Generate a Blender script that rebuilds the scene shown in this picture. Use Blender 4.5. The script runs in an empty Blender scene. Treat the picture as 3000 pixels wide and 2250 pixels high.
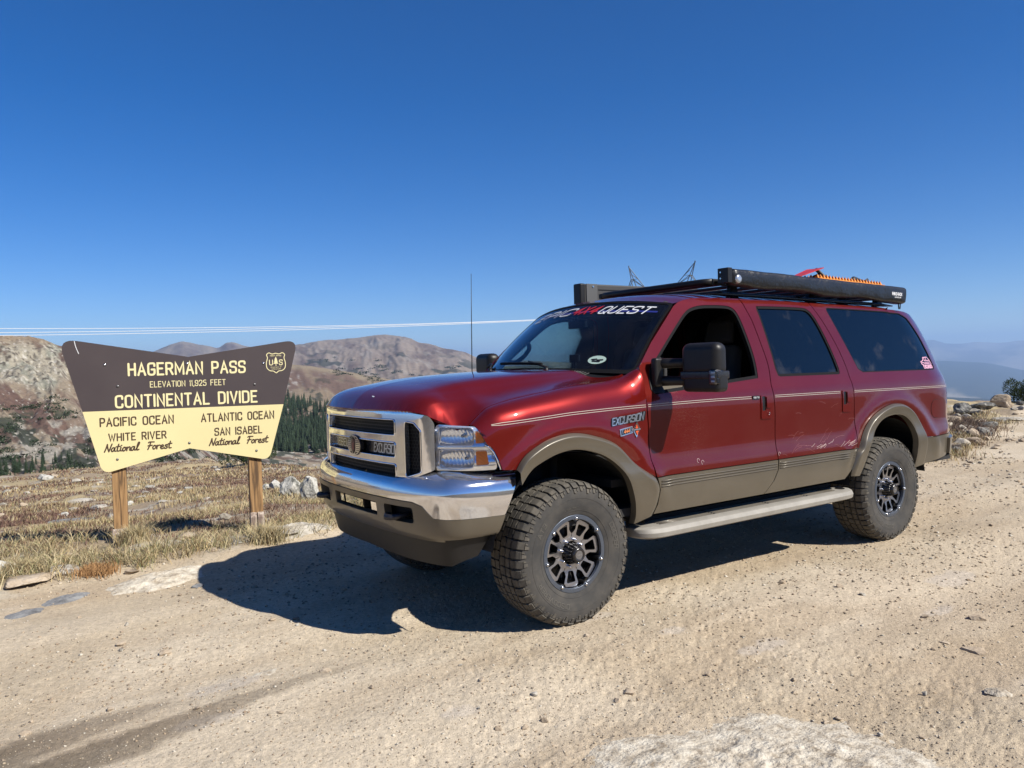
import bpy, bmesh, math, random
import numpy as np
from mathutils import Vector, Matrix
from mathutils.geometry import delaunay_2d_cdt
rad = math.radians
random.seed(7); RNG = np.random.default_rng(11)
SC = bpy.context.scene
COL = SC.collection

# ------------------------------------------------------------------ camera
CAM = (-3.008, -4.706, 1.586)
YAW, PITCH, ROLL, FPX = rad(34.708), rad(-1.387), rad(-1.611), 2321.3
cd = bpy.data.cameras.new('camera'); cam = bpy.data.objects.new('camera', cd); COL.objects.link(cam)
cd.sensor_width = 36; cd.lens = 36*FPX/3000; cd.clip_start = .05; cd.clip_end = 90000
_f = Vector((math.sin(YAW)*math.cos(PITCH), math.cos(YAW)*math.cos(PITCH), math.sin(PITCH)))
_r0 = Vector((math.cos(YAW), -math.sin(YAW), 0)); _u0 = _r0.cross(_f)
_r = _r0*math.cos(ROLL)+_u0*math.sin(ROLL); _u = -_r0*math.sin(ROLL)+_u0*math.cos(ROLL)
M = Matrix((_r, _u, -_f)).transposed().to_4x4(); M.translation = Vector(CAM)
cam.matrix_world = M
SC.camera = cam

# ------------------------------------------------------------------ sky and sun
SUNV = Vector((.45, -1.0, 1.0)).normalized()
SUN_EL = math.asin(SUNV.z); SUN_AZ = math.atan2(SUNV.x, SUNV.y)
W = bpy.data.worlds.new('World'); SC.world = W; W.use_nodes = True
wn = W.node_tree.nodes; wl = W.node_tree.links; wn.clear()
wo = wn.new('ShaderNodeOutputWorld'); wb = wn.new('ShaderNodeBackground'); ws = wn.new('ShaderNodeTexSky')
ws.sky_type = 'NISHITA'; ws.sun_disc = False; ws.sun_elevation = SUN_EL; ws.sun_rotation = SUN_AZ
ws.altitude = 3400; ws.air_density = 1.0; ws.dust_density = .35; ws.ozone_density = 2.6
whs = wn.new('ShaderNodeHueSaturation'); whs.inputs['Saturation'].default_value = 1.42; whs.inputs['Hue'].default_value = .510
wl.new(ws.outputs[0], whs.inputs['Color']); wl.new(whs.outputs[0], wb.inputs[0])
wb.inputs[1].default_value = .076
wl.new(wb.outputs[0], wo.inputs[0])
sl = bpy.data.lights.new('sun', 'SUN'); sl.energy = 5.0; sl.angle = rad(.53); sl.color = (1, .955, .88)
sun = bpy.data.objects.new('sun', sl); COL.objects.link(sun)
sun.rotation_mode = 'QUATERNION'; sun.rotation_quaternion = SUNV.to_track_quat('Z', 'Y'); sun.location = (0, 0, 30)
SC.view_settings.view_transform = 'Standard'; SC.view_settings.look = 'None'
SC.view_settings.gamma = 1; SC.view_settings.use_curve_mapping = False
SC.view_settings.exposure = .70
SC.render.engine = 'CYCLES'
SC.cycles.max_bounces = 8; SC.cycles.transparent_max_bounces = 12
SC.cycles.volume_bounces = 0

# ------------------------------------------------------------------ noise
def _hash(ix, iy, s):
    h = (ix.astype(np.int64)*374761393 + iy.astype(np.int64)*668265263 + s*1442695041) & 0x7fffffff
    h = ((h ^ (h >> 13))*1274126177) & 0x7fffffff
    h = h ^ (h >> 16)
    return (h & 0xffffff)/float(0xffffff)
def vnoise(x, y, s=0):
    x = np.asarray(x, float); y = np.asarray(y, float)
    ix = np.floor(x); iy = np.floor(y); fx = x-ix; fy = y-iy
    fx = fx*fx*fx*(fx*(fx*6-15)+10); fy = fy*fy*fy*(fy*(fy*6-15)+10)
    a = _hash(ix, iy, s); b = _hash(ix+1, iy, s); c = _hash(ix, iy+1, s); d = _hash(ix+1, iy+1, s)
    return (a*(1-fx)+b*fx)*(1-fy)+(c*(1-fx)+d*fx)*fy*1.0
def fbm(x, y, octv=5, s=0, gain=.5, lac=2.03):
    t = 0; a = 1; n = 0
    for i in range(octv):
        t = t+a*(vnoise(x, y, s+i*17)*2-1); n += a; a *= gain; x = x*lac+13.7; y = y*lac-7.3
    return t/n
def ridged(x, y, octv=5, s=0):
    t = 0; a = 1; n = 0
    for i in range(octv):
        t = t+a*(1-abs(vnoise(x, y, s+i*17)*2-1)*2); n += a; a *= .52; x = x*2.07+3.1; y = y*2.07+9.2
    return t/n
def sstep(a, b, x):
    t = np.clip((np.asarray(x, float)-a)/(b-a), 0, 1); return t*t*(3-2*t)

# ------------------------------------------------------------------ materials
ALB = .78    # one factor for every diffuse colour: the scene is exposed for bright alpine sun
def mat(name, col, rough=.6, metal=0., coat=0., spec=.5, emit=None, noise=None, dust=None, bump=None, coat_rough=.03, alpha=None, scratches=False, var_rough=0):
    m = bpy.data.materials.new(name); m.use_nodes = True
    if metal < .5: col = tuple(c*ALB for c in col)
    if noise: noise = (noise[0], tuple(c*ALB for c in noise[1]), *noise[2:])
    if dust: dust = (tuple(c*ALB for c in dust[0]), *dust[1:])
    N = m.node_tree.nodes; L = m.node_tree.links; b = N['Principled BSDF']
    b.inputs['Base Color'].default_value = (*col, 1); b.inputs['Roughness'].default_value = rough
    b.inputs['Metallic'].default_value = metal; b.inputs['Specular IOR Level'].default_value = spec
    if coat: b.inputs['Coat Weight'].default_value = coat; b.inputs['Coat Roughness'].default_value = coat_rough
    tc = N.new('ShaderNodeTexCoord'); colout = None
    def nz(scale, detail=4, rough_=.55, dist=0, vec=None):
        n = N.new('ShaderNodeTexNoise'); n.inputs['Scale'].default_value = scale; n.inputs['Detail'].default_value = detail
        n.inputs['Roughness'].default_value = rough_; n.inputs['Distortion'].default_value = dist
        L.new(vec or tc.outputs['Object'], n.inputs['Vector']); return n
    def ramp(fac, stops):
        r = N.new('ShaderNodeValToRGB'); e = r.color_ramp.elements
        while len(e) < len(stops): e.new(.5)
        for i, (p, c) in enumerate(stops):
            e[i].position = p; e[i].color = (*c, 1) if hasattr(c, '__len__') else (c, c, c, 1)
        L.new(fac, r.inputs[0]); return r
    def mix(fac, a, c, blend='MIX'):
        x = N.new('ShaderNodeMix'); x.data_type = 'RGBA'; x.blend_type = blend
        if hasattr(fac, 'links') or isinstance(fac, bpy.types.NodeSocket): L.new(fac, x.inputs[0])
        else: x.inputs[0].default_value = fac
        for k, v in ((6, a), (7, c)):
            if isinstance(v, bpy.types.NodeSocket): L.new(v, x.inputs[k])
            else: x.inputs[k].default_value = (*v, 1)
        return x.outputs[2]
    m['h'] = 0
    if noise:   # (scale, col2, lo, hi)
        sc, c2, lo, hi = noise[:4]
        n = nz(sc, 6, .6); r = ramp(n.outputs[0], [(lo, 0.), (hi, 1.)])
        colout = mix(r.outputs[0], col, c2); L.new(colout, b.inputs['Base Color'])
    if dust:    # (colour, amount, scale)
        dc, amt, sc = dust
        n = nz(sc, 8, .65, .4); r = ramp(n.outputs[0], [(.32, 0.), (.78, 1.)])
        sx = N.new('ShaderNodeSeparateXYZ'); L.new(tc.outputs['Object'], sx.inputs[0])
        mr = N.new('ShaderNodeMapRange'); L.new(sx.outputs[2], mr.inputs[0])
        mr.inputs[1].default_value = 1.5; mr.inputs[2].default_value = .35; mr.inputs[3].default_value = .35; mr.inputs[4].default_value = 1.
        mu = N.new('ShaderNodeMath'); mu.operation = 'MULTIPLY'; L.new(r.outputs[0], mu.inputs[0]); L.new(mr.outputs[0], mu.inputs[1])
        ad = N.new('ShaderNodeMath'); ad.operation = 'MULTIPLY_ADD'; L.new(mu.outputs[0], ad.inputs[0]); ad.inputs[1].default_value = amt; ad.inputs[2].default_value = amt*.22
        fac = ad.outputs[0]
        if scratches:
            mp = N.new('ShaderNodeMapping'); L.new(tc.outputs['Object'], mp.inputs[0]); mp.inputs['Rotation'].default_value = (0, .35, 0); mp.inputs['Scale'].default_value = (1.2, 1, 9)
            w = nz(7, 3, .5, 2.2, mp.outputs[0]); rs = ramp(w.outputs[0], [(.49, 0.), (.5, 1.), (.51, 0.)])
            g = nz(1.7, 2); rg = ramp(g.outputs[0], [(.58, 0.), (.72, 1.)])
            q = N.new('ShaderNodeMath'); q.operation = 'MULTIPLY'; L.new(rs.outputs[0], q.inputs[0]); L.new(rg.outputs[0], q.inputs[1])
            q2 = N.new('ShaderNodeMath'); q2.operation = 'MULTIPLY_ADD'; q2.use_clamp = True; L.new(q.outputs[0], q2.inputs[0]); q2.inputs[1].default_value = .35; L.new(fac, q2.inputs[2]); fac = q2.outputs[0]
        colout = mix(fac, colout or col, dc); L.new(colout, b.inputs['Base Color'])
        rr = N.new('ShaderNodeMath'); rr.operation = 'MULTIPLY_ADD'; rr.use_clamp = True; L.new(fac, rr.inputs[0]); rr.inputs[1].default_value = .7; rr.inputs[2].default_value = rough
        L.new(rr.outputs[0], b.inputs['Roughness'])
        if metal:
            mm = N.new('ShaderNodeMath'); mm.operation = 'MULTIPLY_ADD'; mm.use_clamp = True; L.new(fac, mm.inputs[0]); mm.inputs[1].default_value = -metal; mm.inputs[2].default_value = metal
            L.new(mm.outputs[0], b.inputs['Metallic'])
        if coat:
            cc = N.new('ShaderNodeMath'); cc.operation = 'MULTIPLY_ADD'; cc.use_clamp = True; L.new(fac, cc.inputs[0]); cc.inputs[1].default_value = -.8; cc.inputs[2].default_value = coat
            L.new(cc.outputs[0], b.inputs['Coat Weight'])
            cr = N.new('ShaderNodeMath'); cr.operation = 'MULTIPLY_ADD'; L.new(fac, cr.inputs[0]); cr.inputs[1].default_value = .25; cr.inputs[2].default_value = coat_rough
            L.new(cr.outputs[0], b.inputs['Coat Roughness'])
    if bump:    # (scale, strength, distance)
        n = nz(bump[0], 6, .6); bp = N.new('ShaderNodeBump'); bp.inputs['Strength'].default_value = bump[1]; bp.inputs['Distance'].default_value = bump[2]
        L.new(n.outputs[0], bp.inputs['Height']); L.new(bp.outputs[0], b.inputs['Normal'])
    if emit: b.inputs['Emission Color'].default_value = (*emit[0], 1); b.inputs['Emission Strength'].default_value = emit[1]
    return m

def glass(name, tint, op, rough=.02, dusty=0.0):
    """tinted sheet glass: coloured see-through with a mirror coat"""
    m = bpy.data.materials.new(name); m.use_nodes = True; N = m.node_tree.nodes; L = m.node_tree.links; N.clear()
    o = N.new('ShaderNodeOutputMaterial'); t = N.new('ShaderNodeBsdfTransparent'); t.inputs[0].default_value = (*tint, 1)
    g = N.new('ShaderNodeBsdfGlossy'); g.inputs['Roughness'].default_value = rough; g.inputs[0].default_value = (.95, .97, 1, 1)
    f = N.new('ShaderNodeFresnel'); f.inputs[0].default_value = 1.5
    mx = N.new('ShaderNodeMixShader'); L.new(f.outputs[0], mx.inputs[0]); L.new(t.outputs[0], mx.inputs[1]); L.new(g.outputs[0], mx.inputs[2])
    out = mx.outputs[0]
    if dusty:
        d = N.new('ShaderNodeBsdfDiffuse'); d.inputs[0].default_value = (.5, .45, .38, 1)
        tc = N.new('ShaderNodeTexCoord'); n = N.new('ShaderNodeTexNoise'); n.inputs['Scale'].default_value = 6; n.inputs['Detail'].default_value = 8; L.new(tc.outputs['Object'], n.inputs[0])
        r = N.new('ShaderNodeMapRange'); L.new(n.outputs[0], r.inputs[0]); r.inputs[1].default_value = .4; r.inputs[2].default_value = .8; r.inputs[3].default_value = dusty*.25; r.inputs[4].default_value = dusty
        m2 = N.new('ShaderNodeMixShader'); L.new(r.outputs[0], m2.inputs[0]); L.new(out, m2.inputs[1]); L.new(d.outputs[0], m2.inputs[2]); out = m2.outputs[0]
    L.new(out, o.inputs[0]); return m

DUST = (.36, .30, .22)
PAINT = mat('red metallic paint', (.125, .0035, .002), .32, .5, coat=1., spec=.12, coat_rough=.03, dust=(DUST, .060, 3.2), scratches=True)
PAINTSHINY = mat('red paint polished', (.14, .004, .002), .32, .5, coat=1., spec=.12, dust=(DUST, .028, 3.2))
TAN = mat('tan body cladding', (.115, .098, .070), .34, .3, coat=.5, dust=(DUST, .16, 2.5))
CHROME = mat('chrome', (.78, .78, .8), .045, 1., dust=(DUST, .12, 4.))
CHROMEC = mat('clean chrome', (.8, .8, .82), .06, 1.)
BLACKP = mat('black plastic', (.008, .008, .009), .44, spec=.35, dust=(DUST, .035, 5.))
BLACKG = mat('black gloss trim', (.01, .01, .012), .22, dust=(DUST, .06, 5.))
DARK = mat('dark cabin trim', (.022, .021, .02), .85)
DARKM = mat('underbody', (.02, .019, .018), .85)
GREYI = mat('grey seat cloth', (.06, .058, .052), .9)
DASH = mat('tan dashboard', (.16, .135, .095), .8)
TARP = mat('black vinyl cover', (.009, .010, .012), .34, spec=.5, bump=(9, .7, .02), dust=(DUST, .05, 4.))
TYRE = mat('tyre rubber', (.028, .027, .026), .85, dust=((.17, .158, .135), .22, 5.), noise=(9, (.07, .062, .052), .4, .7))
TREAD = mat('dusty tread rubber', (.060, .055, .046), .9, noise=(16, (.15, .13, .10), .35, .7))
LETTR = mat('dusty raised lettering', (.115, .105, .088), .9)
RIMB = mat('black wheel metal', (.022, .022, .024), .35, .6, dust=(DUST, .15, 6.))
RINGM = mat('blue black ring', (.10, .12, .155), .36, .75, dust=(DUST, .10, 6.))
SPOKEM = mat('machined gunmetal', (.40, .40, .42), .30, 1., dust=(DUST, .04, 6.))
STEEL = mat('bolt steel', (.62, .62, .62), .22, 1.)
AMBER = mat('amber reflector', (1.2, .30, .015), .3, coat=.3)
PRIV = mat('privacy glass', (.003, .005, .008), .03, spec=.5, noise=(3.1, (.06, .058, .052), .56, .80))
LAMPCH = mat('bright lamp plating', (.88, .89, .91), .16, .72)
WSG = glass('windscreen glass', (.66, .78, .77), 0, dusty=.018)
CLEARG = glass('clear lens', (.95, .96, .97), 0)
TINTG = glass('tinted side glass', (.46, .60, .60), 0)
WHITE = mat('white vinyl', (.82, .82, .82), .5)
REDV = mat('red vinyl', (.55, .02, .03), .5)
BLUEV = mat('blue vinyl', (.02, .03, .22), .5)
PINSTR = mat('cream pinstripe', (.55, .47, .37), .5)
PINKV = mat('pink vinyl', (.80, .42, .55), .5)
RUBBER = mat('rubber seal', (.008, .008, .009), .75, spec=.12)
SILVERT = mat('satin silver', (.55, .56, .58), .3, .9)
MESHM = mat('black grille mesh', (.012, .012, .012), .5)

# ------------------------------------------------------------------ objects
def new_obj(name, me, m=None, parent=None):
    o = bpy.data.objects.new(name, me); COL.objects.link(o)
    if m is not None: me.materials.append(m)
    if parent is not None: o.parent = parent
    return o
def mesh(name, v, f, m=None, parent=None, smooth=False, attr=None):
    me = bpy.data.meshes.new(name)
    v = np.asarray(v, dtype=np.float32)
    if isinstance(f, np.ndarray):
        k = f.shape[1]; me.vertices.add(len(v)); me.vertices.foreach_set('co', v.ravel())
        me.loops.add(f.size); me.loops.foreach_set('vertex_index', f.astype(np.int32).ravel())
        me.polygons.add(len(f)); me.polygons.foreach_set('loop_start', np.arange(0, f.size, k, dtype=np.int32))
        me.polygons.foreach_set('loop_total', np.full(len(f), k, dtype=np.int32))
        me.update(calc_edges=True); me.validate()
    else:
        me.from_pydata([tuple(map(float, p)) for p in v], [], [tuple(int(i) for i in q) for q in f]); me.update()
    if smooth: me.polygons.foreach_set('use_smooth', np.ones(len(me.polygons), bool))
    o = new_obj(name, me, m, parent)
    if attr:
        for k, arr in attr.items():
            arr = np.asarray(arr, dtype=np.float32)
            if arr.ndim == 1:
                a = me.attributes.new(k, 'FLOAT', 'POINT'); a.data.foreach_set('value', arr)
            else:
                a = me.attributes.new(k, 'FLOAT_COLOR', 'POINT'); a.data.foreach_set('color', np.c_[arr, np.ones(len(arr))].astype(np.float32).ravel())
    return o
def empty(name, loc=(0, 0, 0), parent=None):
    o = bpy.data.objects.new(name, None); COL.objects.link(o); o.location = loc; o.empty_display_size = .1
    if parent is not None: o.parent = parent
    return o
def tag(o, label=None, cat=None, group=None, kind=None):
    if label: o['label'] = label
    if cat: o['category'] = cat
    if group: o['group'] = group
    if kind: o['kind'] = kind
    return o
class MB:
    def __init__(s): s.v = []; s.f = []
    def add(s, v, f):
        n = len(s.v); s.v += [tuple(map(float, p)) for p in v]; s.f += [tuple(int(i)+n for i in q) for q in f]; return s
    def box(s, c, d, R=None, taper=(1, 1)):
        c = Vector(c); out = []
        for z in (-1, 1):
            t = taper if z > 0 else (1, 1)
            for x, y in ((-1, -1), (1, -1), (1, 1), (-1, 1)):
                p = Vector((x*d[0]/2*t[0], y*d[1]/2*t[1], z*d[2]/2))
                if R is not None: p = R @ p
                out.append(c+p)
        return s.add(out, [(3, 2, 1, 0), (4, 5, 6, 7), (0, 1, 5, 4), (1, 2, 6, 5), (2, 3, 7, 6), (3, 0, 4, 7)])
    def tube(s, pts, r, n=8, cap=True):
        pts = [Vector(p) for p in pts]; rr = r if hasattr(r, '__len__') else [r]*len(pts); v = []; f = []
        up = None
        for i, p in enumerate(pts):
            d = (pts[min(i+1, len(pts)-1)]-pts[max(i-1, 0)]).normalized()
            if up is None: up = d.orthogonal().normalized()
            up = (up-d*up.dot(d)); up = up.normalized() if up.length > 1e-6 else d.orthogonal().normalized()
            w = d.cross(up)
            for k in range(n):
                a = 2*math.pi*k/n; v.append(p+(up*math.cos(a)+w*math.sin(a))*rr[i])
        for i in range(len(pts)-1):
            for k in range(n):
                a = i*n+k; b = i*n+(k+1) % n; f.append((a, b, b+n, a+n))
        if cap: f.append(tuple(range(n-1, -1, -1))); f.append(tuple((len(pts)-1)*n+k for k in range(n)))
        return s.add(v, f)
    def prism(s, poly, z0, z1, T=lambda x, y, z: (x, y, z), scale_top=1):
        n = len(poly); v = [T(x, y, z0) for x, y in poly]
        cx = sum(p[0] for p in poly)/n; cy = sum(p[1] for p in poly)/n
        v += [T(cx+(x-cx)*scale_top, cy+(y-cy)*scale_top, z1) for x, y in poly]
        return s.add(v, [tuple(range(n-1, -1, -1)), tuple(range(n, 2*n))]+[(i, (i+1) % n, (i+1) % n+n, i+n) for i in range(n)])
    def build(s, name, m, parent=None, smooth=False, bevel=0, seg=2, angle=35):
        o = mesh(name, s.v, s.f, m, parent, smooth)
        if bevel: add_bevel(o, bevel, seg, angle)
        return o
def add_bevel(o, w, seg=2, angle=35):
    b = o.modifiers.new('bevel', 'BEVEL'); b.width = w; b.segments = seg; b.limit_method = 'ANGLE'; b.angle_limit = rad(angle); b.harden_normals = False
    o.data.polygons.foreach_set('use_smooth', np.ones(len(o.data.polygons), bool))
    w_ = o.modifiers.new('wn', 'WEIGHTED_NORMAL'); w_.keep_sharp = True
    return o
def lathe(name, prof, m, parent, n=64, axis='y', closed=False, center=(0, 0, 0), smooth=True, arc=None):
    """prof: (axial, radius) pairs, revolved about the axis"""
    v = []; f = []; k = len(prof)
    for i in range(n):
        a = 2*math.pi*i/n
        for (h, r) in prof:
            p = (r*math.cos(a), h, r*math.sin(a)) if axis == 'y' else (h, r*math.cos(a), r*math.sin(a)) if axis == 'x' else (r*math.cos(a), r*math.sin(a), h)
            v.append((p[0]+center[0], p[1]+center[1], p[2]+center[2]))
    for i in range(n):
        j = (i+1) % n
        for q in range(k-1 if not closed else k):
            q2 = (q+1) % k; f.append((i*k+q, i*k+q2, j*k+q2, j*k+q))
    o = mesh(name, v, f, m, parent, smooth)
    return o

# ------------------------------------------------------------------ 2D helpers
def herm(xs, ys):
    xs = np.asarray(xs, float); ys = np.asarray(ys, float); d = np.gradient(ys, xs)
    # limit slopes (monotone)
    s = np.diff(ys)/np.diff(xs)
    for i in range(len(xs)):
        l = s[i-1] if i > 0 else s[0]; r = s[i] if i < len(s) else s[-1]
        d[i] = 0 if l*r <= 0 else 2*l*r/(l+r)
    def f(x):
        x = np.clip(np.asarray(x, float), xs[0], xs[-1]); i = np.clip(np.searchsorted(xs, x)-1, 0, len(xs)-2)
        h = xs[i+1]-xs[i]; t = (x-xs[i])/h
        return (2*t**3-3*t**2+1)*ys[i]+(t**3-2*t**2+t)*h*d[i]+(-2*t**3+3*t**2)*ys[i+1]+(t**3-t**2)*h*d[i+1]
    return f
def fillet(pts, r, closed=True, seg=5):
    n = len(pts); out = []
    rs = r if hasattr(r, '__len__') else [r]*n
    for i in range(n):
        p = np.array(pts[i], float)
        if not closed and i in (0, n-1): out.append(tuple(p)); continue
        a = np.array(pts[i-1], float); b = np.array(pts[(i+1) % n], float); rr = rs[i]
        da = a-p; db = b-p; la = np.linalg.norm(da); lb = np.linalg.norm(db)
        if rr <= 0 or la < 1e-9 or lb < 1e-9: out.append(tuple(p)); continue
        ca = np.clip(da@db/la/lb, -1, 1); ang = math.acos(ca)
        if ang > math.pi-.05: out.append(tuple(p)); continue
        t = min(rr/math.tan(ang/2), la*.49, lb*.49)
        p0 = p+da/la*t; p1 = p+db/lb*t
        for k in range(seg+1):
            u = k/seg; q = (1-u)**2*p0+2*u*(1-u)*p+u*u*p1; out.append(tuple(q))
    return out
def catmull(pts, seg=6, closed=False):
    P = [np.array(p, float) for p in pts]; n = len(P); out = []
    rng = range(n) if closed else range(n-1)
    for i in rng:
        p1 = P[i]; p2 = P[(i+1) % n]
        p0 = P[i-1] if (closed or i > 0) else 2*p1-p2; p3 = P[(i+2) % n] if (closed or i < n-2) else 2*p2-p1
        for k in range(seg):
            t = k/seg; out.append(tuple(.5*((2*p1)+(-p0+p2)*t+(2*p0-5*p1+4*p2-p3)*t*t+(-p0+3*p1-3*p2+p3)*t**3)))
    if not closed: out.append(tuple(P[-1]))
    return out
def inpoly(P, poly):
    x = P[:, 0]; y = P[:, 1]; r = np.zeros(len(P), bool); q = np.asarray(poly, float); n = len(q)
    for i in range(n):
        x0, y0 = q[i]; x1, y1 = q[(i+1) % n]
        if y0 == y1: continue
        c = ((y0 > y) != (y1 > y)) & (x < (x1-x0)*(y-y0)/(y1-y0)+x0); r ^= c
    return r
def distpoly(P, poly, closed=True):
    q = np.asarray(poly, float); n = len(q); d = np.full(len(P), 1e9)
    for i in range(n if closed else n-1):
        a = q[i]; b = q[(i+1) % n]; ab = b-a; L = ab@ab
        t = np.clip(((P-a)@ab)/(L+1e-12), 0, 1); e = P-a-t[:, None]*ab; d = np.minimum(d, np.sqrt((e*e).sum(1)))
    return d
def densify(poly, step, closed=True):
    out = []; n = len(poly)
    for i in range(n if closed else n-1):
        a = np.array(poly[i], float); b = np.array(poly[(i+1) % n], float); k = max(1, int(math.ceil(np.linalg.norm(b-a)/step)))
        for j in range(k): out.append(tuple(a+(b-a)*j/k))
    if not closed: out.append(tuple(poly[-1]))
    return out
def sheet(name, outline, fmap, m, parent, res=.05, holes=(), thick=.0, out=None, mirror=False, post=None, edge_res=None, analytic=True, flip_rim=False):
    """trimmed surface: outline and holes live in the (u,v) plane, fmap(u,v)->(x,y,z) bends them into space"""
    er = edge_res or res*.6
    loops = [densify(outline, er)]+[densify(h, er) for h in holes]
    pts = []; edges = []
    for L in loops:
        s = len(pts); pts += L; edges += [(s+i, s+(i+1) % len(L)) for i in range(len(L))]
    B = np.array(pts); mn = B.min(0); mx = B.max(0)
    gx, gy = np.meshgrid(np.arange(mn[0]+res/2, mx[0], res), np.arange(mn[1]+res/2, mx[1], res))
    gx = gx+(np.arange(gx.shape[0]) % 2)[:, None]*res/2
    G = np.c_[gx.ravel(), gy.ravel()]
    ok = inpoly(G, loops[0])
    for h in loops[1:]: ok &= ~inpoly(G, h)
    G = G[ok]
    if len(G):
        d = np.min([distpoly(G, L) for L in loops], 0); G = G[d > er*.55]
    allp = [Vector(p) for p in pts]+[Vector(p) for p in G]
    vo, eo, fo, *_ = delaunay_2d_cdt(allp, edges, [], 0, 1e-6)
    V = np.array([tuple(p) for p in vo]); F = np.array([q for q in fo if len(q) == 3])
    C = V[F].mean(1); ok = inpoly(C, loops[0])
    for h in loops[1:]: ok &= ~inpoly(C, h)
    F = F[ok]
    used = np.unique(F); re = -np.ones(len(V), int); re[used] = np.arange(len(used)); V = V[used]; F = re[F]
    u, v = V[:, 0], V[:, 1]; S = lambda a, b: np.stack(np.broadcast_arrays(*fmap(a, b)), -1).astype(float)
    P = S(u, v); e = 1e-4
    Nn = np.cross(S(u+e, v)-S(u-e, v), S(u, v+e)-S(u, v-e)); Nn /= np.linalg.norm(Nn, axis=1)[:, None]+1e-12
    o_ = np.array(out if out is not None else (0, -1, 0), float)
    sg = 1 if (Nn@o_).sum() >= 0 else -1
    Nn *= sg; fl = np.cross(P[F[:, 1]]-P[F[:, 0]], P[F[:, 2]]-P[F[:, 0]]); sgn = np.einsum('ij,ij->i', fl, Nn[F[:, 0]])
    bad = sgn < 0; F[bad] = F[bad][:, ::-1]
    faces = [tuple(q) for q in F]; verts = [tuple(p) for p in P]; norms = [tuple(p) for p in Nn]
    if thick:
        cnt = {}
        for q in faces:
            for i in range(3):
                a, b = q[i], q[(i+1) % 3]; cnt[(a, b)] = 1
        for (a, b) in list(cnt):
            if (b, a) not in cnt:
                t = P[b]-P[a]; nn = Nn[a]; on = np.cross(t, nn); on /= np.linalg.norm(on)+1e-12
                k = len(verts)
                verts += [tuple(P[a]), tuple(P[b]), tuple(P[b]-Nn[b]*thick), tuple(P[a]-Nn[a]*thick)]
                n0 = tuple(on); norms += [n0]*4; faces.append((k+1, k, k+3, k+2))
    if mirror:
        verts = [(x, -y, z) for x, y, z in verts]; norms = [(x, -y, z) for x, y, z in norms]; faces = [q[::-1] for q in faces]
    me = bpy.data.meshes.new(name); me.from_pydata(verts, [], [tuple(int(i) for i in q) for q in faces]); me.update()
    me.polygons.foreach_set('use_smooth', np.ones(len(me.polygons), bool))
    if analytic: me.normals_split_custom_set_from_vertices(norms)
    return new_obj(name, me, m, parent)

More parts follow.
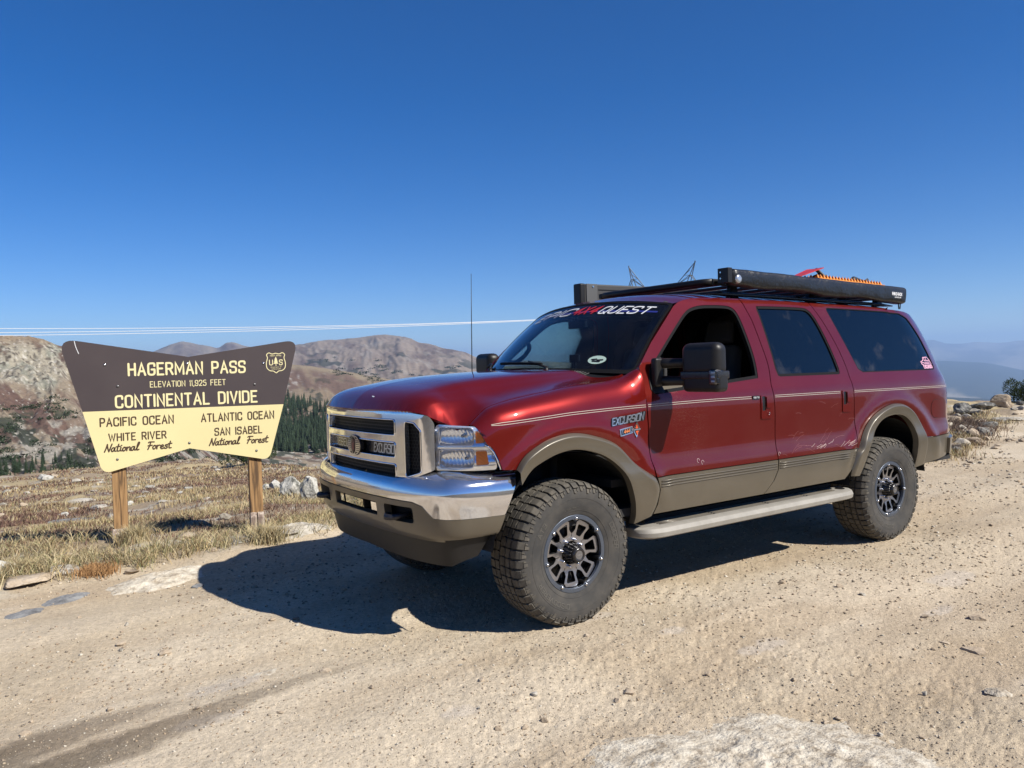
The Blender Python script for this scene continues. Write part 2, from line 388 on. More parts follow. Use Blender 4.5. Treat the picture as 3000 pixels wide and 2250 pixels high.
# ------------------------------------------------------------------ stroke lettering
O_ = [(0, 0), (0, 1), (.5, 1), (.5, 0)]
GL = {
 'A': (.54, [(0, [(0, 0), (.27, 1), (.54, 0)], 0), (0, [(.1, .33), (.44, .33)], 0)]),
 'B': (.5, [(0, [(0, 0), (0, 1)], 0), (.2, [(0, 1), (.46, 1), (.46, .53), (0, .53)], 0), (.2, [(.1, .53), (.5, .53), (.5, 0), (0, 0)], 0)]),
 'C': (.5, [(.24, [(.5, .74), (.5, 1), (0, 1), (0, 0), (.5, 0), (.5, .26)], 0)]),
 'D': (.5, [(0, [(0, 0), (0, 1)], 0), (.24, [(0, 1), (.5, 1), (.5, 0), (0, 0)], 0)]),
 'E': (.44, [(0, [(.44, 1), (0, 1), (0, 0), (.44, 0)], 0), (0, [(0, .53), (.36, .53)], 0)]),
 'F': (.44, [(0, [(.44, 1), (0, 1), (0, 0)], 0), (0, [(0, .53), (.36, .53)], 0)]),
 'G': (.5, [(.22, [(.5, .76), (.5, 1), (0, 1), (0, 0), (.5, 0), (.5, .46)], 0), (0, [(.5, .46), (.27, .46)], 0)]),
 'H': (.5, [(0, [(0, 0), (0, 1)], 0), (0, [(.5, 0), (.5, 1)], 0), (0, [(0, .5), (.5, .5)], 0)]),
 'I': (.0, [(0, [(0, 0), (0, 1)], 0)]),
 'J': (.4, [(.2, [(.4, 1), (.4, 0), (0, 0), (0, .25)], 0)]),
 'K': (.5, [(0, [(0, 0), (0, 1)], 0), (0, [(.48, 1), (.02, .45)], 0), (0, [(.18, .6), (.5, 0)], 0)]),
 'L': (.42, [(0, [(0, 1), (0, 0), (.42, 0)], 0)]),
 'M': (.64, [(0, [(0, 0), (0, 1), (.32, .25), (.64, 1), (.64, 0)], 0)]),
 'N': (.5, [(0, [(0, 0), (0, 1), (.5, 0), (.5, 1)], 0)]),
 'O': (.5, [(.25, O_, 1)]),
 'P': (.48, [(0, [(0, 0), (0, 1)], 0), (.22, [(0, 1), (.48, 1), (.48, .46), (0, .46)], 0)]),
 'Q': (.5, [(.25, O_, 1), (0, [(.3, .25), (.56, -.05)], 0)]),
 'R': (.5, [(0, [(0, 0), (0, 1)], 0), (.22, [(0, 1), (.48, 1), (.48, .48), (0, .48)], 0), (0, [(.27, .48), (.5, 0)], 0)]),
 'S': (.5, [(.22, [(.5, .78), (.5, 1), (0, 1), (0, .53), (.5, .5), (.5, 0), (0, 0), (0, .22)], 0)]),
 'T': (.5, [(0, [(0, 1), (.5, 1)], 0), (0, [(.25, 1), (.25, 0)], 0)]),
 'U': (.5, [(.24, [(0, 1), (0, 0), (.5, 0), (.5, 1)], 0)]),
 'V': (.52, [(0, [(0, 1), (.26, 0), (.52, 1)], 0)]),
 'W': (.76, [(0, [(0, 1), (.19, 0), (.38, .85), (.57, 0), (.76, 1)], 0)]),
 'X': (.5, [(0, [(0, 1), (.5, 0)], 0), (0, [(.5, 1), (0, 0)], 0)]),
 'Y': (.5, [(0, [(0, 1), (.25, .5), (.5, 1)], 0), (0, [(.25, .5), (.25, 0)], 0)]),
 '0': (.5, [(.25, O_, 1)]),
 '1': (.08, [(0, [(0, .86), (.08, 1), (.08, 0)], 0)]),
 '2': (.46, [(.22, [(0, .76), (0, 1), (.46, 1), (.46, .6), (0, .02)], 0), (0, [(0, 0), (.46, 0)], 0)]),
 '3': (.46, [(.2, [(0, .8), (0, 1), (.46, 1), (.46, .52), (.15, .52)], 0), (.2, [(.15, .52), (.46, .52), (.46, 0), (0, 0), (0, .22)], 0)]),
 '4': (.5, [(0, [(.36, 0), (.36, 1), (0, .32), (.5, .32)], 0)]),
 '5': (.46, [(.2, [(.44, 1), (.03, 1), (.0, .56), (.46, .62), (.46, 0), (0, 0), (0, .2)], 0)]),
 '7': (.46, [(0, [(0, 1), (.46, 1), (.15, 0)], 0)]),
 '9': (.46, [(.22, [(.46, .45), (0, .45), (0, 1), (.46, 1), (.46, 0), (0, 0), (0, .2)], 0)]),
 ',': (.04, [(0, [(.06, .06), (0, -.16)], 0)]), '-': (.3, [(0, [(0, .45), (.3, .45)], 0)]), ' ': (.34, []),
 # joined-up hand
 'n~': (.36, [(-1, [(0, .5), (.03, .02)], 0), (-1, [(.03, .28), (.16, .5), (.27, .44), (.28, .1), (.40, .03)], 0)]),
 'a~': (.40, [(-1, [(.27, .44), (.12, .52), (0, .27), (.08, .02), (.2, .1), (.28, .48), (.28, .1), (.42, .04)], 0)]),
 't~': (.28, [(-1, [(.12, .95), (.08, .4), (.12, .05), (.30, .06)], 0), (-1, [(-.04, .62), (.28, .66)], 0)]),
 'i~': (.20, [(-1, [(.06, .5), (.05, .1), (.20, .04)], 0), (-1, [(.08, .74), (.09, .77)], 0)]),
 'o~': (.34, [(-1, [(.14, .5), (0, .28), (.12, 0), (.28, .22), (.2, .48), (.10, .5)], 0), (-1, [(.2, .46), (.36, .42)], 0)]),
 'l~': (.26, [(-1, [(0, .1), (.16, .6), (.22, 1), (.12, 1.02), (.07, .5), (.12, .04), (.28, .1)], 0)]),
 'r~': (.30, [(-1, [(0, .5), (.03, .02)], 0), (-1, [(.03, .3), (.14, .5), (.30, .46)], 0)]),
 'e~': (.34, [(-1, [(0, .2), (.24, .32), (.18, .52), (.04, .4), (.06, .08), (.2, 0), (.36, .14)], 0)]),
 's~': (.30, [(-1, [(.26, .46), (.1, .52), (.06, .36), (.26, .2), (.18, .02), (.0, .05)], 0)]),
 'N~': (.52, [(-1, [(-.02, 0), (.06, .5), (.1, 1)], 0), (-1, [(.1, 1), (.2, .5), (.36, .02)], 0), (-1, [(.36, .02), (.44, .6), (.5, 1.02)], 0)]),
 'F~': (.44, [(-1, [(.0, .9), (.1, 1), (.5, .98)], 0), (-1, [(.2, .98), (.16, .5), (.06, 0)], 0), (-1, [(.02, .5), (.38, .54)], 0)]),
}
def strokes(text, gap=.2, script=False, slant=0, rscale=1.0):
    """text -> list of polylines (letter height 1) and total width"""
    x = 0; out = []
    for ch in text:
        k = ch+'~' if script and ch != ' ' else ch
        w, ss = GL[k]
        for r, pts, cl in ss:
            if r < 0: q = catmull(pts, 5)
            elif r > 0: q = fillet(pts, r*rscale, closed=bool(cl), seg=4) if r*rscale > .01 else list(pts)
            else: q = list(pts)
            if cl: q = q+[q[0]]
            out.append([(a+x+slant*b, b) for a, b in q])
        x += w+(gap if not script else .03)
    return out, x-gap
def ribbon(pl, w):
    """flat ribbon with round ends; returns verts, faces in 2D"""
    P = [np.array(p, float) for p in pl]; Q = [P[0]]
    for p in P[1:]:
        if np.linalg.norm(p-Q[-1]) > 1e-6: Q.append(p)
    P = Q; n = len(P); closed = n > 3 and np.linalg.norm(P[0]-P[-1]) < 1e-6
    h = w/2; L = []; Rr = []
    for i in range(n):
        if closed and i in (0, n-1): a = P[0]-P[-2]; b = P[1]-P[0]
        else: a = P[i]-P[max(i-1, 0)]; b = P[min(i+1, n-1)]-P[i]
        if i == 0 and not closed: a = b
        if i == n-1 and not closed: b = a
        a = a/np.linalg.norm(a); b = b/np.linalg.norm(b); t = a+b; lt = np.linalg.norm(t)
        t = t/lt if lt > .2 else a; nrm = np.array([-t[1], t[0]]); c = max(.45, abs(nrm@np.array([-a[1], a[0]])))
        L.append(P[i]+nrm*h/c); Rr.append(P[i]-nrm*h/c)
    v = []; f = []
    for l, r in zip(L, Rr): v += [l, r]
    for i in range(n-1): f.append((2*i+1, 2*i+3, 2*i+2, 2*i))
    if not closed:
        for end, s in ((0, -1), (n-1, 1)):
            d = (P[1]-P[0] if end == 0 else P[-1]-P[-2]); d /= np.linalg.norm(d); nn = np.array([-d[1], d[0]])
            k = len(v); cnt = 5
            for j in range(cnt):
                a = math.pi*(j+1)/(cnt+1)
                v.append(P[end]+(nn*math.cos(a)+d*s*math.sin(a))*h)
            ring = [2*end]+list(range(k, k+cnt))+[2*end+1]
            f.append(tuple(ring) if end == 0 else tuple(ring[::-1]))
    return v, f
def lettering(name, text, T, m, parent, height, width=None, sw=.13, gap=.2, script=False, slant=0, lift=.0006, thick=0, rscale=1., center=False, sub=None, polylines=None, halo=None):
    """T(a,b,d)->point; a,b in metres from the text origin (lower left), d outward"""
    pls, tw = (polylines, width or 1) if polylines is not None else strokes(text, gap, script, slant, rscale)
    sx = (width/tw) if (width and polylines is None) else (height if polylines is None else 1); sy = height if polylines is None else 1
    ox = -tw*sx/2 if center else 0
    mb = MB()
    for i, pl in enumerate(pls):
        q = [(a*sx+ox, b*sy) for a, b in pl]
        if sub: q = densify(q, sub, False)
        v, f = ribbon(q, sw*sy); d = lift+.00025*(i % 3)
        base = [T(a, b, d) for a, b in v]
        mb.add(base, f)
    o = mb.build(name, m, parent)
    if thick:
        s = o.modifiers.new('depth', 'SOLIDIFY'); s.thickness = thick; s.offset = -1
    return o
# ================================================================== THE SUV
WB = 3.48; RT = .431
CAR = empty('parked_suv', (1.75, 0, 0))
tag(CAR, 'dusty red lifted SUV with tan cladding, chrome bumper and roof rack on dirt road', 'suv')
class _Inv: pass
def car_finish():
    # everything was modelled in the road frame; hang it under the empty without moving it
    for o in list(COL.objects):
        if o.parent == CAR: o.matrix_parent_inverse = Matrix.Translation((-1.75, 0, 0))

_ys = herm([.50, .55, .60, .70, .80, .84, .88, .92, .96, 1.0, 1.1, 1.2, 1.25, 1.30, 1.35, 1.42, 1.6, 1.8, 1.9, 1.97, 2.0, 2.03, 2.05],
           [.955, .970, .985, 1.0, 1.006, 1.008, 1.006, .999, .994, .992, .994, .998, .999, .997, .988, .962, .909, .850, .820, .796, .784, .764, .735])
def bulge(x, z):
    b = 0
    for cx in (0.03, 3.51):
        r = np.hypot(x-cx, (z-.44)*1.0); b = b+.020*np.exp(-((r-.75)/.06)**2)*sstep(.55, .8, z)
    return b
def Ys(x, z): return _ys(z)+bulge(x, z)
_zg = herm([-1.0, -.70, -.655, -.585, -.52, -.37, -.1, .08, .39, .51, .61, .8], [1.20, 1.215, 1.245, 1.30, 1.343, 1.378, 1.417, 1.442, 1.468, 1.489, 1.535, 1.56])
_yg = herm([-1, .40, .5, .62, .8], [.857, .857, .875, .912, .93])
_zs = herm([-.7, -.6, -.5, -.3, 0, 1], [1.10, 1.15, 1.20, 1.24, 1.25, 1.25])
_tp = lambda x: .05*np.clip((-.33-x)/.3, 0, 2)**2
_zr = herm([.9, 1.05, 1.14, 1.24, 1.33, 1.6, 2.0, 2.67, 3.9, 4.35, 4.7, 5.03], [1.94, 1.975, 1.993, 2.018, 2.030, 2.038, 2.035, 2.022, 1.996, 1.975, 1.93, 1.90])
_sh = herm([.55, .97, 1.2, 1.3, 1.44, 1.64, 1.83, 1.95, 2.04], [-.02, .01, 0, -.02, -.06, -.12, -.20, -.28, -.40])
def side_map(off=0.):
    def f(x, z): return x, -(Ys(x, z)+off), z
    return f
def fender_map(off=0.):
    def f(x, v):
        x = np.asarray(x, float); v = np.asarray(v, float)
        zs = _zs(x); zg = _zg(x); yg = _yg(x)
        z1 = v-(1.25-zs)*sstep(1.02, 1.25, v)
        t = np.clip((v-1.25)/.2, 0, 1)*math.pi/2
        y1 = _ys(z1)+bulge(x, z1)-_tp(x)
        ye = _ys(zs)+bulge(x, zs)-_tp(x)
        y2 = yg+(ye-yg)*np.cos(t)**.85; z2 = zs+(zg-zs)*np.sin(t)
        y = np.where(v <= 1.25, y1, y2); z = np.where(v <= 1.25, z1, z2)
        return x, -(y+off), z
    return f
def fender_y(x, z):
    zs = _zs(x); zg = _zg(x); yg = _yg(x); ye = _ys(zs)+bulge(x, zs)-_tp(x)
    s = np.clip((z-zs)/(zg-zs), 0, 1)
    return np.where(z <= zs, _ys(z)+bulge(x, z)-_tp(x), yg+(ye-yg)*np.sqrt(1-s*s)**.85)
def rear_map(off=0.):
    def f(u, z):
        u = np.asarray(u, float); z = np.asarray(z, float)
        th = np.clip((u-4.17)/.55, 0, math.pi/2); w = sstep(3.7, 4.2, u)
        x = np.where(u < 4.17, u, 4.17+.63*np.sin(th))+_sh(z)*w
        y = _ys(z)+bulge(u, z)-.33*(1-np.cos(th))
        nx = np.where(u < 4.17, 0, np.sin(th)); ny = np.cos(th)
        return x+nx*off, -(y+ny*off), z
    return f
def flare(outer, inner, rmap, mirror, out=.042, na=110, ns=16):
    """wheel arch lip lofted between its outer and inner edge, with a rolled outer shoulder and a turned-in inner edge"""
    def resamp(P):
        P = np.array(catmull(P, 5)); d = np.r_[0, np.cumsum(np.linalg.norm(np.diff(P, axis=0), axis=1))]; t = np.linspace(0, d[-1], na); return np.c_[np.interp(t, d, P[:, 0]), np.interp(t, d, P[:, 1])]
    O = resamp(outer); I = resamp(inner); ss = np.r_[np.linspace(0, .3, 9), np.linspace(.3, 1, ns-8)[1:]]; n = len(ss)+1; v = []; sg = -1 if mirror else 1
    base = rmap(0)
    for i in range(na):
        for s in ss:
            u, z = O[i]*(1-s)+I[i]*s; low = float(sstep(.52, .85, z)); p = base(u, z)
            o = .004+out*float(np.sin(min(1, s/.26)*math.pi/2))**.9*(.35+.65*low)-.006*max(0, s-.9)*10*.5
            v.append((float(p[0]), sg*(float(p[1])-o), float(p[2])))
        x_, y_, z_ = v[-1]; v.append((x_, y_+sg*.05, z_))
    f = []
    for i in range(na-1):
        for j in range(n-1): q = (i*n+j, (i+1)*n+j, (i+1)*n+j+1, i*n+j+1); f.append(q if not mirror else q[::-1])
    o = mesh('wheel_arch_flare', v, f, TAN, CAR, smooth=True)
    bm = bmesh.new(); bm.from_mesh(o.data)
    for e in bm.edges:
        if len(e.link_faces) == 2 and e.calc_face_angle(0) > 1.0: e.smooth = False
    bm.to_mesh(o.data); bm.free(); return o

BOTH = (False, True)
A_LOW = [(.655, .588), (.682, .65), (.688, .747), (.660, .826)]
FLF_O = [(-.43, .985), (-.40, 1.035), (-.344, 1.084), (-.207, 1.146), (-.033, 1.168), (.148, 1.139), (.336, 1.070), (.489, .939), (.595, .865), (.645, .832)]
FLF_I = [(-.42, .90), (-.36, .965), (-.296, 1.005), (-.141, 1.058), (.018, 1.066), (.219, 1.008), (.369, .892), (.451, .736), (.485, .62), (.49, .545)]
FLR_O = [(2.93, .79), (2.973, .828), (3.02, .917), (3.128, 1.037), (3.251, 1.106), (3.408, 1.154), (3.536, 1.164), (3.666, 1.145), (3.797, 1.084), (3.897, .997), (3.963, .91), (4.004, .841)]
FLR_I = [(2.99, .60), (3.061, .803), (3.124, .9), (3.202, .989), (3.311, 1.051), (3.453, 1.073), (3.582, 1.065), (3.695, 1.018), (3.776, .941), (3.815, .839), (3.829, .738), (3.838, .60), (3.85, .585)]
def cat(p, seg=4): return catmull(p, seg)
B_UP = [(1.857, 1.945), (1.888, 1.86), (1.915, 1.709), (1.932, 1.60), (1.935, 1.50), (1.915, 1.41), (1.903, 1.355), (1.918, 1.158), (1.919, .92), (1.930, .832)]
C_UP = [(2.674, 2.020), (2.776, 1.867), (2.871, 1.673), (2.920, 1.50), (2.925, 1.40), (2.930, 1.3), (2.938, 1.116), (2.935, .867), (2.934, .832)]
top = lambda x0, x1, n=12: [(x, float(_zr(x))) for x in np.linspace(x0, x1, n)]
WIN_F = catmull([(.692, 1.395), (.705, 1.475), (.755, 1.562), (.880, 1.674), (1.080, 1.842), (1.175, 1.915), (1.25, 1.952), (1.36, 1.974), (1.50, 1.980), (1.62, 1.979), (1.69, 1.968), (1.738, 1.930), (1.772, 1.83), (1.800, 1.66), (1.804, 1.54), (1.792, 1.450)], 4)+[(1.785, 1.437), (1.25, 1.400), (.712, 1.366)]
WIN_R = [(2.026, 1.448), (2.013, 1.50), (2.012, 1.60), (2.003, 1.76), (1.988, 1.90)]+catmull([(1.980, 1.955), (1.988, 1.976), (2.02, 1.982), (2.30, 1.983), (2.54, 1.979), (2.62, 1.965), (2.672, 1.920), (2.723, 1.826), (2.774, 1.684), (2.806, 1.56), (2.820, 1.48)], 4)+[(2.812, 1.442), (2.79, 1.436), (2.05, 1.441)]
WIN_Q = fillet([(2.866, 1.987), (3.305, 1.979), (4.25, 1.956), (4.335, 1.915), (4.37, 1.75), (4.38, 1.434), (3.143, 1.442), (3.085, 1.469), (2.989, 1.702), (2.906, 1.889)], [.03, 0, .09, .05, 0, .06, .05, .02, 0, 0])

def ring_sheet(name, loop, grow, fm, m, parent, mirror, thick=.012):
    """a trim band just round a window opening"""
    P = np.array(loop); c = P.mean(0); n = len(P); T = np.roll(P, -1, 0)-np.roll(P, 1, 0); N_ = np.c_[T[:, 1], -T[:, 0]]; N_ /= np.linalg.norm(N_, axis=1)[:, None]+1e-9
    area = .5*np.sum(P[:, 0]*np.roll(P[:, 1], -1)-np.roll(P[:, 0], -1)*P[:, 1]); s = 1 if area > 0 else -1
    outer = P+N_*s*.002; inner = P-N_*s*grow
    return sheet(name, outer.tolist(), fm, m, parent, res=.05, holes=[inner.tolist()], thick=thick, mirror=mirror, edge_res=.03)

def chain_text(fm, x0, z0, slope=0):
    def T(a, b, d):
        p = fm(x0+a, z0+b+slope*a); return (float(p[0]), float(p[1])-d, float(p[2]))
    return T

for mir in BOTH:
    # ---- front fender
    fo = [(-.515, .992), (-.53, 1.06), (-.548, 1.13), (-.572, 1.20), (-.60, 1.25), (-.628, 1.33), (-.648, 1.45)]
    fo += [(.56*(i/10)-.648*(1-i/10), 1.45) for i in range(1, 11)]+[(.612, 1.45), (.612, 1.3), (.612, 1.25), (.622, 1.155), (.627, .95), (.650, .838)]
    fo += cat(FLF_O[:-1])[::-1]
    fen = sheet('fender', fo, fender_map(), PAINTSHINY, CAR, res=.035, thick=.02, mirror=mir)
    flare(FLF_O+[(.668, .80), (.690, .747), (.682, .65), (.652, .585)], FLF_I, fender_map, mir)
    # ---- front door
    fd = [(.664, .832), (.634, .95), (.630, 1.155), (.619, 1.3), (.619, 1.45), (.625, 1.548), (.785, 1.708), (.998, 1.888), (1.088, 1.964), (1.14, 1.992)]+top(1.2, 1.825)+cat(B_UP, 3)
    d = sheet('front_door', fd, side_map(), PAINT, CAR, res=.04, holes=[WIN_F], thick=.03, mirror=mir)
    cl = [(.666, .826), (1.925, .826), (1.924, .753), (1.878, .676), (1.785, .588), (.662, .588), (.690, .65), (.695, .747)]
    sheet('door_cladding', cl, side_map(.006), TAN, d, res=.05, thick=.02, mirror=mir)
    ring_sheet('window_seal', WIN_F, .022, side_map(-.004), RUBBER, d, mir)
    # ---- rear door
    rd = [(a+.008, b) for a, b in cat(B_UP, 3)][::-1]+top(1.835, 2.66)+cat(C_UP, 3)
    d2 = sheet('rear_door', rd, side_map(), PAINT, CAR, res=.04, holes=[WIN_R], thick=.03, mirror=mir)
    cl = [(1.937, .826), (2.926, .826), (2.918, .748), (2.875, .66), (2.80, .592), (1.793, .588), (1.888, .676), (1.934, .753)]
    sheet('door_cladding', cl, side_map(.006), TAN, d2, res=.05, thick=.02, mirror=mir)
    ring_sheet('window_seal', WIN_R, .020, side_map(-.003), RUBBER, d2, mir)
    sheet('window', WIN_R, side_map(-.012), PRIV if not mir else PRIV, d2, res=.08, mirror=mir)
    # ---- quarter panel
    rm = rear_map()
    qo = [(a+.008, b) for a, b in cat(C_UP, 3)][::-1]+[(u, float(_zr(u))) for u in np.linspace(2.70, 5.02, 26)]+[(5.03, 1.6), (5.03, 1.2), (5.03, .841), (4.5, .841)]+cat(FLR_O[1:])[::-1]
    qp = sheet('quarter_panel', qo, rm, PAINT, CAR, res=.04, holes=[WIN_Q], thick=.03, mirror=mir)
    ring_sheet('window_seal', WIN_Q, .008, rear_map(-.001), RUBBER, qp, mir)
    sheet('window', WIN_Q, rear_map(-.006), PRIV, qp, res=.08, mirror=mir)
    flare([(2.885, .605), (2.890, .66)]+FLR_O+[(4.020, .76), (4.020, .605)], FLR_I, rear_map, mir)
    rl = [(4.008, .835), (5.03, .835), (5.03, .68), (4.62, .66), (4.40, .635), (4.02, .602)]
    sheet('rear_cladding', rl, rear_map(.006), TAN, CAR, res=.04, thick=.02, mirror=mir)
    sheet('rear_bumper_end', [(4.42, .80), (5.03, .81), (5.03, .60), (4.62, .62), (4.45, .655)], rear_map(.032), TAN, CAR, res=.04, thick=.03, mirror=mir)
    # dark cabin liners
    sheet('door_liner', fd, side_map(-.05), DARK, d, res=.12, holes=[WIN_F], mirror=mir)
    sheet('door_liner', rd, side_map(-.05), DARK, d2, res=.12, holes=[WIN_R], mirror=mir)
    # pinstripes
    zpin = herm([-.58, -.2, .015, .6, 1.28, 1.6, 1.9, 2.78, 4.4, 5.0], [1.246, 1.270, 1.283, 1.296, 1.302, 1.301, 1.299, 1.293, 1.277, 1.270])
    for nm, par, x0, x1, fn in (('pinstripe', fen, -.56, .605, 'f'), ('pinstripe', d, .627, 1.655, 's'), ('pinstripe', d2, 1.925, 2.75, 's'), ('pinstripe', qp, 2.945, 4.9, 'r')):
        mb = MB(); xs = np.linspace(x0, x1, 40)
        for k, dz in ((0, .0075), (1, -.0055)):
            v = []
            for x in xs:
                zc = float(zpin(x))+dz*(1 if x > -.5 else max(.2, (x+.6)/.1))
                for e in (-.0015, .0015):
                    z = zc+e
                    if fn == 'f': p = (x, -float(fender_y(x, z))-.0012, z)
                    elif fn == 's': q = side_map(.0012)(x, z); p = tuple(float(a) for a in q)
                    else: q = rear_map(.0012)(x, z); p = tuple(float(a) for a in q)
                    v.append((p[0], p[1]*(-1 if mir else 1), p[2]))
            f = [(2*i, 2*i+2, 2*i+3, 2*i+1) for i in range(len(xs)-1)]
            if mir: f = [q[::-1] for q in f]
            mb.add(v, f)
        mb.build(nm, PINSTR, par)
    sgn = -1 if not mir else 1
    # cladding ribs: three raised lines per door
    for par, x0, x1 in ((d, .70, 1.915), (d2, 1.945, 2.90)):
        mb = MB()
        for z in (.802, .784, .766):
            mb.tube([(x, sgn*(float(Ys(x, z))+.0075), z) for x in np.linspace(x0, x1, 10)], .0045, 6)
        mb.build('cladding_ribs', TAN, par, smooth=True)
    # handles
    for par, x0, z0 in ((d, 1.757, 1.14), (d2, 2.772, 1.133)):
        def HM(off): return side_map(off)
        bez = fillet([(x0, z0), (x0+.118, z0-.002), (x0+.120, z0+.172), (x0-.002, z0+.174)], .014)
        rec = fillet([(x0+.012, z0+.060), (x0+.052, z0+.060), (x0+.052, z0+.164), (x0+.010, z0+.164)], .008)
        sheet('handle_bezel', bez, HM(.007), PAINTSHINY, par, res=.03, holes=[rec], thick=.008, mirror=mir, edge_res=.01)
        sheet('handle_recess', rec, HM(.0015), BLACKG, par, res=.03, mirror=mir)
        o = sheet('handle', fillet([(x0+.054, z0+.078), (x0+.108, z0+.076), (x0+.110, z0+.160), (x0+.054, z0+.162)], .012), HM(.014), PAINTSHINY, par, res=.02, thick=.012, mirror=mir, edge_res=.01)
        if par is d:
            lathe('keyhole', [(0, 0), (0, .010), (-.003, .012), (-.006, .012)] if not mir else [(0, 0), (0, .010)], STEEL, par, 20, 'y', center=(x0+.082, sgn*(float(Ys(x0, z0+.04))+.006), z0+.038))
    if not mir:
        kp = sheet('keypad', fillet([(1.665, 1.288), (1.742, 1.287), (1.742, 1.312), (1.665, 1.313)], .006), side_map(.006), BLACKP, d, res=.02, thick=.006, edge_res=.01)
        lettering('keypad_digits', '13579', chain_text(side_map(.006), 1.672, 1.295), WHITE, d, .010, .062, sw=.16)
        # fuel door: a fine recessed ring
        cx, cz = 4.215, 1.082; ci = [(cx+.080*math.cos(a), cz+.084*math.sin(a)) for a in np.linspace(0, 2*math.pi, 40, endpoint=False)]
        co = [(cx+.084*math.cos(a), cz+.088*math.sin(a)) for a in np.linspace(0, 2*math.pi, 40, endpoint=False)]
        sheet('fuel_door_gap', co, rear_map(.0012), BLACKP, qp, res=.03, holes=[ci]); sheet('fuel_door', ci, rear_map(.003), PAINT, qp, res=.03, thick=.002)
    # fuel/side badge
    if not mir:
        bp = [(.325, 1.172), (.600, 1.197), (.606, 1.262), (.331, 1.240)]
        sl = .085
        base = fillet([(.290, 1.184), (.588, 1.207), (.602, 1.258), (.302, 1.237)], .008)
        bf = fender_map(.004)
        b1 = sheet('name_badge', base, bf, BLACKG, fen, res=.03, thick=.004, edge_res=.02)
        lettering('badge_letters', 'EXCURSION', chain_text(fender_map(.004), .304, 1.190, .072), SILVERT, fen, .043, .270, sw=.14, gap=.16, slant=.18, rscale=.35, thick=.002)
        bx = fillet([(.362, 1.117), (.482, 1.132), (.482, 1.175), (.362, 1.162)], .003)
        sheet('engine_badge', bx, fender_map(.005), SILVERT, fen, res=.03, thick=.005)
        sheet('badge_field', [(.370, 1.125), (.476, 1.137), (.476, 1.168), (.370, 1.156)], fender_map(.0068), BLACKG, fen, res=.03)
        lettering('badge_letter', 'T', chain_text(fender_map(.0068), .375, 1.132, .10), SILVERT, fen, .020, .013, sw=.16); lettering('badge_letter', 'E', chain_text(fender_map(.0068), .457, 1.140, .10), SILVERT, fen, .020, .013, sw=.16)
        lettering('badge_number', '444', chain_text(fender_map(.0068), .395, 1.134, .10), mat('orange enamel', (.75, .22, .05), .4), fen, .022, .052, sw=.2, gap=.12, slant=.2)
        dia = [(.482, 1.150), (.510, 1.100), (.546, 1.152), (.516, 1.200)]
        sheet('diamond_badge', dia, fender_map(.008), CHROMEC, fen, res=.02, thick=.006)
        def shrink(P, k, c): return [(c[0]+(a-c[0])*k, c[1]+(b-c[1])*k) for a, b in P]
        sheet('diamond_field', shrink(dia, .74, (.514, 1.151)), fender_map(.0096), BLACKG, fen, res=.02)
        lettering('diamond_marks', '', chain_text(fender_map(.0096), .514, 1.151), mat('orange red enamel', (.65, .10, .03), .4), fen, 1, 1, sw=.011, polylines=[[(-.008, .012), (.006, .013)], [(-.002, .026), (-.0005, .012)], [(-.006, -.014), (.008, -.012)], [(.002, -.028), (.001, -.014)]])
        lettering('diamond_bar', '', chain_text(fender_map(.0100), .514, 1.151), SILVERT, fen, 1, 1, sw=.008, polylines=[[(-.026, -.001), (.028, .002)]])

# ---- roof
def roof_map(off=0.):
    R = rear_map()
    def f(u, t):
        u = np.asarray(u, float); t = np.asarray(t, float)
        zr = _zr(u); x, y, z = R(u, zr); Ye = -y
        hf = 1-sstep(1.0, 1.7, u); q = 1-np.abs(t)**2.6
        xx = x-hf*.145*(1-t*t)
        tailz = sstep(4.25, 5.03, u)
        return xx, Ye*t, zr+(.075-.02*hf)*q+off+tailz*.0
    return f
sheet('roof', [(1.095, -1), (1.095, 1), (5.0, 1), (5.0, -1)], roof_map(), PAINTSHINY, CAR, res=.06, out=(0, 0, 1), thick=.0)
sheet('headliner', [(1.12, -.98), (1.12, .98), (4.9, .98), (4.9, -.98)], roof_map(-.04), DARK, CAR, res=.2, out=(0, 0, -1))
# ---- tailgate
TG = MB()
TG.box((4.79, 0, 1.15), (.03, 1.30, .66)); tg = TG.build('tailgate', PAINT, CAR, bevel=.01)
b = MB(); b.add([(4.80, -.66, 1.48), (4.80, .66, 1.48), (4.44, .60, 1.93), (4.44, -.60, 1.93)], [(0, 1, 2, 3)]); b.build('rear_window', PRIV, tg)
MB().box((4.82, 0, .70), (.12, 1.25, .16)).build('rear_bumper', CHROME, CAR, bevel=.03, seg=3)

# ---- hood
_hf = herm([0, .3, .5, .65, .70, .745, .79, .857, .9], [-.990, -.972, -.945, -.905, -.875, -.815, -.745, -.64, -.60])
_hr = herm([0, .4, .6, .7, .8, .857, .9], [.30, .335, .385, .43, .51, .555, .57])
_Hb = herm([-1.0, -.95, -.66, -.4, -.1, .2, .6], [1.43, 1.445, 1.498, 1.526, 1.541, 1.550, 1.556])
_Sr = herm([0, .2, .45, .55, .62, .69, .76, .857, .9], [1, .98, .90, .80, .50, .20, .07, 0, 0])
_Sf = herm([0, .2, .5, .62, .70, .745, .79, .857, .9], [1, .98, .92, .85, .73, .50, .28, 0, 0])
def hood_z(x, y, off=0.):
    a = np.abs(y); w = sstep(-.85, -.35, x); S = _Sf(a)*(1-w)+_Sr(a)*w
    d = np.clip(x-_hf(a), 0, None); zg = _zg(x)
    return zg+S*(_Hb(x)-zg)-S*.095*np.exp(-d/.055)+off-.004*np.exp(-((a-.40)/.012)**2)*0
def hood_map(off=0.): return lambda x, y: (x, y, hood_z(x, y, off))
yy = np.linspace(-.846, .846, 61)
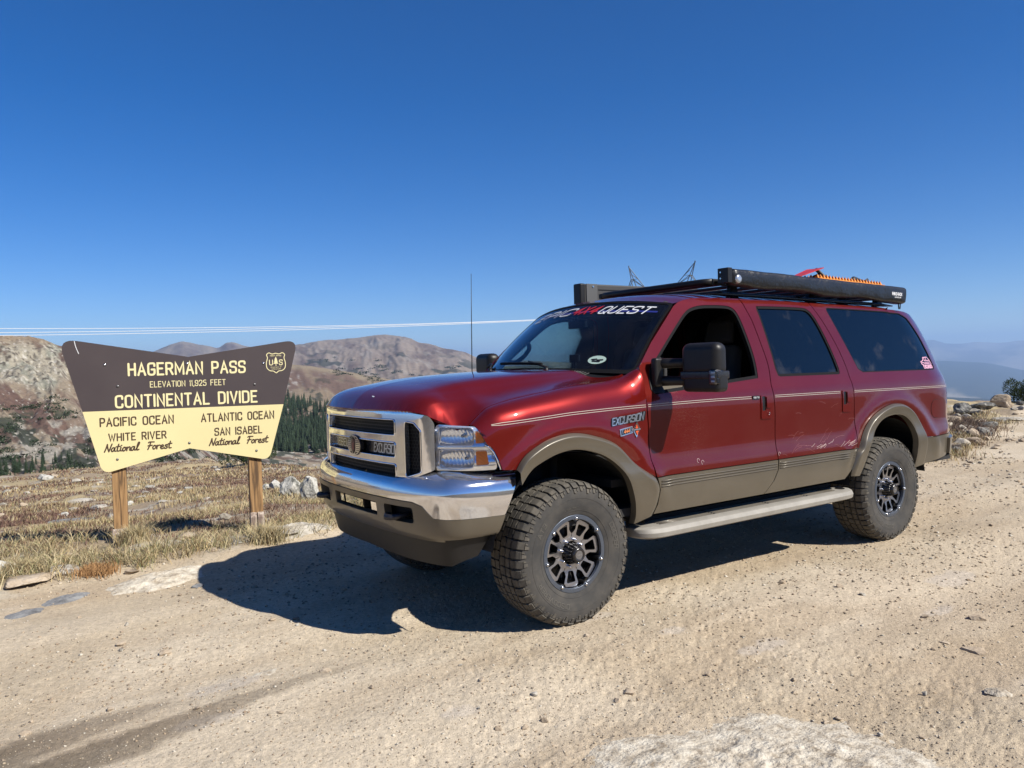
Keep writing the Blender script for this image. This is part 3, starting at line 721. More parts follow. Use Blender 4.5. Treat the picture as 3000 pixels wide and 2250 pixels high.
ho = [(float(_hf(abs(y))), y) for y in yy]+[(float(_hr(abs(y))), y) for y in yy[::-1]]
hood = sheet('hood', ho, hood_map(), PAINTSHINY, CAR, res=.03, out=(0, 0, 1), thick=.025, edge_res=.025)
# washer jets, lip chip
lettering('paint_chip', '', lambda a, b, d: (-.925+b, -.20+a, float(hood_z(-.925+b, -.20+a))+.002), WHITE, hood, 1, 1, sw=.006, polylines=[[(0, 0), (.03, .002)]])

# ---- windscreen, cowl
def Bp(t): return .60-.30*(1-t*t), .905*t, 1.502+.030*(1-t*t)
def Hp(t): return 1.098-.150*(1-t*t), .792*t, 1.986+.052*(1-t*t)
def ws_map(off=0.):
    def f(t, s):
        t = np.asarray(t, float); s = np.asarray(s, float)
        a = Bp(t); h = Hp(t); k = .022*np.sin(np.pi*np.clip(s, 0, 1))
        return a[0]+(h[0]-a[0])*s-(k+off)*.7, a[1]+(h[1]-a[1])*s, a[2]+(h[2]-a[2])*s+(k+off)*.7
    return f
wso = fillet([(-.99, .02), (.99, .02), (.99, .985), (-.99, .985)], .04)
wsi = fillet([(-.983, .045), (.983, .045), (.983, .972), (-.983, .972)], .05)
wsx = fillet([(-1.0, .0), (1.0, .0), (1.0, 1.0), (-1.0, 1.0)], .04)
ws = sheet('windscreen', wso, ws_map(), WSG, CAR, res=.05, out=(-1, 0, 1))
sheet('windscreen_seal', wsx, ws_map(.003), RUBBER, ws, res=.04, holes=[wsi], out=(-1, 0, 1), thick=.01)
sheet('sun_strip', [(-.95, .77), (.95, .77), (.95, .965), (-.95, .965)], ws_map(-.004), mat('dark visor band', (.004, .005, .012), .1), ws, res=.05, out=(-1, 0, 1))
def WT(t0, s0, along=1.0):
    def T(a, b, d):
        t = t0+a/.80; s = s0+b/.66; p = ws_map(.003+d)(t, s); return tuple(float(q) for q in p)
    return T
# windscreen lettering reads left to right from the far side to the near side
def WTr(t0, s0, arch=0):
    def T(a, b, d):
        t = t0-a/.80; s = s0+b/.66-arch*(t*t); p = ws_map(.003+d)(t, s); return tuple(float(q) for q in p)
    return T
lettering('banner_word', 'EPIC', WTr(.655, .806, .075), WHITE, ws, .070, .485, sw=.15, gap=.22, slant=.28, sub=.03)
lettering('banner_number', '4X4', WTr(.0, .812), REDV, ws, .072, .235, sw=.20, gap=.20, slant=.35, sub=.03)
lettering('banner_word', 'QUEST', WTr(-.345, .806), WHITE, ws, .072, .395, sw=.15, gap=.20, slant=.28, sub=.03)
lettering('banner_line', '', WTr(.50, .845), BLUEV, ws, 1, 1, sw=.016, lift=-.0015, polylines=[densify([(0, 0), (1.13, .0)], .05, False)])
# round show sticker near the base, driver side
q = [(a, b) for a, b in [(.055*math.cos(k), .034*math.sin(k)) for k in np.linspace(0, 2*math.pi, 28, endpoint=False)]]
T_ = WTr(-.70, .155); MB().add([T_(a, b, .001) for a, b in q], [tuple(range(27, -1, -1))]).build('oval_sticker', mat('pale green vinyl', (.42, .55, .47), .5), ws)
lettering('sticker_marks', '', T_, BLACKG, ws, 1, 1, sw=.012, lift=.002, polylines=[[(-.03, .0), (-.005, .004)], [(.005, -.004), (.034, .0)], [(-.02, -.012), (.02, -.014)]])
def cowl_map(t, s):
    t = np.asarray(t, float); s = np.asarray(s, float); a = np.abs(t)*.857
    x0 = _hr(a)-.03; z0 = hood_z(np.asarray(_hr(a)), a)-.030; bx, by, bz = Bp(t)
    return x0+(bx+.03-x0)*s, t*(.857+(.87-.857)*s), z0+(bz+.012-z0)*s
cw = sheet('cowl', [(-.995, 0), (.995, 0), (.995, 1), (-.995, 1)], cowl_map, BLACKP, CAR, res=.06, out=(0, 0, 1))
mb = MB()
for t in np.linspace(-.72, .72, 60):
    p = cowl_map(t, .35); p2 = cowl_map(t-.012, .75); mb.tube([(float(p[0]), float(p[1]), float(p[2])+.004), (float(p2[0]), float(p2[1]), float(p2[2])+.006)], .003, 5)
mb.build('cowl_louvres', mat('dusty louvres', (.05, .047, .04), .6), cw)
for t0, t1, s1 in ((-.36, .20, .11), (.52, .90, .12)):
    mb = MB(); p0 = [float(a) for a in cowl_map(t0, .5)]; wsm = ws_map(.022)
    mb.tube([p0, [p0[0]+.01, p0[1]+.02, p0[2]+.035]], .016, 10)
    pA = [float(a) for a in wsm((t0+t1)/2, s1)]
    mb.tube([[p0[0]+.01, p0[1]+.02, p0[2]+.035], pA], [.009, .006], 8)
    w = mb.build('wiper', BLACKP, CAR, smooth=True)
    mb = MB(); mb.tube([[float(a) for a in wsm(t0+.10+(t1-t0)*k*1.1, s1-.035+.02*k)] for k in np.linspace(0, 1, 8)], .010, 8); mb.build('wiper_blade', RUBBER, w, smooth=True)

# ---- plan curves
class Plan:
    def __init__(s, half, n=200):
        P = np.array([(y, x) for y, x in catmull(half, 20)]); full = np.vstack([np.c_[-P[::-1, 0], P[::-1, 1]], P[1:]])
        d = np.r_[0, np.cumsum(np.linalg.norm(np.diff(full, axis=0), axis=1))]; d -= d[-1]/2
        k = np.linspace(d[0], d[-1], 400); s.u = k; s.x = np.interp(k, d, full[:, 1]); s.y = np.interp(k, d, full[:, 0])
        # smooth
        for _ in range(3):
            s.x[1:-1] = (s.x[:-2]+2*s.x[1:-1]+s.x[2:])/4; s.y[1:-1] = (s.y[:-2]+2*s.y[1:-1]+s.y[2:])/4
        tx = np.gradient(s.x, k); ty = np.gradient(s.y, k); l = np.hypot(tx, ty); s.nx = -ty/l; s.ny = tx/l
    def at(s, u, inset=0.):
        X = np.interp(u, s.u, s.x); Y = np.interp(u, s.u, s.y); nx = np.interp(u, s.u, s.nx); ny = np.interp(u, s.u, s.ny)
        return X-nx*inset, Y-ny*inset
    def uy(s, y):       # arc position for a lateral position
        return float(np.interp(y, s.y, s.u))
    def ux(s, x):       # arc position on the negative side for a given x
        m = s.u < -.8; return float(np.interp(-x, -s.x[m][::1], s.u[m]))
BUMP = Plan([(0, -1.015), (.3, -1.005), (.6, -.97), (.82, -.90), (.935, -.80), (.98, -.63), (.997, -.38)])
GRI = Plan([(0, -.975), (.2, -.968), (.4, -.955), (.56, -.925), (.69, -.885), (.732, -.845), (.743, -.81)])

# ---- grille
def g_map(off=0., roll=True):
    def f(u, z):
        ins = -off+.016*np.exp(-(1.36-np.asarray(z))/.018)*roll+.012*np.exp(-(np.asarray(z)-.915)/.012)*roll
        x, y = GRI.at(u, ins); return x, y, z
    return f
def yo(pl, pts): return [(pl.uy(y), z) for y, z in pts]
gro = fillet(yo(GRI, [(-.743, 1.262), (-.743, 1.0), (-.71, .975), (-.58, .925), (.58, .925), (.71, .975), (.743, 1.0), (.743, 1.262)])+[(GRI.uy(y), z) for y, z in ((.735, 1.310), (.5, 1.345), (0, 1.355), (-.5, 1.345), (-.735, 1.310))], [.04, .02, .02, .05, .05, .02, .02, .04, .075, 0, 0, 0, .075], seg=8)
def rr(pl, y0, y1, z0, z1, r=.016): return fillet(yo(pl, [(y0, z0), (y1, z0), (y1, z1), (y0, z1)]), r, seg=4)
GH = [rr(GRI, -.50, .50, 1.192, 1.284), rr(GRI, -.50, .50, 1.062, 1.150), rr(GRI, -.50, .50, .937, 1.022)]
VH = [fillet(yo(GRI, [(s*.585, .950), (s*.702, .985), (s*.702, 1.225), (s*.66, 1.268), (s*.585, 1.278)]), .02, seg=4) for s in (-1, 1)]
gs = sheet('grille_surround', gro, g_map(), CHROME, CAR, res=.025, holes=GH+VH, thick=.035, out=(-1, 0, 0), edge_res=.015)
# glossy rounded lips round each opening
for h in GH+VH:
    mb = MB(); L = densify(h, .03); L.append(L[0]); fm = g_map(.001)
    mb.tube([[float(a) for a in fm(u, z)] for u, z in L], .0045, 6, cap=False); mb.build('opening_trim', CHROMEC, gs, smooth=True)
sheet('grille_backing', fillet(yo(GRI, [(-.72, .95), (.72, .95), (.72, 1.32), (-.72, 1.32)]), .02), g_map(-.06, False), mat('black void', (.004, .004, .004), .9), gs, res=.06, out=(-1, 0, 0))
mb = MB(); fm = g_map(-.040, False)
for (y0, y1, z0, z1) in ((-.51, .51, 1.19, 1.287), (-.51, .51, .935, 1.025), (-.69, -.58, .95, 1.28), (.58, .69, .95, 1.28)):
    c = .0135; zz = z0; row = 0
    while zz < z1+c:
        yv = y0+(c*.866 if row % 2 else 0)
        while yv < y1:
            pts = [(yv+c*.98*math.sin(k*math.pi/3), zz+c*.98*math.cos(k*math.pi/3)) for k in range(4)]
            for a, b in zip(pts[:-1], pts[1:]):
                (ax, az), (bx, bz) = a, b; n = np.array([-(bz-az), bx-ax]); n = n/np.linalg.norm(n)*.0016
                vv = [(ax-n[0], az-n[1]), (bx-n[0], bz-n[1]), (bx+n[0], bz+n[1]), (ax+n[0], az+n[1])]
                mb.add([[float(q) for q in fm(GRI.uy(p), r)] for p, r in vv], [(0, 1, 2, 3)])
            yv += c*1.732
        zz += c*1.5; row += 1
hx = mb.build('honeycomb_mesh', mat('black honeycomb', (.03, .03, .028), .4), gs); tag(hx, kind='stuff')
sheet('badge_bar', rr(GRI, -.50, .50, 1.066, 1.146), g_map(-.030, False), BLACKG, gs, res=.05, out=(-1, 0, 0))
def GT(y0, z0, off=-.030):
    def T(a, b, d):
        p = g_map(off+d, False)(GRI.uy(y0-a), z0+b); return tuple(float(q) for q in p)
    return T
lettering('grille_word', 'EXCURSION', GT(-.205, 1.078), SILVERT, gs, .052, .275, sw=.14, gap=.16, slant=.12, rscale=.35, lift=.001)
lettering('grille_word', 'DIESEL', GT(.45, 1.082), SILVERT, gs, .046, .26, sw=.12, gap=.2, rscale=.35, lift=.001)
# round emblem with wings
el = lambda rx, rz, n=36: [(rx*math.cos(k), rz*math.sin(k)) for k in np.linspace(0, 2*math.pi, n, endpoint=False)]
def GP(a, b, d): p = g_map(-.02+d, False)(GRI.uy(.0-a), 1.106+b); return tuple(float(q) for q in p)
def plate(name, poly, d0, d1, m, par, bev=.002):
    mb = MB(); mb.prism(poly, d0, d1, GP); return mb.build(name, m, par, bevel=bev)
em = plate('emblem', el(.098, .066), 0, .030, BLACKG, gs, .004)
for s in (-1, 1):
    mb = MB()
    for k in range(7):
        z = -.036+k*.012; w = .092*math.sqrt(max(.05, 1-(z/.056)**2)); mb.add([GP(s*.034, z-.0032, .033), GP(s*w, z-.0032, .033), GP(s*w, z+.0032, .033), GP(s*.034, z+.0032, .033)], [(0, 1, 2, 3)])
    mb.build('emblem_wing', CHROMEC, em)
lettering('emblem_ring', '', lambda a, b, d: GP(a, b, .031+d), CHROMEC, em, 1, 1, sw=.005, polylines=[el(.034, .058, 24)+[(.034, 0)], el(.095, .060, 32)+[(.095, 0)]])
plate('emblem_crest', fillet([(-.026, .02), (0, .046), (.026, .02), (.026, -.02), (0, -.046), (-.026, -.02)], .008), .030, .034, mat('maroon enamel', (.06, .012, .012), .4), em, 0)
lettering('emblem_mark', '', lambda a, b, d: GP(a, b, .0345+d), mat('dull red enamel', (.35, .09, .07), .4), em, 1, 1, sw=.006, polylines=[[(-.010, -.025), (-.010, .018)], [(0, -.028), (0, .012)], [(.010, -.025), (.010, .018)], [(0, .026), (0, .028)]])

# ---- front bumper
_bi = herm([.72, .80, .86, .90, .93, .955, .975, .992], [.012, .003, 0, .006, .020, .048, .085, .14])
def b_map(off=0.):
    def f(u, z): x, y = BUMP.at(u, _bi(z)-off); return x, y, z
    return f
uE = BUMP.ux(-.395); uE2 = BUMP.ux(-.50)
up = lambda y: BUMP.uy(y)
bo_r = [(uE2, .735), (up(-.90), .737), (up(-.84), .742), (up(-.80), .775), (up(-.765), .81), (up(-.70), .827), (up(-.4), .829), (0, .829)]
bo = bo_r+[(-a, b) for a, b in bo_r[:-1]][::-1]
tp = [(-uE, .975), (-up(-.85)*1, .990), (-up(-.72), .985), (-up(-.58), .945), (-up(-.4), .945), (0, .948)]
bo += tp+[(-a, b) for a, b in tp[:-1]][::-1]
bo = fillet(bo, .012, seg=3)
sheet('chrome_bumper', bo, b_map(), CHROME, CAR, res=.02, out=(-1, 0, 0), thick=.02, edge_res=.02)
_vi = herm([.59, .61, .64, .70, .76, .83], [.075, .055, .030, .012, .004, -.004])
def v_map(off=0.):
    def f(u, z): x, y = BUMP.at(u, _vi(z)-off); return x, y, z
    return f
vo = [(BUMP.ux(-.535), .625), (up(-.88), .612), (up(-.875), .598), (up(-.76), .598), (up(-.45), .610), (0, .614)]
vo = vo+[(-a, b) for a, b in vo[:-1]][::-1]
vt = [(-uE2, .733), (-up(-.90), .734), (-up(-.84), .739), (-up(-.805), .772), (-up(-.77), .806), (-up(-.70), .823), (0, .825)]
vo += vt+[(-a, b) for a, b in vt[:-1]][::-1]
vh = [rr(BUMP, -.34, .285, .708, .790, .012)]+[rr(BUMP, -.70, -.43, .700, .792, .02), rr(BUMP, .41, .69, .700, .792, .02)]
sheet('lower_bumper', vo, v_map(), TAN, CAR, res=.03, holes=vh, out=(-1, 0, 0), thick=.05, edge_res=.02)
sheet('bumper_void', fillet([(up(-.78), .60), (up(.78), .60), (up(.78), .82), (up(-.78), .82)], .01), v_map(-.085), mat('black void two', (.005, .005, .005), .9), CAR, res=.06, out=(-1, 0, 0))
def dam_map(u, z): x, y = BUMP.at(u, .075+(.62-np.asarray(z))*.25); return x, y, z
da = [(BUMP.ux(-.62)+.02, .50), (up(-.90), .450), (up(-.5), .455), (0, .47)]
da = da+[(-a, b) for a, b in da[:-1]][::-1]+[(-BUMP.ux(-.56), .625), (BUMP.ux(-.56), .625)]
sheet('air_dam', fillet(da, .01), dam_map, BLACKP, CAR, res=.05, out=(-1, 0, 0), thick=.01)
# ---- light bar and pods in the centre opening
def VP(a, b, d): p = v_map(d)(BUMP.uy(a), b); return [float(q) for q in p]
LEDM = mat('led reflectors', (.22, .23, .25), .3, .3); 
for nm, y0, y1 in (('light_bar', -.13, .15), ('light_pod', -.315, -.235), ('light_pod', .175, .245)):
    mb = MB(); mb.prism([(y0, .722), (y1, .722), (y1, .782), (y0, .782)], -.06, -.022, VP); lb = mb.build(nm, BLACKP, CAR, bevel=.003)
    mb = MB(); n = 12 if nm == 'light_bar' else 2
    for r_ in range(2):
        for k in range(n//2 if nm == 'light_bar' else 1):
            w = (y1-y0-.016)/(n//2 if nm == 'light_bar' else 1); cy = y0+.008+w*(k+.5); cz = .738+.028*r_
            c = VP(cy, cz, -.034); ring = []
            R_ = min(w, .028)/2*.97; el_ = [VP(cy+w*.40*math.cos(a), cz+.0115*math.sin(a), -.0195) for a in np.linspace(0, 2*math.pi, 14, endpoint=False)]
            mb.add([c]+el_, [(0, j+1, (j+1) % 14+1) for j in range(14)])
    mb.build('led_cups', LEDM, lb); mb = MB(); mb.prism([(y0+.005, .727), (y1-.005, .727), (y1-.005, .777), (y0+.005, .777)], -.020, -.0185, VP); mb.build('lens', CLEARG, lb)
# ---- tow hooks
for s in (-1, 1):
    mb = MB(); y = s*.53
    mb.tube([(-.80, y-.03, .735), (-.97, y-.035, .728), (-1.008, y-.02, .725), (-1.018, y+.015, .725), (-1.005, y+.045, .727), (-.98, y+.055, .728)], [.016, .017, .018, .018, .017, .014], 10)
    mb.build('tow_hook', mat('worn black steel', (.03, .03, .035), .4, .5), CAR, smooth=True)

# ---- headlights
def hl_curve():
    P = np.array(catmull([(-.735, -.812), (-.795, -.775), (-.860, -.722), (-.912, -.665), (-.948, -.60), (-.972, -.525)], 12))
    d = np.r_[0, np.cumsum(np.linalg.norm(np.diff(P, axis=0), axis=1))]; return P, d
HLP, HLD = hl_curve(); HLW = HLD[-1]
_tx = np.gradient(HLP[:, 1], HLD); _ty = np.gradient(HLP[:, 0], HLD)
def hl_map(off=0., fn=None):
    def f(u, z):
        u = np.asarray(u, float); X = np.interp(u, HLD, HLP[:, 1]); Y = np.interp(u, HLD, HLP[:, 0]); tx = np.interp(u, HLD, _tx); ty = np.interp(u, HLD, _ty); l = np.hypot(tx, ty)
        o = off+(fn(u, np.asarray(z, float)) if fn else 0)
        return X+ty/l*o, Y-tx/l*o, z+0*u
    return f
W_ = HLW
for mir in BOTH:
    body = fillet([(0, .992), (W_-.004, .992), (W_-.026, 1.09), (W_-.058, 1.17), (W_-.095, 1.215), (W_-.14, 1.243), (0, 1.258)], [.01, .02, .02, .03, .04, .05, .03], seg=5)
    hl = sheet('headlight', fillet([(-.006, .984), (W_+.010, .984), (W_-.02, 1.175), (W_-.050, 1.235), (W_-.10, 1.268), (-.006, 1.275)], [.01, .02, .02, .05, .05, .03]), hl_map(-.100), BLACKG, CAR, res=.04, mirror=mir, out=(-.7, -.7, 0), thick=0)
    cells = []
    bu = fillet([(.026, 1.136), (.238, 1.136), (.238, 1.238), (.026, 1.243)], .025); bl = fillet([(.026, 1.010), (.238, 1.010), (.238, 1.114), (.026, 1.114)], .022)
    au = fillet([(.252, 1.146), (.306, 1.149), (.292, 1.186), (.270, 1.212), (.252, 1.220)], .008); al = fillet([(.252, 1.022), (.328, 1.024), (.318, 1.100), (.252, 1.102)], .008)
    sheet('headlight_bezel', body, hl_map(-.018, lambda u, z: .006*np.cos((z-1.125)*70)), LAMPCH, hl, res=.015, holes=[bu, bl, au, al], mirror=mir, out=(-.7, -.7, 0), thick=.03, edge_res=.012)
    def bowl(cu, cz, au_, az_, dep, flute):
        def g(u, z):
            q = np.clip(1-((u-cu)/au_)**2-((z-cz)/az_)**2, 0, 1)
            return -dep*q**.6+flute*np.sin(u*260+z*90)
        return g
    sheet('reflector', bu, hl_map(-.022, bowl(.135, 1.19, .135, .075, .040, .0004)), LAMPCH, hl, res=.007, mirror=mir, out=(-.7, -.7, 0))
    sheet('reflector', bl, hl_map(-.022, bowl(.150, 1.063, .135, .070, .038, .0008)), LAMPCH, hl, res=.007, mirror=mir, out=(-.7, -.7, 0))
    s = 1 if not mir else -1
    for cz, cu in ((1.19, .17), (1.063, .19)):
        mb = MB(); P0 = [float(a) for a in hl_map(-.07)(cu, cz)]; P1 = [float(a) for a in hl_map(-.028)(cu, cz)]
        mb.tube([(P0[0], P0[1]*s, P0[2]), (P1[0], P1[1]*s, P1[2])], [.013, .009], 10); mb.build('bulb', mat('bulb cap', (.5, .5, .5), .2, .9), hl, smooth=True)
    for a_ in (au, al): sheet('side_marker', a_, hl_map(-.020, lambda u, z: .0008*np.sin(z*300+u*200)), AMBER, hl, res=.008, mirror=mir, out=(-.7, -.7, 0))
    sheet('headlight_lens', body, hl_map(.004, lambda u, z: -.02*np.clip((z-1.2)/.07, 0, 1)**2), CLEARG, hl, res=.03, mirror=mir, out=(-.7, -.7, 0))
    for L in (bu, bl):
        mb = MB(); Q = densify(L, .03); Q.append(Q[0]); fm = hl_map(-.012); mb.tube([(float(fm(u, z)[0]), s*float(fm(u, z)[1]), float(z)) for u, z in Q], .004, 6, cap=False); mb.build('reflector_rim', LAMPCH, hl, smooth=True)
    mb = MB(); FM = fender_map(-.002); mb.tube([(float(FM(x_-.008, v_)[0]), s*-float(FM(x_-.008, v_)[1])*-1 if False else -s*-float(FM(x_-.008, v_)[1])*-1 if False else float(FM(x_-.008, v_)[1])*s, float(FM(x_-.008, v_)[2])) for x_, v_ in ((-.515, .995), (-.53, 1.06), (-.548, 1.13), (-.572, 1.20), (-.595, 1.24))], .005, 6); mb.build('headlight_trim', CHROMEC, hl, smooth=True)
# void behind the lamps and under the hood lip
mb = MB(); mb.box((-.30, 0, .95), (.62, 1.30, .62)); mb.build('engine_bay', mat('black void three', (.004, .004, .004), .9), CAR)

# ---- running boards
def runboard(mir):
    s = 1 if mir else -1
    prof = [(.80, .462), (.80, .500), (.86, .506), (.985, .504), (1.02, .492), (1.035, .466), (1.028, .436), (1.00, .424), (.86, .430)]
    xs = [.545, .552, .565, .585, .61, .645, .69, .75, 1.0, 1.6, 2.2, 2.74, 2.80, 2.85, 2.885, 2.91, 2.928, 2.938, 2.942]
    ys = [.35, .50, .64, .76, .855, .93, .975, 1, 1, 1, 1, 1, .985, .95, .895, .82, .72, .60, .45]
    v = []; f = []; n = len(prof)
    for x, k in zip(xs, ys):
        for (y, z) in prof: v.append((x, s*(.80+(y-.80)*k), .465+(z-.465)*(.5+.5*min(1, k*1.05))))
    for i in range(len(xs)-1):
        for j in range(n): q = (i*n+j, i*n+(j+1) % n, (i+1)*n+(j+1) % n, (i+1)*n+j); f.append(q if s < 0 else q[::-1])
    f.append(tuple(range(n-1, -1, -1)) if s < 0 else tuple(range(n))); f.append(tuple((len(xs)-1)*n+j for j in (range(n) if s < 0 else range(n-1, -1, -1))))
    o = mesh('running_board', v, f, mat('dusty tan step', (.34, .315, .27), .6, noise=(6, (.25, .23, .195), .35, .7)) if not mir else TAN, CAR); add_bevel(o, .008, 3, 20)
    mb = MB()
    for y in (.845, .868, .891, .914, .937, .960): mb.tube([(x, s*y, .5062) for x in np.linspace(.74, 2.70, 12)], .0048, 6)
    mb.build('tread_ribs', TAN, o, smooth=True)
    mb = MB()
    for x in (1.27, 1.86, 2.33):
        for y in np.linspace(.84, .965, 6): mb.box((x, s*y, .5115), (.012, .012, .002))
    mb.build('drain_holes', BLACKP, o)
    lathe('step_lamp', [(.5095, 0), (.5095, .035), (.506, .040)], BLACKG, o, 20, 'z', center=(2.82, s*.93, 0)) if not mir else None
    MB().box((1.75, s*.78, .49), (2.2, .10, .09)).build('board_bracket', DARKM, o)
for mir in BOTH: runboard(mir)

# ---- mirrors
def rbox(name, c, d, m, par, bev, seg=4, rz=0, taper=(1, 1)):
    mb = MB(); mb.box((0, 0, 0), d, None, taper); o = mb.build(name, m, par, bevel=bev, seg=seg); o.location = c; o.rotation_euler = (0, 0, rz)
    return o
def keep(o): return o
for mir in BOTH:
    s = 1 if mir else -1
    me_ = empty('door_mirror', (0, 0, 0), CAR)
    def tape(v): return v
    def mh(name, c, d, m, bev, seg=4, rz=0, taper=(1, 1)): return rbox(name, (c[0], s*c[1], c[2]), d, m, me_, bev, seg, rz*(-s), taper)
    mh('mirror_shell', (.865, 1.262, 1.585), (.125, .290, .215), BLACKP, .052, 5, .10)
    mh('mirror_lower_shell', (.868, 1.268, 1.442), (.118, .282, .125), BLACKP, .030, 4, .10)
    mh('mirror_waist', (.866, 1.265, 1.487), (.129, .288, .050), BLACKG, .008, 2, .10)
    mh('mirror_glass', (.922, 1.262, 1.56), (.012, .22, .17), CHROMEC, .004, 2, .10)
    for z in (1.568, 1.452):
        mb = MB(); mb.tube([(.745, s*.955, z), (.80, s*1.02, z), (.845, s*1.14, z), (.86, s*1.24, z)], [.036, .033, .030, .028], 12); mb.build('mirror_arm', BLACKP, me_, smooth=True)
    sg = mh('signal_lamp', (.842, 1.378, 1.475), (.078, .058, .092), mat('smoked lamp', (.10, .09, .085), .1, 0, coat=1), .012, 3, .10)
    for k in range(3): mh('lamp_facet', (.804, 1.386, 1.448+k*.027), (.006, .030, .015), SILVERT, .003, 2, .10)
    mh('signal_lens', (.842, 1.379, 1.475), (.084, .062, .096), CLEARG, .012, 3, .10)
    sail = [(.700, 1.375), (.680, 1.40), (.685, 1.47), (.715, 1.535), (.760, 1.578), (.775, 1.50), (.785, 1.43), (.80, 1.375)]
    sheet('mirror_base', fillet(sail, .01), side_map(.006), BLACKP, me_, res=.03, mirror=mir, thick=.012)
    mh('mirror_hinge', (.735, .975, 1.510), (.07, .055, .19), BLACKP, .018)

# ---- antenna
mb = MB(); mb.tube([(.44, .85, 1.46), (.443, .85, 1.53)], [.012, .007], 10); mb.tube([(.443, .85, 1.53), (.452, .85, 1.95), (.462, .85, 2.345)], [.0042, .0034, .0022], 6)
mb.build('radio_antenna', BLACKP, CAR, smooth=True)

# ---- wheel wells, underbody, axles
def well(cx, mir):
    s = 1 if mir else -1; v = []; f = []
    A = np.linspace(math.radians(8), math.radians(172), 26)
    for a in A:
        for y, r in ((.955, .600), (.80, .615), (.42, .615)): v.append((cx+r*math.cos(a), s*y, .44+r*math.sin(a)))
    for i in range(len(A)-1):
        for j in range(2): f.append((i*3+j, i*3+j+1, i*3+j+4, i*3+j+3))
    k = len(v); v.append((cx, s*.42, .5)); f += [(i*3+2, i*3+5, k) for i in range(len(A)-1)]
    mesh('wheel_well', v, f, mat('black well liner', (.010, .010, .010), .85) if not bpy.data.materials.get('black well liner') else bpy.data.materials['black well liner'], CAR)
for cx in (.02, 3.50):
    for mir in BOTH: well(cx, mir)
mb = MB(); mb.box((2.2, 0, .62), (4.7, 1.9, .05)); mb.box((2.1, .45, .52), (4.6, .09, .16)); mb.box((2.1, -.45, .52), (4.6, .09, .16)); mb.box((3.1, .1, .50), (1.3, .6, .2))
mb.build('chassis', DARKM, CAR)
for x in (0, WB):
    mb = MB(); mb.tube([(x, -.8, RT), (x, .8, RT)], .05, 12); mb.tube([(x, .1, RT-.14), (x, .1, RT), (x, .1, RT+.12)], [.08, .16, .08], 14)
    for s in (-1, 1): mb.tube([(x+.12, s*.6, RT-.05), (x+.16, s*.58, 1.0)], .03, 8)
    mb.build('axle', DARKM, CAR, smooth=True)
mb = MB(); mb.tube([(-.1, -.6, .46), (-.1, .7, .50)], .022, 8); mb.build('tie_rod', DARKM, CAR, smooth=True)
mb = MB(); mb.tube([(-.22, -.56, .55), (-.26, -.58, 1.02)], .032, 10); mb.build('shock_absorber', mat('blue shock paint', (.01, .04, .22), .4), CAR, smooth=True)

# ---- cabin
mb = MB(); mb.box((.92, 0, 1.34), (.50, 1.62, .22)); mb.box((.72, 0, 1.42), (.42, 1.56, .07))
ds = mb.build('dashboard', DASH, CAR, bevel=.04, seg=3)
mb = MB(); mb.box((1.0, -.42, 1.455), (.22, .42, .06)); mb.build('gauge_hood', DARK, ds, bevel=.02)
mb = MB(); ring = [(1.17+.06*math.sin(a)*.0+.075*math.sin(a), -.42+.19*math.cos(a), 1.44+.175*math.sin(a)) for a in np.linspace(0, 2*math.pi, 29)]
mb.tube(ring, .016, 8, cap=False); mb.tube([(1.17, -.6, 1.44), (1.17, -.24, 1.44)], .018, 8); mb.tube([(1.17, -.42, 1.44), (1.0, -.42, 1.38)], .03, 8)
mb.build('steering_wheel', DARK, CAR, smooth=True)
for row, x in ((0, 1.62), (1, 2.50)):
    for y in (-.42, .42):
        se = empty('seat', (0, 0, 0), CAR)
        mb = MB(); mb.box((x, y, 1.02), (.52, .52, .16)); mb.build('seat_cushion', GREYI, se, bevel=.05, seg=3)
        mb = MB(); mb.box((0, 0, 0), (.16, .50, .64), None, (.8, .85)); o = mb.build('seat_back', GREYI, se, bevel=.05, seg=3); o.location = (x+.30, y, 1.38); o.rotation_euler = (0, .22, 0)
        mb = MB(); mb.box((0, 0, 0), (.10, .28, .19), None, (.8, .85)); o = mb.build('head_restraint', GREYI, se, bevel=.04, seg=3); o.location = (x+.39, y, 1.80); o.rotation_euler = (0, .2, 0)
mb = MB(); mb.box((2.1, 0, .80), (3.4, 1.75, .05)); mb.box((3.3, 0, 1.35), (.08, 1.45, 1.1)); mb.build('cabin_floor', DARK, CAR)
# rear-view mirror with a camera under it
p = [float(a) for a in ws_map(-.05)(0.02, .80)]
mb = MB(); mb.box((p[0]+.05, p[1]-.0, p[2]-.03), (.03, .20, .06)); mb.tube([(p[0]+.02, p[1], p[2]+.02), (p[0]+.05, p[1], p[2]-.01)], .010, 8); rv = mb.build('inside_mirror', BLACKG, CAR, bevel=.014, seg=3)
mb = MB(); mb.tube([(p[0]+.05, p[1]+.06, p[2]+.01), (p[0]+.09, p[1]+.06, p[2]+.01)], .024, 12); mb.build('dash_camera', BLACKP, rv, smooth=True)
mb = MB(); mb.tube([(.80, -.05, 1.46), (.80, -.05, 1.60)], .012, 8); mb.box((.80, -.05, 1.62), (.02, .11, .06)); mb.build('gps_mount', BLACKG, CAR, bevel=.008)
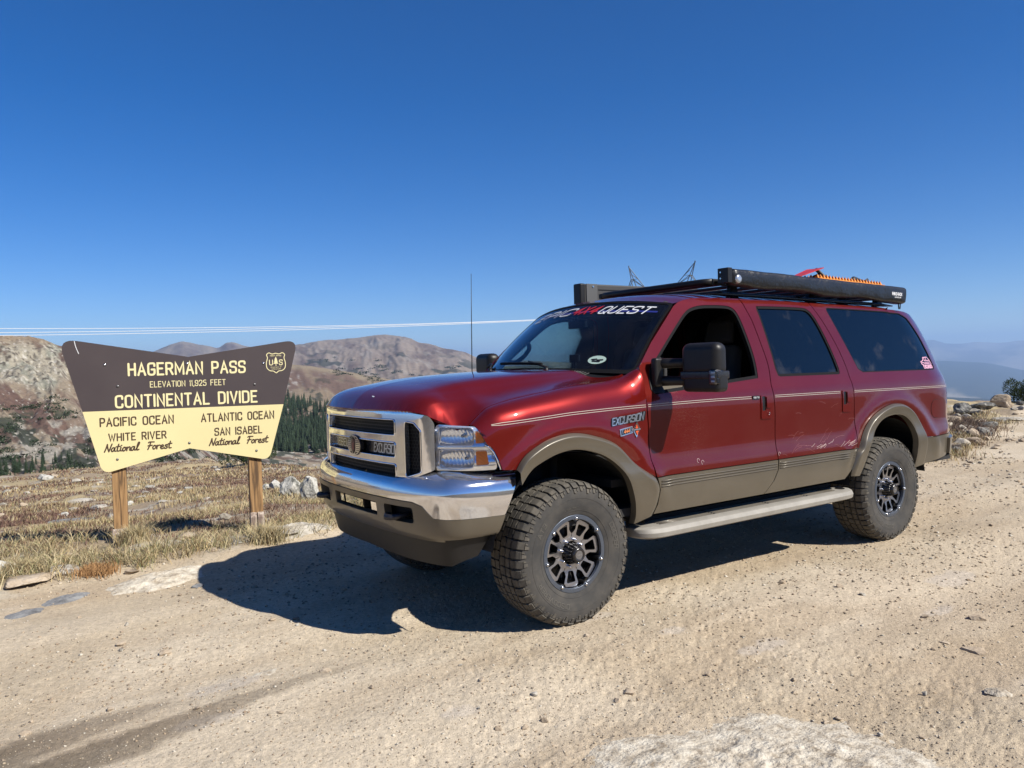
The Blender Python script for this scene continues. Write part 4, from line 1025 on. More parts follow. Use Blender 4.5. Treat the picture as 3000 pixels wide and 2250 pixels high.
# grab handles on the windscreen pillars
for s in (1, -1):
    mb = MB(); a = Vector(Bp(s*.93)); h = Vector(Hp(s*.93)); ax = (h-a)
    inn = Vector((.06, -s*.085, -.05))
    P = [a+ax*.28+Vector((.05, -s*.02, 0)), a+ax*.30+inn, a+ax*.42+inn*1.25, a+ax*.56+inn*1.1, a+ax*.62+Vector((.05, -s*.02, -.01))]
    mb.tube(catmull([tuple(q) for q in P], 5), .019, 8); mb.build('grab_handle', mat('dark blue grey trim', (.035, .04, .05), .7), CAR, smooth=True)
    mb = MB(); mb.tube([a+Vector((.035, -s*.03, 0)), a+ax*.5+Vector((.04, -s*.03, -.01)), h+Vector((.035, -s*.03, -.01))], .035, 8); mb.build('pillar_trim', bpy.data.materials['dark blue grey trim'], CAR, smooth=True)
# tinted glass in the far front window only (the near one is wound down)
sheet('window', WIN_F, side_map(-.012), TINTG, CAR, res=.1, mirror=True)
# rear glass sticker
SX = lambda a, b, d: tuple(float(q) for q in rear_map(-.004+d)(4.19+a*1.45, 1.450+b))
lettering('sticker_word', 'EXCURSION', SX, PINKV, qp if False else CAR, .028, .108, sw=.2, gap=.18, rscale=.3)
lettering('sticker_truck', '', SX, PINKV, CAR, 1, 1, sw=.006, polylines=[[(-.006, .036), (.006, .036)], [(-.008, .036), (-.010, .060), (.018, .070), (.030, .098), (.082, .100), (.106, .070), (.110, .038), (.098, .036)], [(.018, .040), (.085, .040)], [(.036, .072), (.040, .092)], [(.058, .070), (.060, .094)], [(.034, .070), (.098, .070)], [(.03, .054), (.10, .054)], [(-.004, .05), (.02, .052)]])
# scuffs on the doors
def scuff(name, lst, par, w, m):
    mb = MB()
    for pl in lst:
        v, f = ribbon(densify(pl, .04, False), w); mb.add([tuple(float(q) for q in side_map(.0009)(a, b)) for a, b in v], f)
    mb.build(name, m, par)
SC_M = mat('pale scuff', (.30, .10, .09), .7); SC2 = mat('chalk scuff', (.50, .36, .32), .8)
R2 = random.Random(5); L1 = []
for i in range(26):
    x = R2.uniform(1.98, 2.9); z = R2.choice([R2.uniform(.86, .95), R2.uniform(.95, 1.25)]); a = R2.uniform(-.5, .9); l = R2.uniform(.03, .13); L1.append(catmull([(x, z), (x+l*.5*math.cos(a), z+l*.5*math.sin(a)+.006), (x+l*math.cos(a), z+l*math.sin(a))], 4))
scuff('scuff_marks', L1, CAR, .0014, SC_M)
L1 = []
for i in range(16):
    x = R2.uniform(2.30, 2.86); z = .880+R2.uniform(-.03, .028); l = R2.uniform(.03, .09); a = R2.uniform(.1, .5); L1.append(catmull([(x, z), (x+l*.5*math.cos(a), z+l*.5*math.sin(a)), (x+l*math.cos(a), z+l*math.sin(a)+.004)], 4))
for x, z in ((1.12, .885), (1.08, .90), (1.95, .87)): L1.append([(x+.012*math.cos(k), z+.014*math.sin(k)) for k in np.linspace(0, 4.5, 9)])
L1.append([(.40+.0, 2.0)]*2) if False else None
scuff('chalky_scuffs', L1, CAR, .0024, SC2)
# ================================================================== WHEELS
TW = .318; TR = .4415
_pr = herm([0, .10, .135, .152, .161, .163, .160, .150, .140, .132], [.428, .426, .418, .400, .375, .345, .315, .280, .250, .236])
# carcass section: from tread centre (w=0) round the shoulder to the bead; s = arc parameter
SEC = catmull([(0, .4275), (.06, .4270), (.115, .4235), (.142, .412), (.156, .392), (.1625, .362), (.1630, .335), (.158, .300), (.149, .268), (.139, .243), (.134, .236)], 6)
SECd = np.r_[0, np.cumsum([math.dist(a, b) for a, b in zip(SEC[:-1], SEC[1:])])]
SEC = np.array(SEC); _sn = np.c_[-np.gradient(SEC[:, 1], SECd), np.gradient(SEC[:, 0], SECd)]; _sn /= np.linalg.norm(_sn, axis=1)[:, None]
def tyre_pt(th, s, h):
    """th around, s signed arc from the tread centre, h height above the carcass"""
    a = abs(s); w = np.interp(a, SECd, SEC[:, 0]); r = np.interp(a, SECd, SEC[:, 1]); nw = np.interp(a, SECd, _sn[:, 0]); nr = np.interp(a, SECd, _sn[:, 1])
    w += nw*h; r += nr*h
    if s < 0: w = -w
    return (r*math.sin(th), w, r*math.cos(th))
def tread_mesh():
    mb = MB(); N = 48; P = 2*math.pi/N
    def block(poly, h, sub=1):
        # poly in (pitch units, s)
        n = len(poly); cx = sum(p[0] for p in poly)/n; cy = sum(p[1] for p in poly)/n
        base = [tyre_pt(th0+p[0]*P, p[1], -.001) for p in poly]
        tp = [tyre_pt(th0+(cx+(p[0]-cx)*.93)*P, cy+(p[1]-cy)*.94, h) for p in poly]
        mb.add(base+tp, [tuple(range(n, 2*n))]+[(i, (i+1) % n, (i+1) % n+n, i+n) for i in range(n)])
    h = .0135
    for k in range(N):
        th0 = k*P
        alt = k % 2
        # centre rib blocks with zigzag flanks
        block([(.04, -.020), (.50, -.026), (.93, -.020), (.99, .0), (.93, .020), (.50, .026), (.04, .020), (.10, 0)], h)
        for s in (-1, 1):
            o = .5 if s > 0 else 0
            q = lambda L: [(a+o, s*b) for a, b in L]
            block(q([(.05, .031), (.52, .036), (.90, .030), (.96, .052), (.92, .074), (.50, .068), (.08, .074), (.00, .052)]), h)
            # shoulder lugs wrap over on to the sidewall
            ls = .150+(.012 if alt else 0)
            for (e0, e1) in ((.080, .128),):
                block(q([(.06, e0+.004), (.50, e0), (.86, e0+.004), (.90, e1), (.10, e1)]), h)
            block(q([(.10, .128), (.90, .128), (.88, ls), (.12, ls)]), .0125)
            # side biters
            l2 = .192 if alt else .180
            block(q([(.14, ls+.003), (.60, ls+.003), (.52, l2), (.22, l2)]), .0060)
            block(q([(.66, ls+.003), (.88, ls+.003), (.86, l2-.012), (.70, l2-.010)]), .0045)
    return mb
def tyre_text(mb, text, th_c, s0, hgt, width, flip=False):
    pls, tw = strokes(text, .22, rscale=.6)
    for i, pl in enumerate(pls):
        q = densify([((a/tw-.5)*width, b*hgt) for a, b in pl], .012, False); v, f = ribbon(q, hgt*.15)
        base = []
        for a, b in v:
            r = np.interp(s0, SECd, SEC[:, 1])
            base.append(tyre_pt(th_c+(a/r if not flip else -a/r), -(s0-b if not flip else s0-hgt+b), .0022+.0002*(i % 3)))
        mb.add(base, f)
GROOVE = mat('inner wheel black', (.010, .010, .011), .5, .3)  # near-black for the spoke flanks and bolt bosses
def make_wheel(rot):
    W = lathe('wheel', [(-.060, .205), (-.085, .218), (-.118, .2225), (-.125, .236), (-.131, .238), (-.131, .224)][::-1]+[(-.060, .205), (.11, .200), (.125, .236)], RIMB, CAR, 72)
    # tyre carcass
    prof = [(-a, b) for a, b in SEC[::-1]]+[(a, b) for a, b in SEC[1:]]
    lathe('tyre', prof, TYRE, W, 120)
    tr = tread_mesh().build('tread', TREAD, W)
    mb = MB(); tyre_text(mb, 'COOPER', rad(72)+rot*0, .262, .026, .165); tyre_text(mb, 'DISCOVERER', rad(215), .262, .026, .27); tyre_text(mb, 'AT3', rad(300), .262, .030, .085); tyre_text(mb, 'LT315 70R17', rad(350), .285, .010, .10)
    mb.build('sidewall_lettering', LETTR, W)
    mb = MB()
    for s0, hh in ((.222, .0016), (.300, .0018)):
        r = []
        for k in range(97): r.append(tyre_pt(2*math.pi*k/96, -s0, .0))
        mb.tube(r, .0016, 4, cap=False)
    mb.build('sidewall_ridges', TYRE, W, smooth=True)
    # bead ring with notched bolt bosses
    n = 7*14; v = []; prof = []
    mb = MB(); ro = .2395; vo = []
    ang = np.linspace(0, 2*math.pi, n, endpoint=False)
    rin = [.2095-.0125*max(0, 1-abs(((a*7/(2*math.pi)+.5) % 1)-.5)*9) for a in ang]
    for (yy_, rsel) in ((-.128, 'o'), (-.1385, 'o2'), (-.1385, 'i'), (-.118, 'i')):
        for a, ri in zip(ang, rin):
            r = ro if rsel == 'o' else ro-.004 if rsel == 'o2' else ri
            vo.append((r*math.sin(a), yy_, r*math.cos(a)))
    f = []
    for L in range(3):
        for i in range(n): j = (i+1) % n; f.append((L*n+i, L*n+j, (L+1)*n+j, (L+1)*n+i))
    ring = mesh('bead_ring', vo, f, RINGM, W); add_bevel(ring, .002, 2, 40)
    # spoke face
    yb = -.100
    HUBR = .088
    def T(th):
        def t(r, c, d):       # r radial, c sideways, d depth; dished slightly
            y = yb-d+.020*(1-min(1, r/.19))*0-.010*max(0, (r-.12)/.08)
            return ((r*math.sin(th)+c*math.cos(th)), y, (r*math.cos(th)-c*math.sin(th)))
        return t
    for k in range(7):
        th = 2*math.pi*(k+.5)/7
        outl = fillet([(.070, -.030), (.108, -.0505), (.120, -.044), (.140, -.040), (.182, -.054), (.202, -.041), (.2045, .0), (.202, .041), (.182, .054), (.140, .040), (.120, .044), (.108, .0505), (.070, .030)], .004, seg=2)
        hole = fillet([(.110, -.018), (.176, -.036), (.182, .036), (.110, .018)], .010, seg=3)
        def fm(off):
            t = T(th)
            def g(u, v_):
                u = np.asarray(u, float); v_ = np.asarray(v_, float); y = yb-off-.012*np.clip((u-.10)/.09, 0, 1)+0*v_
                return u*math.sin(th)+v_*math.cos(th), y, u*math.cos(th)-v_*math.sin(th)
            return g
        sp = sheet('spoke', outl, fm(0), SPOKEM, W, res=.02, holes=[hole], out=(0, -1, 0), edge_res=.012, thick=.004)
        # dark flanks behind the machined face
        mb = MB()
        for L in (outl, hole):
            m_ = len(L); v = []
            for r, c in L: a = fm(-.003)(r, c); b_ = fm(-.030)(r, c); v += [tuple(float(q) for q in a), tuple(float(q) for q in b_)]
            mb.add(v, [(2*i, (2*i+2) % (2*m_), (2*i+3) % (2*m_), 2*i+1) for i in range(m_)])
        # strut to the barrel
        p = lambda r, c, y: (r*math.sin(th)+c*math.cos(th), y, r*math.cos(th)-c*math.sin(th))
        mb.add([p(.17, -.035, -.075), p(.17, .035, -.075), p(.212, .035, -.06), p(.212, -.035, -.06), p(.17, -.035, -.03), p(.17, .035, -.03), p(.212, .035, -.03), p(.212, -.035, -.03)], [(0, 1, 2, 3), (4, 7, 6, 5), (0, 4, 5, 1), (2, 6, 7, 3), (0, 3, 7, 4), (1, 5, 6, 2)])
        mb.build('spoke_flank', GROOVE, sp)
    # web ring joining the spokes
    prof = [(-.0835, .072), (-.0835, .098), (-.060, .100), (-.05, .072)]
    prof = [(a-.017, b) for a, b in prof]; lathe('web_ring', prof, SPOKEM, W, 70, closed=True, smooth=False)
    # beadlock bolts and bosses
    for k in range(7):
        th = 2*math.pi*k/7; x = .2185*math.sin(th); z = .2185*math.cos(th)
        x = .2150*math.sin(th); z = .2150*math.cos(th)
        b_ = lathe('ring_bolt', [(-.150, 0), (-.150, .0045), (-.147, .0095), (-.1385, .0105)], STEEL, W, 14, center=(x, 0, z))
    for k in range(7):
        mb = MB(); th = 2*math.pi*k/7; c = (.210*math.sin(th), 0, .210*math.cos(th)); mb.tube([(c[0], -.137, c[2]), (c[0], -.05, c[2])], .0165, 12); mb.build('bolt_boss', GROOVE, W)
    # brake rotor / back plate and hub
    lathe('brake_disc', [(-.02, .19), (-.02, .07)], mat('brake steel', (.08, .075, .07), .5, .6) if not bpy.data.materials.get('brake steel') else bpy.data.materials['brake steel'], W, 48)
    lathe('hub', [(-.178, 0), (-.178, .020), (-.180, .0285), (-.184, .0335), (-.184, .040), (-.170, .047), (-.13, .050), (-.125, .056), (-.085, .062), (-.080, .075), (-.05, .075)], BLACKG, W, 40)
    mb = MB()
    for k in range(16):
        a = 2*math.pi*k/16; mb.tube([(.050*math.sin(a), -.160, .050*math.cos(a)), (.064*math.sin(a), -.09, .064*math.cos(a))], .004, 6)
    mb.build('hub_flutes', BLACKG, W, smooth=True)
    cap = lathe('hub_cap', [(-.1795, 0), (-.1795, .028)], mat('cap grey', (.16, .15, .14), .45, .5) if not bpy.data.materials.get('cap grey') else bpy.data.materials['cap grey'], W, 30)
    lettering('cap_letters', 'VISION', lambda a, b, d: (a, -.1797-d, b-.004), WHITE if False else SILVERT, cap, .009, .036, center=True, sw=.16)
    for k in range(8):
        a = 2*math.pi*k/8+.2; lathe('lug_nut', [(-.122, 0), (-.122, .006), (-.117, .0085), (-.095, .0085)], CHROMEC, W, 8, center=(.0815*math.sin(a), 0, .0815*math.cos(a)))
    return W
w0 = make_wheel(0)
def copy_tree(o, parent=None):
    c = o.copy(); COL.objects.link(c)
    if parent is not None: c.parent = parent
    for ch in o.children: copy_tree(ch, c)
    return c
wheels = [w0]+[copy_tree(w0, CAR) for _ in range(3)]
YW = .995-.163+.012
for w, (x, s, r, st) in zip(wheels, ((0, -1, rad(4), .0), (WB, -1, rad(-8), 0), (0, 1, 1.0, 0), (WB, 1, 2.0, 0))):
    w.rotation_mode = 'XYZ'
    w.rotation_euler = (0, r, 0) if s < 0 else (0, r, math.pi)
    w.location = (x, s*YW, RT)
# the hub sits above the ground by the loaded radius: small flat at the contact is hidden in the dirt

# ================================================================== ROOF GEAR
rk = empty('roof_rack', (0, 0, 0), CAR)
RZ0, RZ1 = 2.168, 2.105    # falls slightly towards the back, like the roof
rz = lambda x: RZ0+(RZ1-RZ0)*(x-1.62)/2.5
mb = MB()
for y in (-.66, .60): mb.box((2.86, y, (rz(1.62)+rz(4.1))/2), (2.44, .045, .045), Matrix.Rotation(math.atan((RZ0-RZ1)/2.5), 3, 'Y'))
mb.build('side_rail', BLACKP, rk, bevel=.008)
mb = MB(); mb.tube([(1.70, .60, rz(1.66)), (1.635, .54, rz(1.62)), (1.62, .45, rz(1.62)), (1.62, -.58, rz(1.62)), (1.655, -.66, rz(1.64))], .026, 10); mb.build('front_rail', BLACKP, rk, smooth=True)
for i, x in enumerate(np.linspace(1.82, 4.05, 11)):
    MB().box((x, -.03, rz(x)), (.085, 1.22, .020)).build('rack_slat', BLACKP, rk, bevel=.005)
for x in (1.9, 2.9, 3.35, 3.9):
    for y in (-.64, .60): MB().box((x, y, (rz(x)+2.02)/2), (.11, .06, rz(x)-2.03), None, (.6, .7)).build('rack_foot', BLACKP, rk, bevel=.008)
for y in (-.70, .70):
    mb = MB(); mb.tube([(x, y, float(_zr(x))+.038) for x in np.linspace(1.55, 4.05, 16)], [.006]+[.016]*14+[.006], 8)
    mb.build('roof_rail', BLACKG, CAR, smooth=True)
# --- near awning: rolled bag with soft folds
aw = empty('awning_bag', (0, 0, 0), CAR)
N_, K_ = 90, 20; v = []; f = []
for i in range(N_+1):
    t = i/N_; x = 1.66+(4.04-1.66)*t; zc = 2.196+(2.118-2.196)*t; yc = -.80-.0*t
    hh = .057+.010*t; hw = .056
    e = min(1, min(t, 1-t)*40+.55)
    for k in range(K_):
        a = 2*math.pi*k/K_; ca, sa = math.cos(a), math.sin(a)
        p = abs(ca)**.55*np.sign(ca); q = abs(sa)**.55*np.sign(sa)
        nz_ = float(fbm(np.array([x*6.0]), np.array([k*.45]), 4, 5)[0])*.011*(1.4 if sa < .2 else .5)
        sag = -.012*max(0, -sa)*(1+math.sin(x*7.0)*.5)
        v.append((x, yc+(hw*p)*e+nz_*.6*p, zc+(hh*q)*e+nz_*.8+sag))
for i in range(N_):
    for k in range(K_): f.append((i*K_+k, i*K_+(k+1) % K_, (i+1)*K_+(k+1) % K_, (i+1)*K_+k))
f.append(tuple(range(K_))[::-1]); f.append(tuple(N_*K_+k for k in range(K_)))
mesh('bag_cover', v, f, TARP, aw, smooth=True)
mb = MB(); mb.box((1.632, -.80, 2.198), (.050, .100, .112)); ob = mb.build('end_bracket', BLACKP, aw, bevel=.006)
mb = MB(); [mb.tube([(1.608, -.80+dy, 2.198+dz), (1.604, -.80+dy, 2.198+dz)], .007, 8) for dy, dz in ((.02, .025), (.02, -.02))]; mb.build('bracket_bolts', STEEL, ob)
lathe('end_loop', [(-.862, 0), (-.866, .024), (-.858, .032), (-.845, .034)], CHROMEC if False else mat('foil roll end', (.5, .52, .55), .25, .7), aw, 20, center=(1.715, 0, 2.172))
mb = MB()
for dx in (-.012, .012): mb.tube([(3.965+dx, -.815, 2.065), (3.965+dx*1.3, -.815, 2.030), (3.965+dx*.8, -.815, 1.995)], .005, 6)
mb.tube([(3.953, -.815, 1.995), (3.977, -.815, 1.995)], .005, 6); mb.tube([(3.965, -.815, 2.09), (3.965, -.815, 2.05)], .010, 6); mb.build('buckle', BLACKP, aw, smooth=True)
AT = lambda a, b, d: (3.775+a, -.8555-d-.003, 2.110+b-.032*a)
lettering('cover_word', 'RHINO-RACK', AT, WHITE, aw, .024, .16, sw=.22, gap=.16, rscale=.5)
lettering('cover_word', 'SUNSEEKER', lambda a, b, d: AT(a+.04, b-.022, d), WHITE, aw, .010, .10, sw=.2, gap=.2, slant=.2)
for x in (1.75, 2.75, 3.8): MB().box((x, -.735, rz(x)+.010), (.05, .14, .035)).build('awning_bracket', BLACKP, aw, bevel=.004)
# --- far awning: deep box section bag on the passenger side
fa = empty('side_awning', (0, 0, 0), CAR)
mb = MB(); mb.box((2.85, .855, 2.200), (2.45, .100, .200)); mb.build('case', mat('grey black canvas', (.030, .030, .032), .6, bump=(30, .3, .005), dust=(DUST, .12, 4)), fa, bevel=.014, seg=3)
mb = MB(); mb.box((1.615, .855, 2.200), (.06, .106, .206)); mb.build('end_cap', BLACKP, fa, bevel=.014, seg=3)
mb = MB(); mb.box((1.715, .800, 2.200), (.13, .012, .20)); pl = mb.build('end_plate', mat('grey plate', (.09, .09, .088), .55), fa, bevel=.004)
mb = MB()
for z in (2.275, 2.135): mb.tube([(1.725, .794, z), (1.725, .788, z)], .009, 10)
mb.build('plate_rivets', STEEL, pl)
mb = MB(); mb.box((2.85, .8035, 2.250), (2.1, .006, .007)); mb.box((2.85, .8035, 2.145), (2.1, .006, .007)); mb.build('case_seams', BLACKP, fa)
car_finish()

# ---- things strapped on the rack: each one is its own thing
sv = empty('shovel', (2.9, -.35, 2.14)); tag(sv, 'red plastic shovel blade lying on the roof rack behind the black awning bag', 'shovel')
blade = [(0, 0), (.10, .055), (.33, .085), (.36, .055), (.36, -.055), (.33, -.085), (.10, -.055)]
v = []; 
def SB(x, y): return (2.82+x-2.9, -.52+y+.35, 2.255+.26*x-2.14+1.6*y*y+.002)
mb = MB(); n = len(blade); v = [SB(x, y) for x, y in blade]+[(a, b, c-.008) for a, b, c in [SB(x, y) for x, y in blade]]
mb.add(v, [tuple(range(n-1, -1, -1)), tuple(range(n, 2*n))]+[(i, (i+1) % n, (i+1) % n+n, i+n) for i in range(n)]); mb.build('shovel_blade', mat('red plastic', (.62, .03, .03), .4, noise=(8, (.5, .05, .04), .4, .7)), sv)
mb = MB(); mb.tube([(SB(.34, 0)[0], SB(.34, 0)[1], SB(.34, 0)[2]), (.55, -.18, .05), (1.0, -.16, .03)], .016, 8); mb.build('shovel_handle', BLACKP, sv, smooth=True)
for idx, (y0, z0, lab) in enumerate(((-.50, 2.238, 'orange toothed traction board strapped on the roof rack, the one nearest the awning bag'), (-.28, 2.25, 'orange toothed traction board on the roof rack, farther from the awning bag'))):
    tb = empty('traction_board', (3.60, y0, z0)); tag(tb, lab, 'traction board', 'orange traction boards on the roof rack')
    mb = MB(); mb.box((0, 0, .0), (1.02, .20, .022)); 
    for i in range(22):
        for j in (-1, 0, 1): x = -.49+i*.0465; mb.add([(x-.013, j*.06-.02, .011), (x+.013, j*.06-.02, .011), (x+.013, j*.06+.02, .011), (x-.013, j*.06+.02, .011), (x+.004, j*.06, .050)], [(0, 1, 4), (1, 2, 4), (2, 3, 4), (3, 0, 4)])
    mb.build('board_plate', mat('orange plastic', (.85, .30, .03), .45) if idx == 0 else bpy.data.materials['orange plastic'], tb)
    tb.rotation_euler = (0, .030, 0)
mb = MB(); mb.tube([(3.13, -.52, 2.275), (3.22, -.50, 2.290), (3.30, -.52, 2.283), (3.38, -.50, 2.270)], [.018, .024, .022, .012], 10); o = mb.build('strap_bundle', mat('black webbing', (.012, .013, .02), .6), smooth=True); tag(o, 'dark bundled strap between the red shovel and the orange traction boards', 'strap')
mb = MB(); mb.tube([(3.66, -.54, 2.262), (3.73, -.52, 2.282), (3.82, -.50, 2.275), (3.94, -.50, 2.262)], [.016, .026, .024, .015], 10); mb.tube([(3.92, -.5, 2.262), (3.96, -.52, 2.292)], [.012, .010], 8); mb.tube([(3.84, -.5, 2.272), (3.86, -.5, 2.225)], .010, 8)
o = mb.build('tie_down_clamp', bpy.data.materials['black webbing'], smooth=True); tag(o, 'black tie-down clamp with a lever on the rear part of the orange traction boards', 'clamp')
# ================================================================== GROUND
CX, CY = CAM[0], CAM[1]
_ye = herm([-200, -40, -3, -1.5, 0, 4, 8, 10.6, 13, 17, 30, 200], [3., 2.4, 2.2, 2.05, 2.55, 2.4, 1.2, 1.5, 2.5, 3.6, 8.5, 80])
_zl = herm([-1, 0, 1.3, 3, 8, 15, 27, 33, 45, 70, 120, 260], [0, 0, -.02, -.15, -.66, -1.20, -2.02, -2.6, -5.5, -13, -22, -40])
_zr2 = herm([-1, 0, 1, 2.5, 4, 8, 20, 60, 260], [0, .0, .07, .12, -.3, -2.2, -9, -25, -60])
def edge(x): return _ye(x)+.28*fbm(np.asarray(x)*.9, np.zeros_like(np.asarray(x, float))+3.3, 4, 41)
def ground_base(x, y):
    x = np.asarray(x, float); y = np.asarray(y, float)
    e = y-_ye(x); w = sstep(5, 11, x)
    z = _zl(e)*(1-w)+_zr2(e)*w
    z = z-np.clip(x-22.5, 0, None)**1.15*.15
    # land behind the photographer climbs gently
    b = np.clip((-y-9)/50, 0, 4); z = z+b*b*1.6+b*1.2
    return z
def veg(x, y):
    return sstep(-.15, .55, y-edge(x)+.35*fbm(x*1.7, y*1.7, 4, 61))
def ground_h(x, y, fine=True):
    x = np.asarray(x, float); y = np.asarray(y, float)
    z = ground_base(x, y); r = np.hypot(x-CX, y-CY); v = veg(x, y)
    z = z+fbm(x*.35, y*.35, 4, 3)*.055*(.25+v)
    z = z+v*fbm(x*1.1, y*1.1, 5, 9)*.10*sstep(5, 9, r)*(1+.03*np.clip(r-10, 0, 30))
    # raised crumbling bank along the far side of the track
    ee = y-edge(x); z = z+.045*np.exp(-((ee-.25)/.3)**2)*(1-sstep(3, 6, x))
    # wheel tracks run along the road
    tr = (1-v)*(.012*np.sin((y+.1*x+.5*fbm(x*.25, y*.25, 2, 8))*3.1)+.006*np.sin((y-.04*x)*7.0+2*fbm(x*.4, y*.5, 2, 5)))
    z = z+tr*(1-.75*np.exp(-((y+1)/1.4)**2)*0)
    z = z-.004
    if fine:
        near = 1-sstep(6, 16, r)
        z = z+near*(fbm(x*9, y*9, 3, 21)*.0055+fbm(x*38, y*38, 2, 23)*.0028*(1-sstep(3, 8, r)))
        # lumpy prints pressed by tyres
        pz = np.clip(fbm(x*15+y*4, y*33-x*6, 2, 31), .1, .5)-.1
        z = z-near*(1-v)*pz*.016*sstep(.0, .5, fbm(x*.45, y*.45, 3, 77)+.25)
    # keep clear under the tyres
    for tx, ty in ((0, -.84), (WB, -.84), (0, .84), (WB, .84)):
        q = np.exp(-(((x-tx)/.30)**2+((y-ty)/.30)**2)); z = z*(1-q)+q*(.004)
    return z
# >>>MESH
def attr_mat(name, rough=.9, noise_scale=30, lo=.78, hi=1.18, bump=None, scale2=None, spec=.25, speck=None):
    m = bpy.data.materials.new(name); m.use_nodes = True; N = m.node_tree.nodes; L = m.node_tree.links; b = N['Principled BSDF']
    b.inputs['Roughness'].default_value = rough; b.inputs['Specular IOR Level'].default_value = spec
    a = N.new('ShaderNodeAttribute'); a.attribute_name = 'Col'; tc = N.new('ShaderNodeTexCoord')
    n = N.new('ShaderNodeTexNoise'); n.inputs['Scale'].default_value = noise_scale; n.inputs['Detail'].default_value = 10; n.inputs['Roughness'].default_value = .65; L.new(tc.outputs['Object'], n.inputs[0])
    mr = N.new('ShaderNodeMapRange'); L.new(n.outputs[0], mr.inputs[0]); mr.inputs[1].default_value = .25; mr.inputs[2].default_value = .75; mr.inputs[3].default_value = lo*ALB; mr.inputs[4].default_value = hi*ALB
    mx = N.new('ShaderNodeVectorMath'); mx.operation = 'SCALE'; L.new(a.outputs['Color'], mx.inputs[0]); L.new(mr.outputs[0], mx.inputs['Scale'])
    out = mx.outputs[0]
    if speck:   # (scale, colour, threshold)
        for sc, c, th in speck:
            v = N.new('ShaderNodeTexVoronoi'); v.inputs['Scale'].default_value = sc; L.new(tc.outputs['Object'], v.inputs[0])
            g = N.new('ShaderNodeMath'); g.operation = 'LESS_THAN'; L.new(v.outputs['Distance'], g.inputs[0]); g.inputs[1].default_value = th
            n2 = N.new('ShaderNodeTexNoise'); n2.inputs['Scale'].default_value = sc*.13; L.new(tc.outputs['Object'], n2.inputs[0])
            g2 = N.new('ShaderNodeMath'); g2.operation = 'GREATER_THAN'; L.new(n2.outputs[0], g2.inputs[0]); g2.inputs[1].default_value = .52
            g3 = N.new('ShaderNodeMath'); g3.operation = 'MULTIPLY'; L.new(g.outputs[0], g3.inputs[0]); L.new(g2.outputs[0], g3.inputs[1])
            x = N.new('ShaderNodeMix'); x.data_type = 'RGBA'; L.new(g3.outputs[0], x.inputs[0]); L.new(out, x.inputs[6]); x.inputs[7].default_value = (*[q*ALB for q in c], 1); out = x.outputs[2]
    L.new(out, b.inputs['Base Color'])
    if bump:
        prev = None
        for sc, st, di in bump:
            n3 = N.new('ShaderNodeTexNoise'); n3.inputs['Scale'].default_value = sc; n3.inputs['Detail'].default_value = 6; n3.inputs['Roughness'].default_value = .6; L.new(tc.outputs['Object'], n3.inputs[0])
            bp = N.new('ShaderNodeBump'); bp.inputs['Strength'].default_value = st; bp.inputs['Distance'].default_value = di; L.new(n3.outputs[0], bp.inputs['Height'])
            if prev: L.new(prev, bp.inputs['Normal'])
            prev = bp.outputs[0]
        L.new(prev, b.inputs['Normal'])
    return m
def grid_faces(n, m, wrap=False):
    i = np.arange(n-1)[:, None]; j = np.arange(m-1)[None]; a = (i*m+j).ravel(); b = a+1; c = a+m+1; d = a+m
    return np.stack([a, d, c, b], 1)
def lerp(a, b, t): return np.asarray(a)[None]*(1-t[:, None])+np.asarray(b)[None]*t[:, None]
def mixc(base, c, t): return base*(1-t[:, None])+np.asarray(c)[None]*t[:, None]

# --- polar ground sheet round the photographer, fine where it is looked at
azf = np.concatenate([np.linspace(-180, -8, 80)[:-1], np.linspace(-8, 78, 1050), np.linspace(78, 180, 60)[1:]])
rr_ = np.concatenate([np.linspace(.05, 2.2, 12)[:-1], np.exp(np.linspace(math.log(2.2), math.log(45), 460)), np.exp(np.linspace(math.log(46), math.log(260), 40))])
AZ, RR = np.meshgrid(np.radians(azf), rr_, indexing='ij')
gx = CX+np.sin(AZ)*RR; gy = CY+np.cos(AZ)*RR
gz = ground_h(gx.ravel(), gy.ravel()).reshape(gx.shape)
X, Y = gx.ravel(), gy.ravel(); V_ = veg(X, Y); rD = np.hypot(X-CX, Y-CY)
DIRT = np.array([.57, .465, .325]); DIRT2 = np.array([.65, .545, .40]); DIRT3 = np.array([.47, .365, .245])
n1 = fbm(X*.6, Y*.6, 5, 2)*.5+.5; n2_ = fbm(X*3.1, Y*3.1, 4, 12)*.5+.5; n3_ = fbm(X*.9+3, Y*2.6, 4, 19)*.5+.5
col = lerp(DIRT, DIRT2, sstep(.42, .62, n1)); col = mixc(col, DIRT3, sstep(.5, .72, n3_)*.55); col = col*(1+.16*(n2_-.5))[:, None]
trk = np.sin((Y+.1*X+.5*fbm(X*.25, Y*.25, 2, 8))*3.1)*.6+fbm(X*.35+Y*.1, Y*3.4-X*.35, 4, 29)*.8
col = mixc(col, (.66, .55, .40), sstep(.25, .75, trk)*.55*(1-V_)); col = mixc(col, (.47, .36, .235), sstep(-.25, -.8, trk)*.45*(1-V_))
# pale exposed bedrock patches flush with the track
pb = 0
for (px, py, ax, ay) in ((-1.95, -.55, .22, .10), (-2.15, -.95, .18, .06), (-1.2, -1.6, .10, .05), (.6, -1.9, .25, .08), (2.6, -1.9, .3, .12), (.2, -.95, .14, .05), (1.9, -2.2, .20, .06), (.35, -1.45, .12, .05)):
    q = np.exp(-(((X-px)/ax)**2+((Y-py)/ay)**2)); pb = np.maximum(pb, sstep(.35, .6, q+.35*fbm(X*9, Y*9, 3, 55)))
col = mixc(col, (.60, .52, .42), pb*.75)
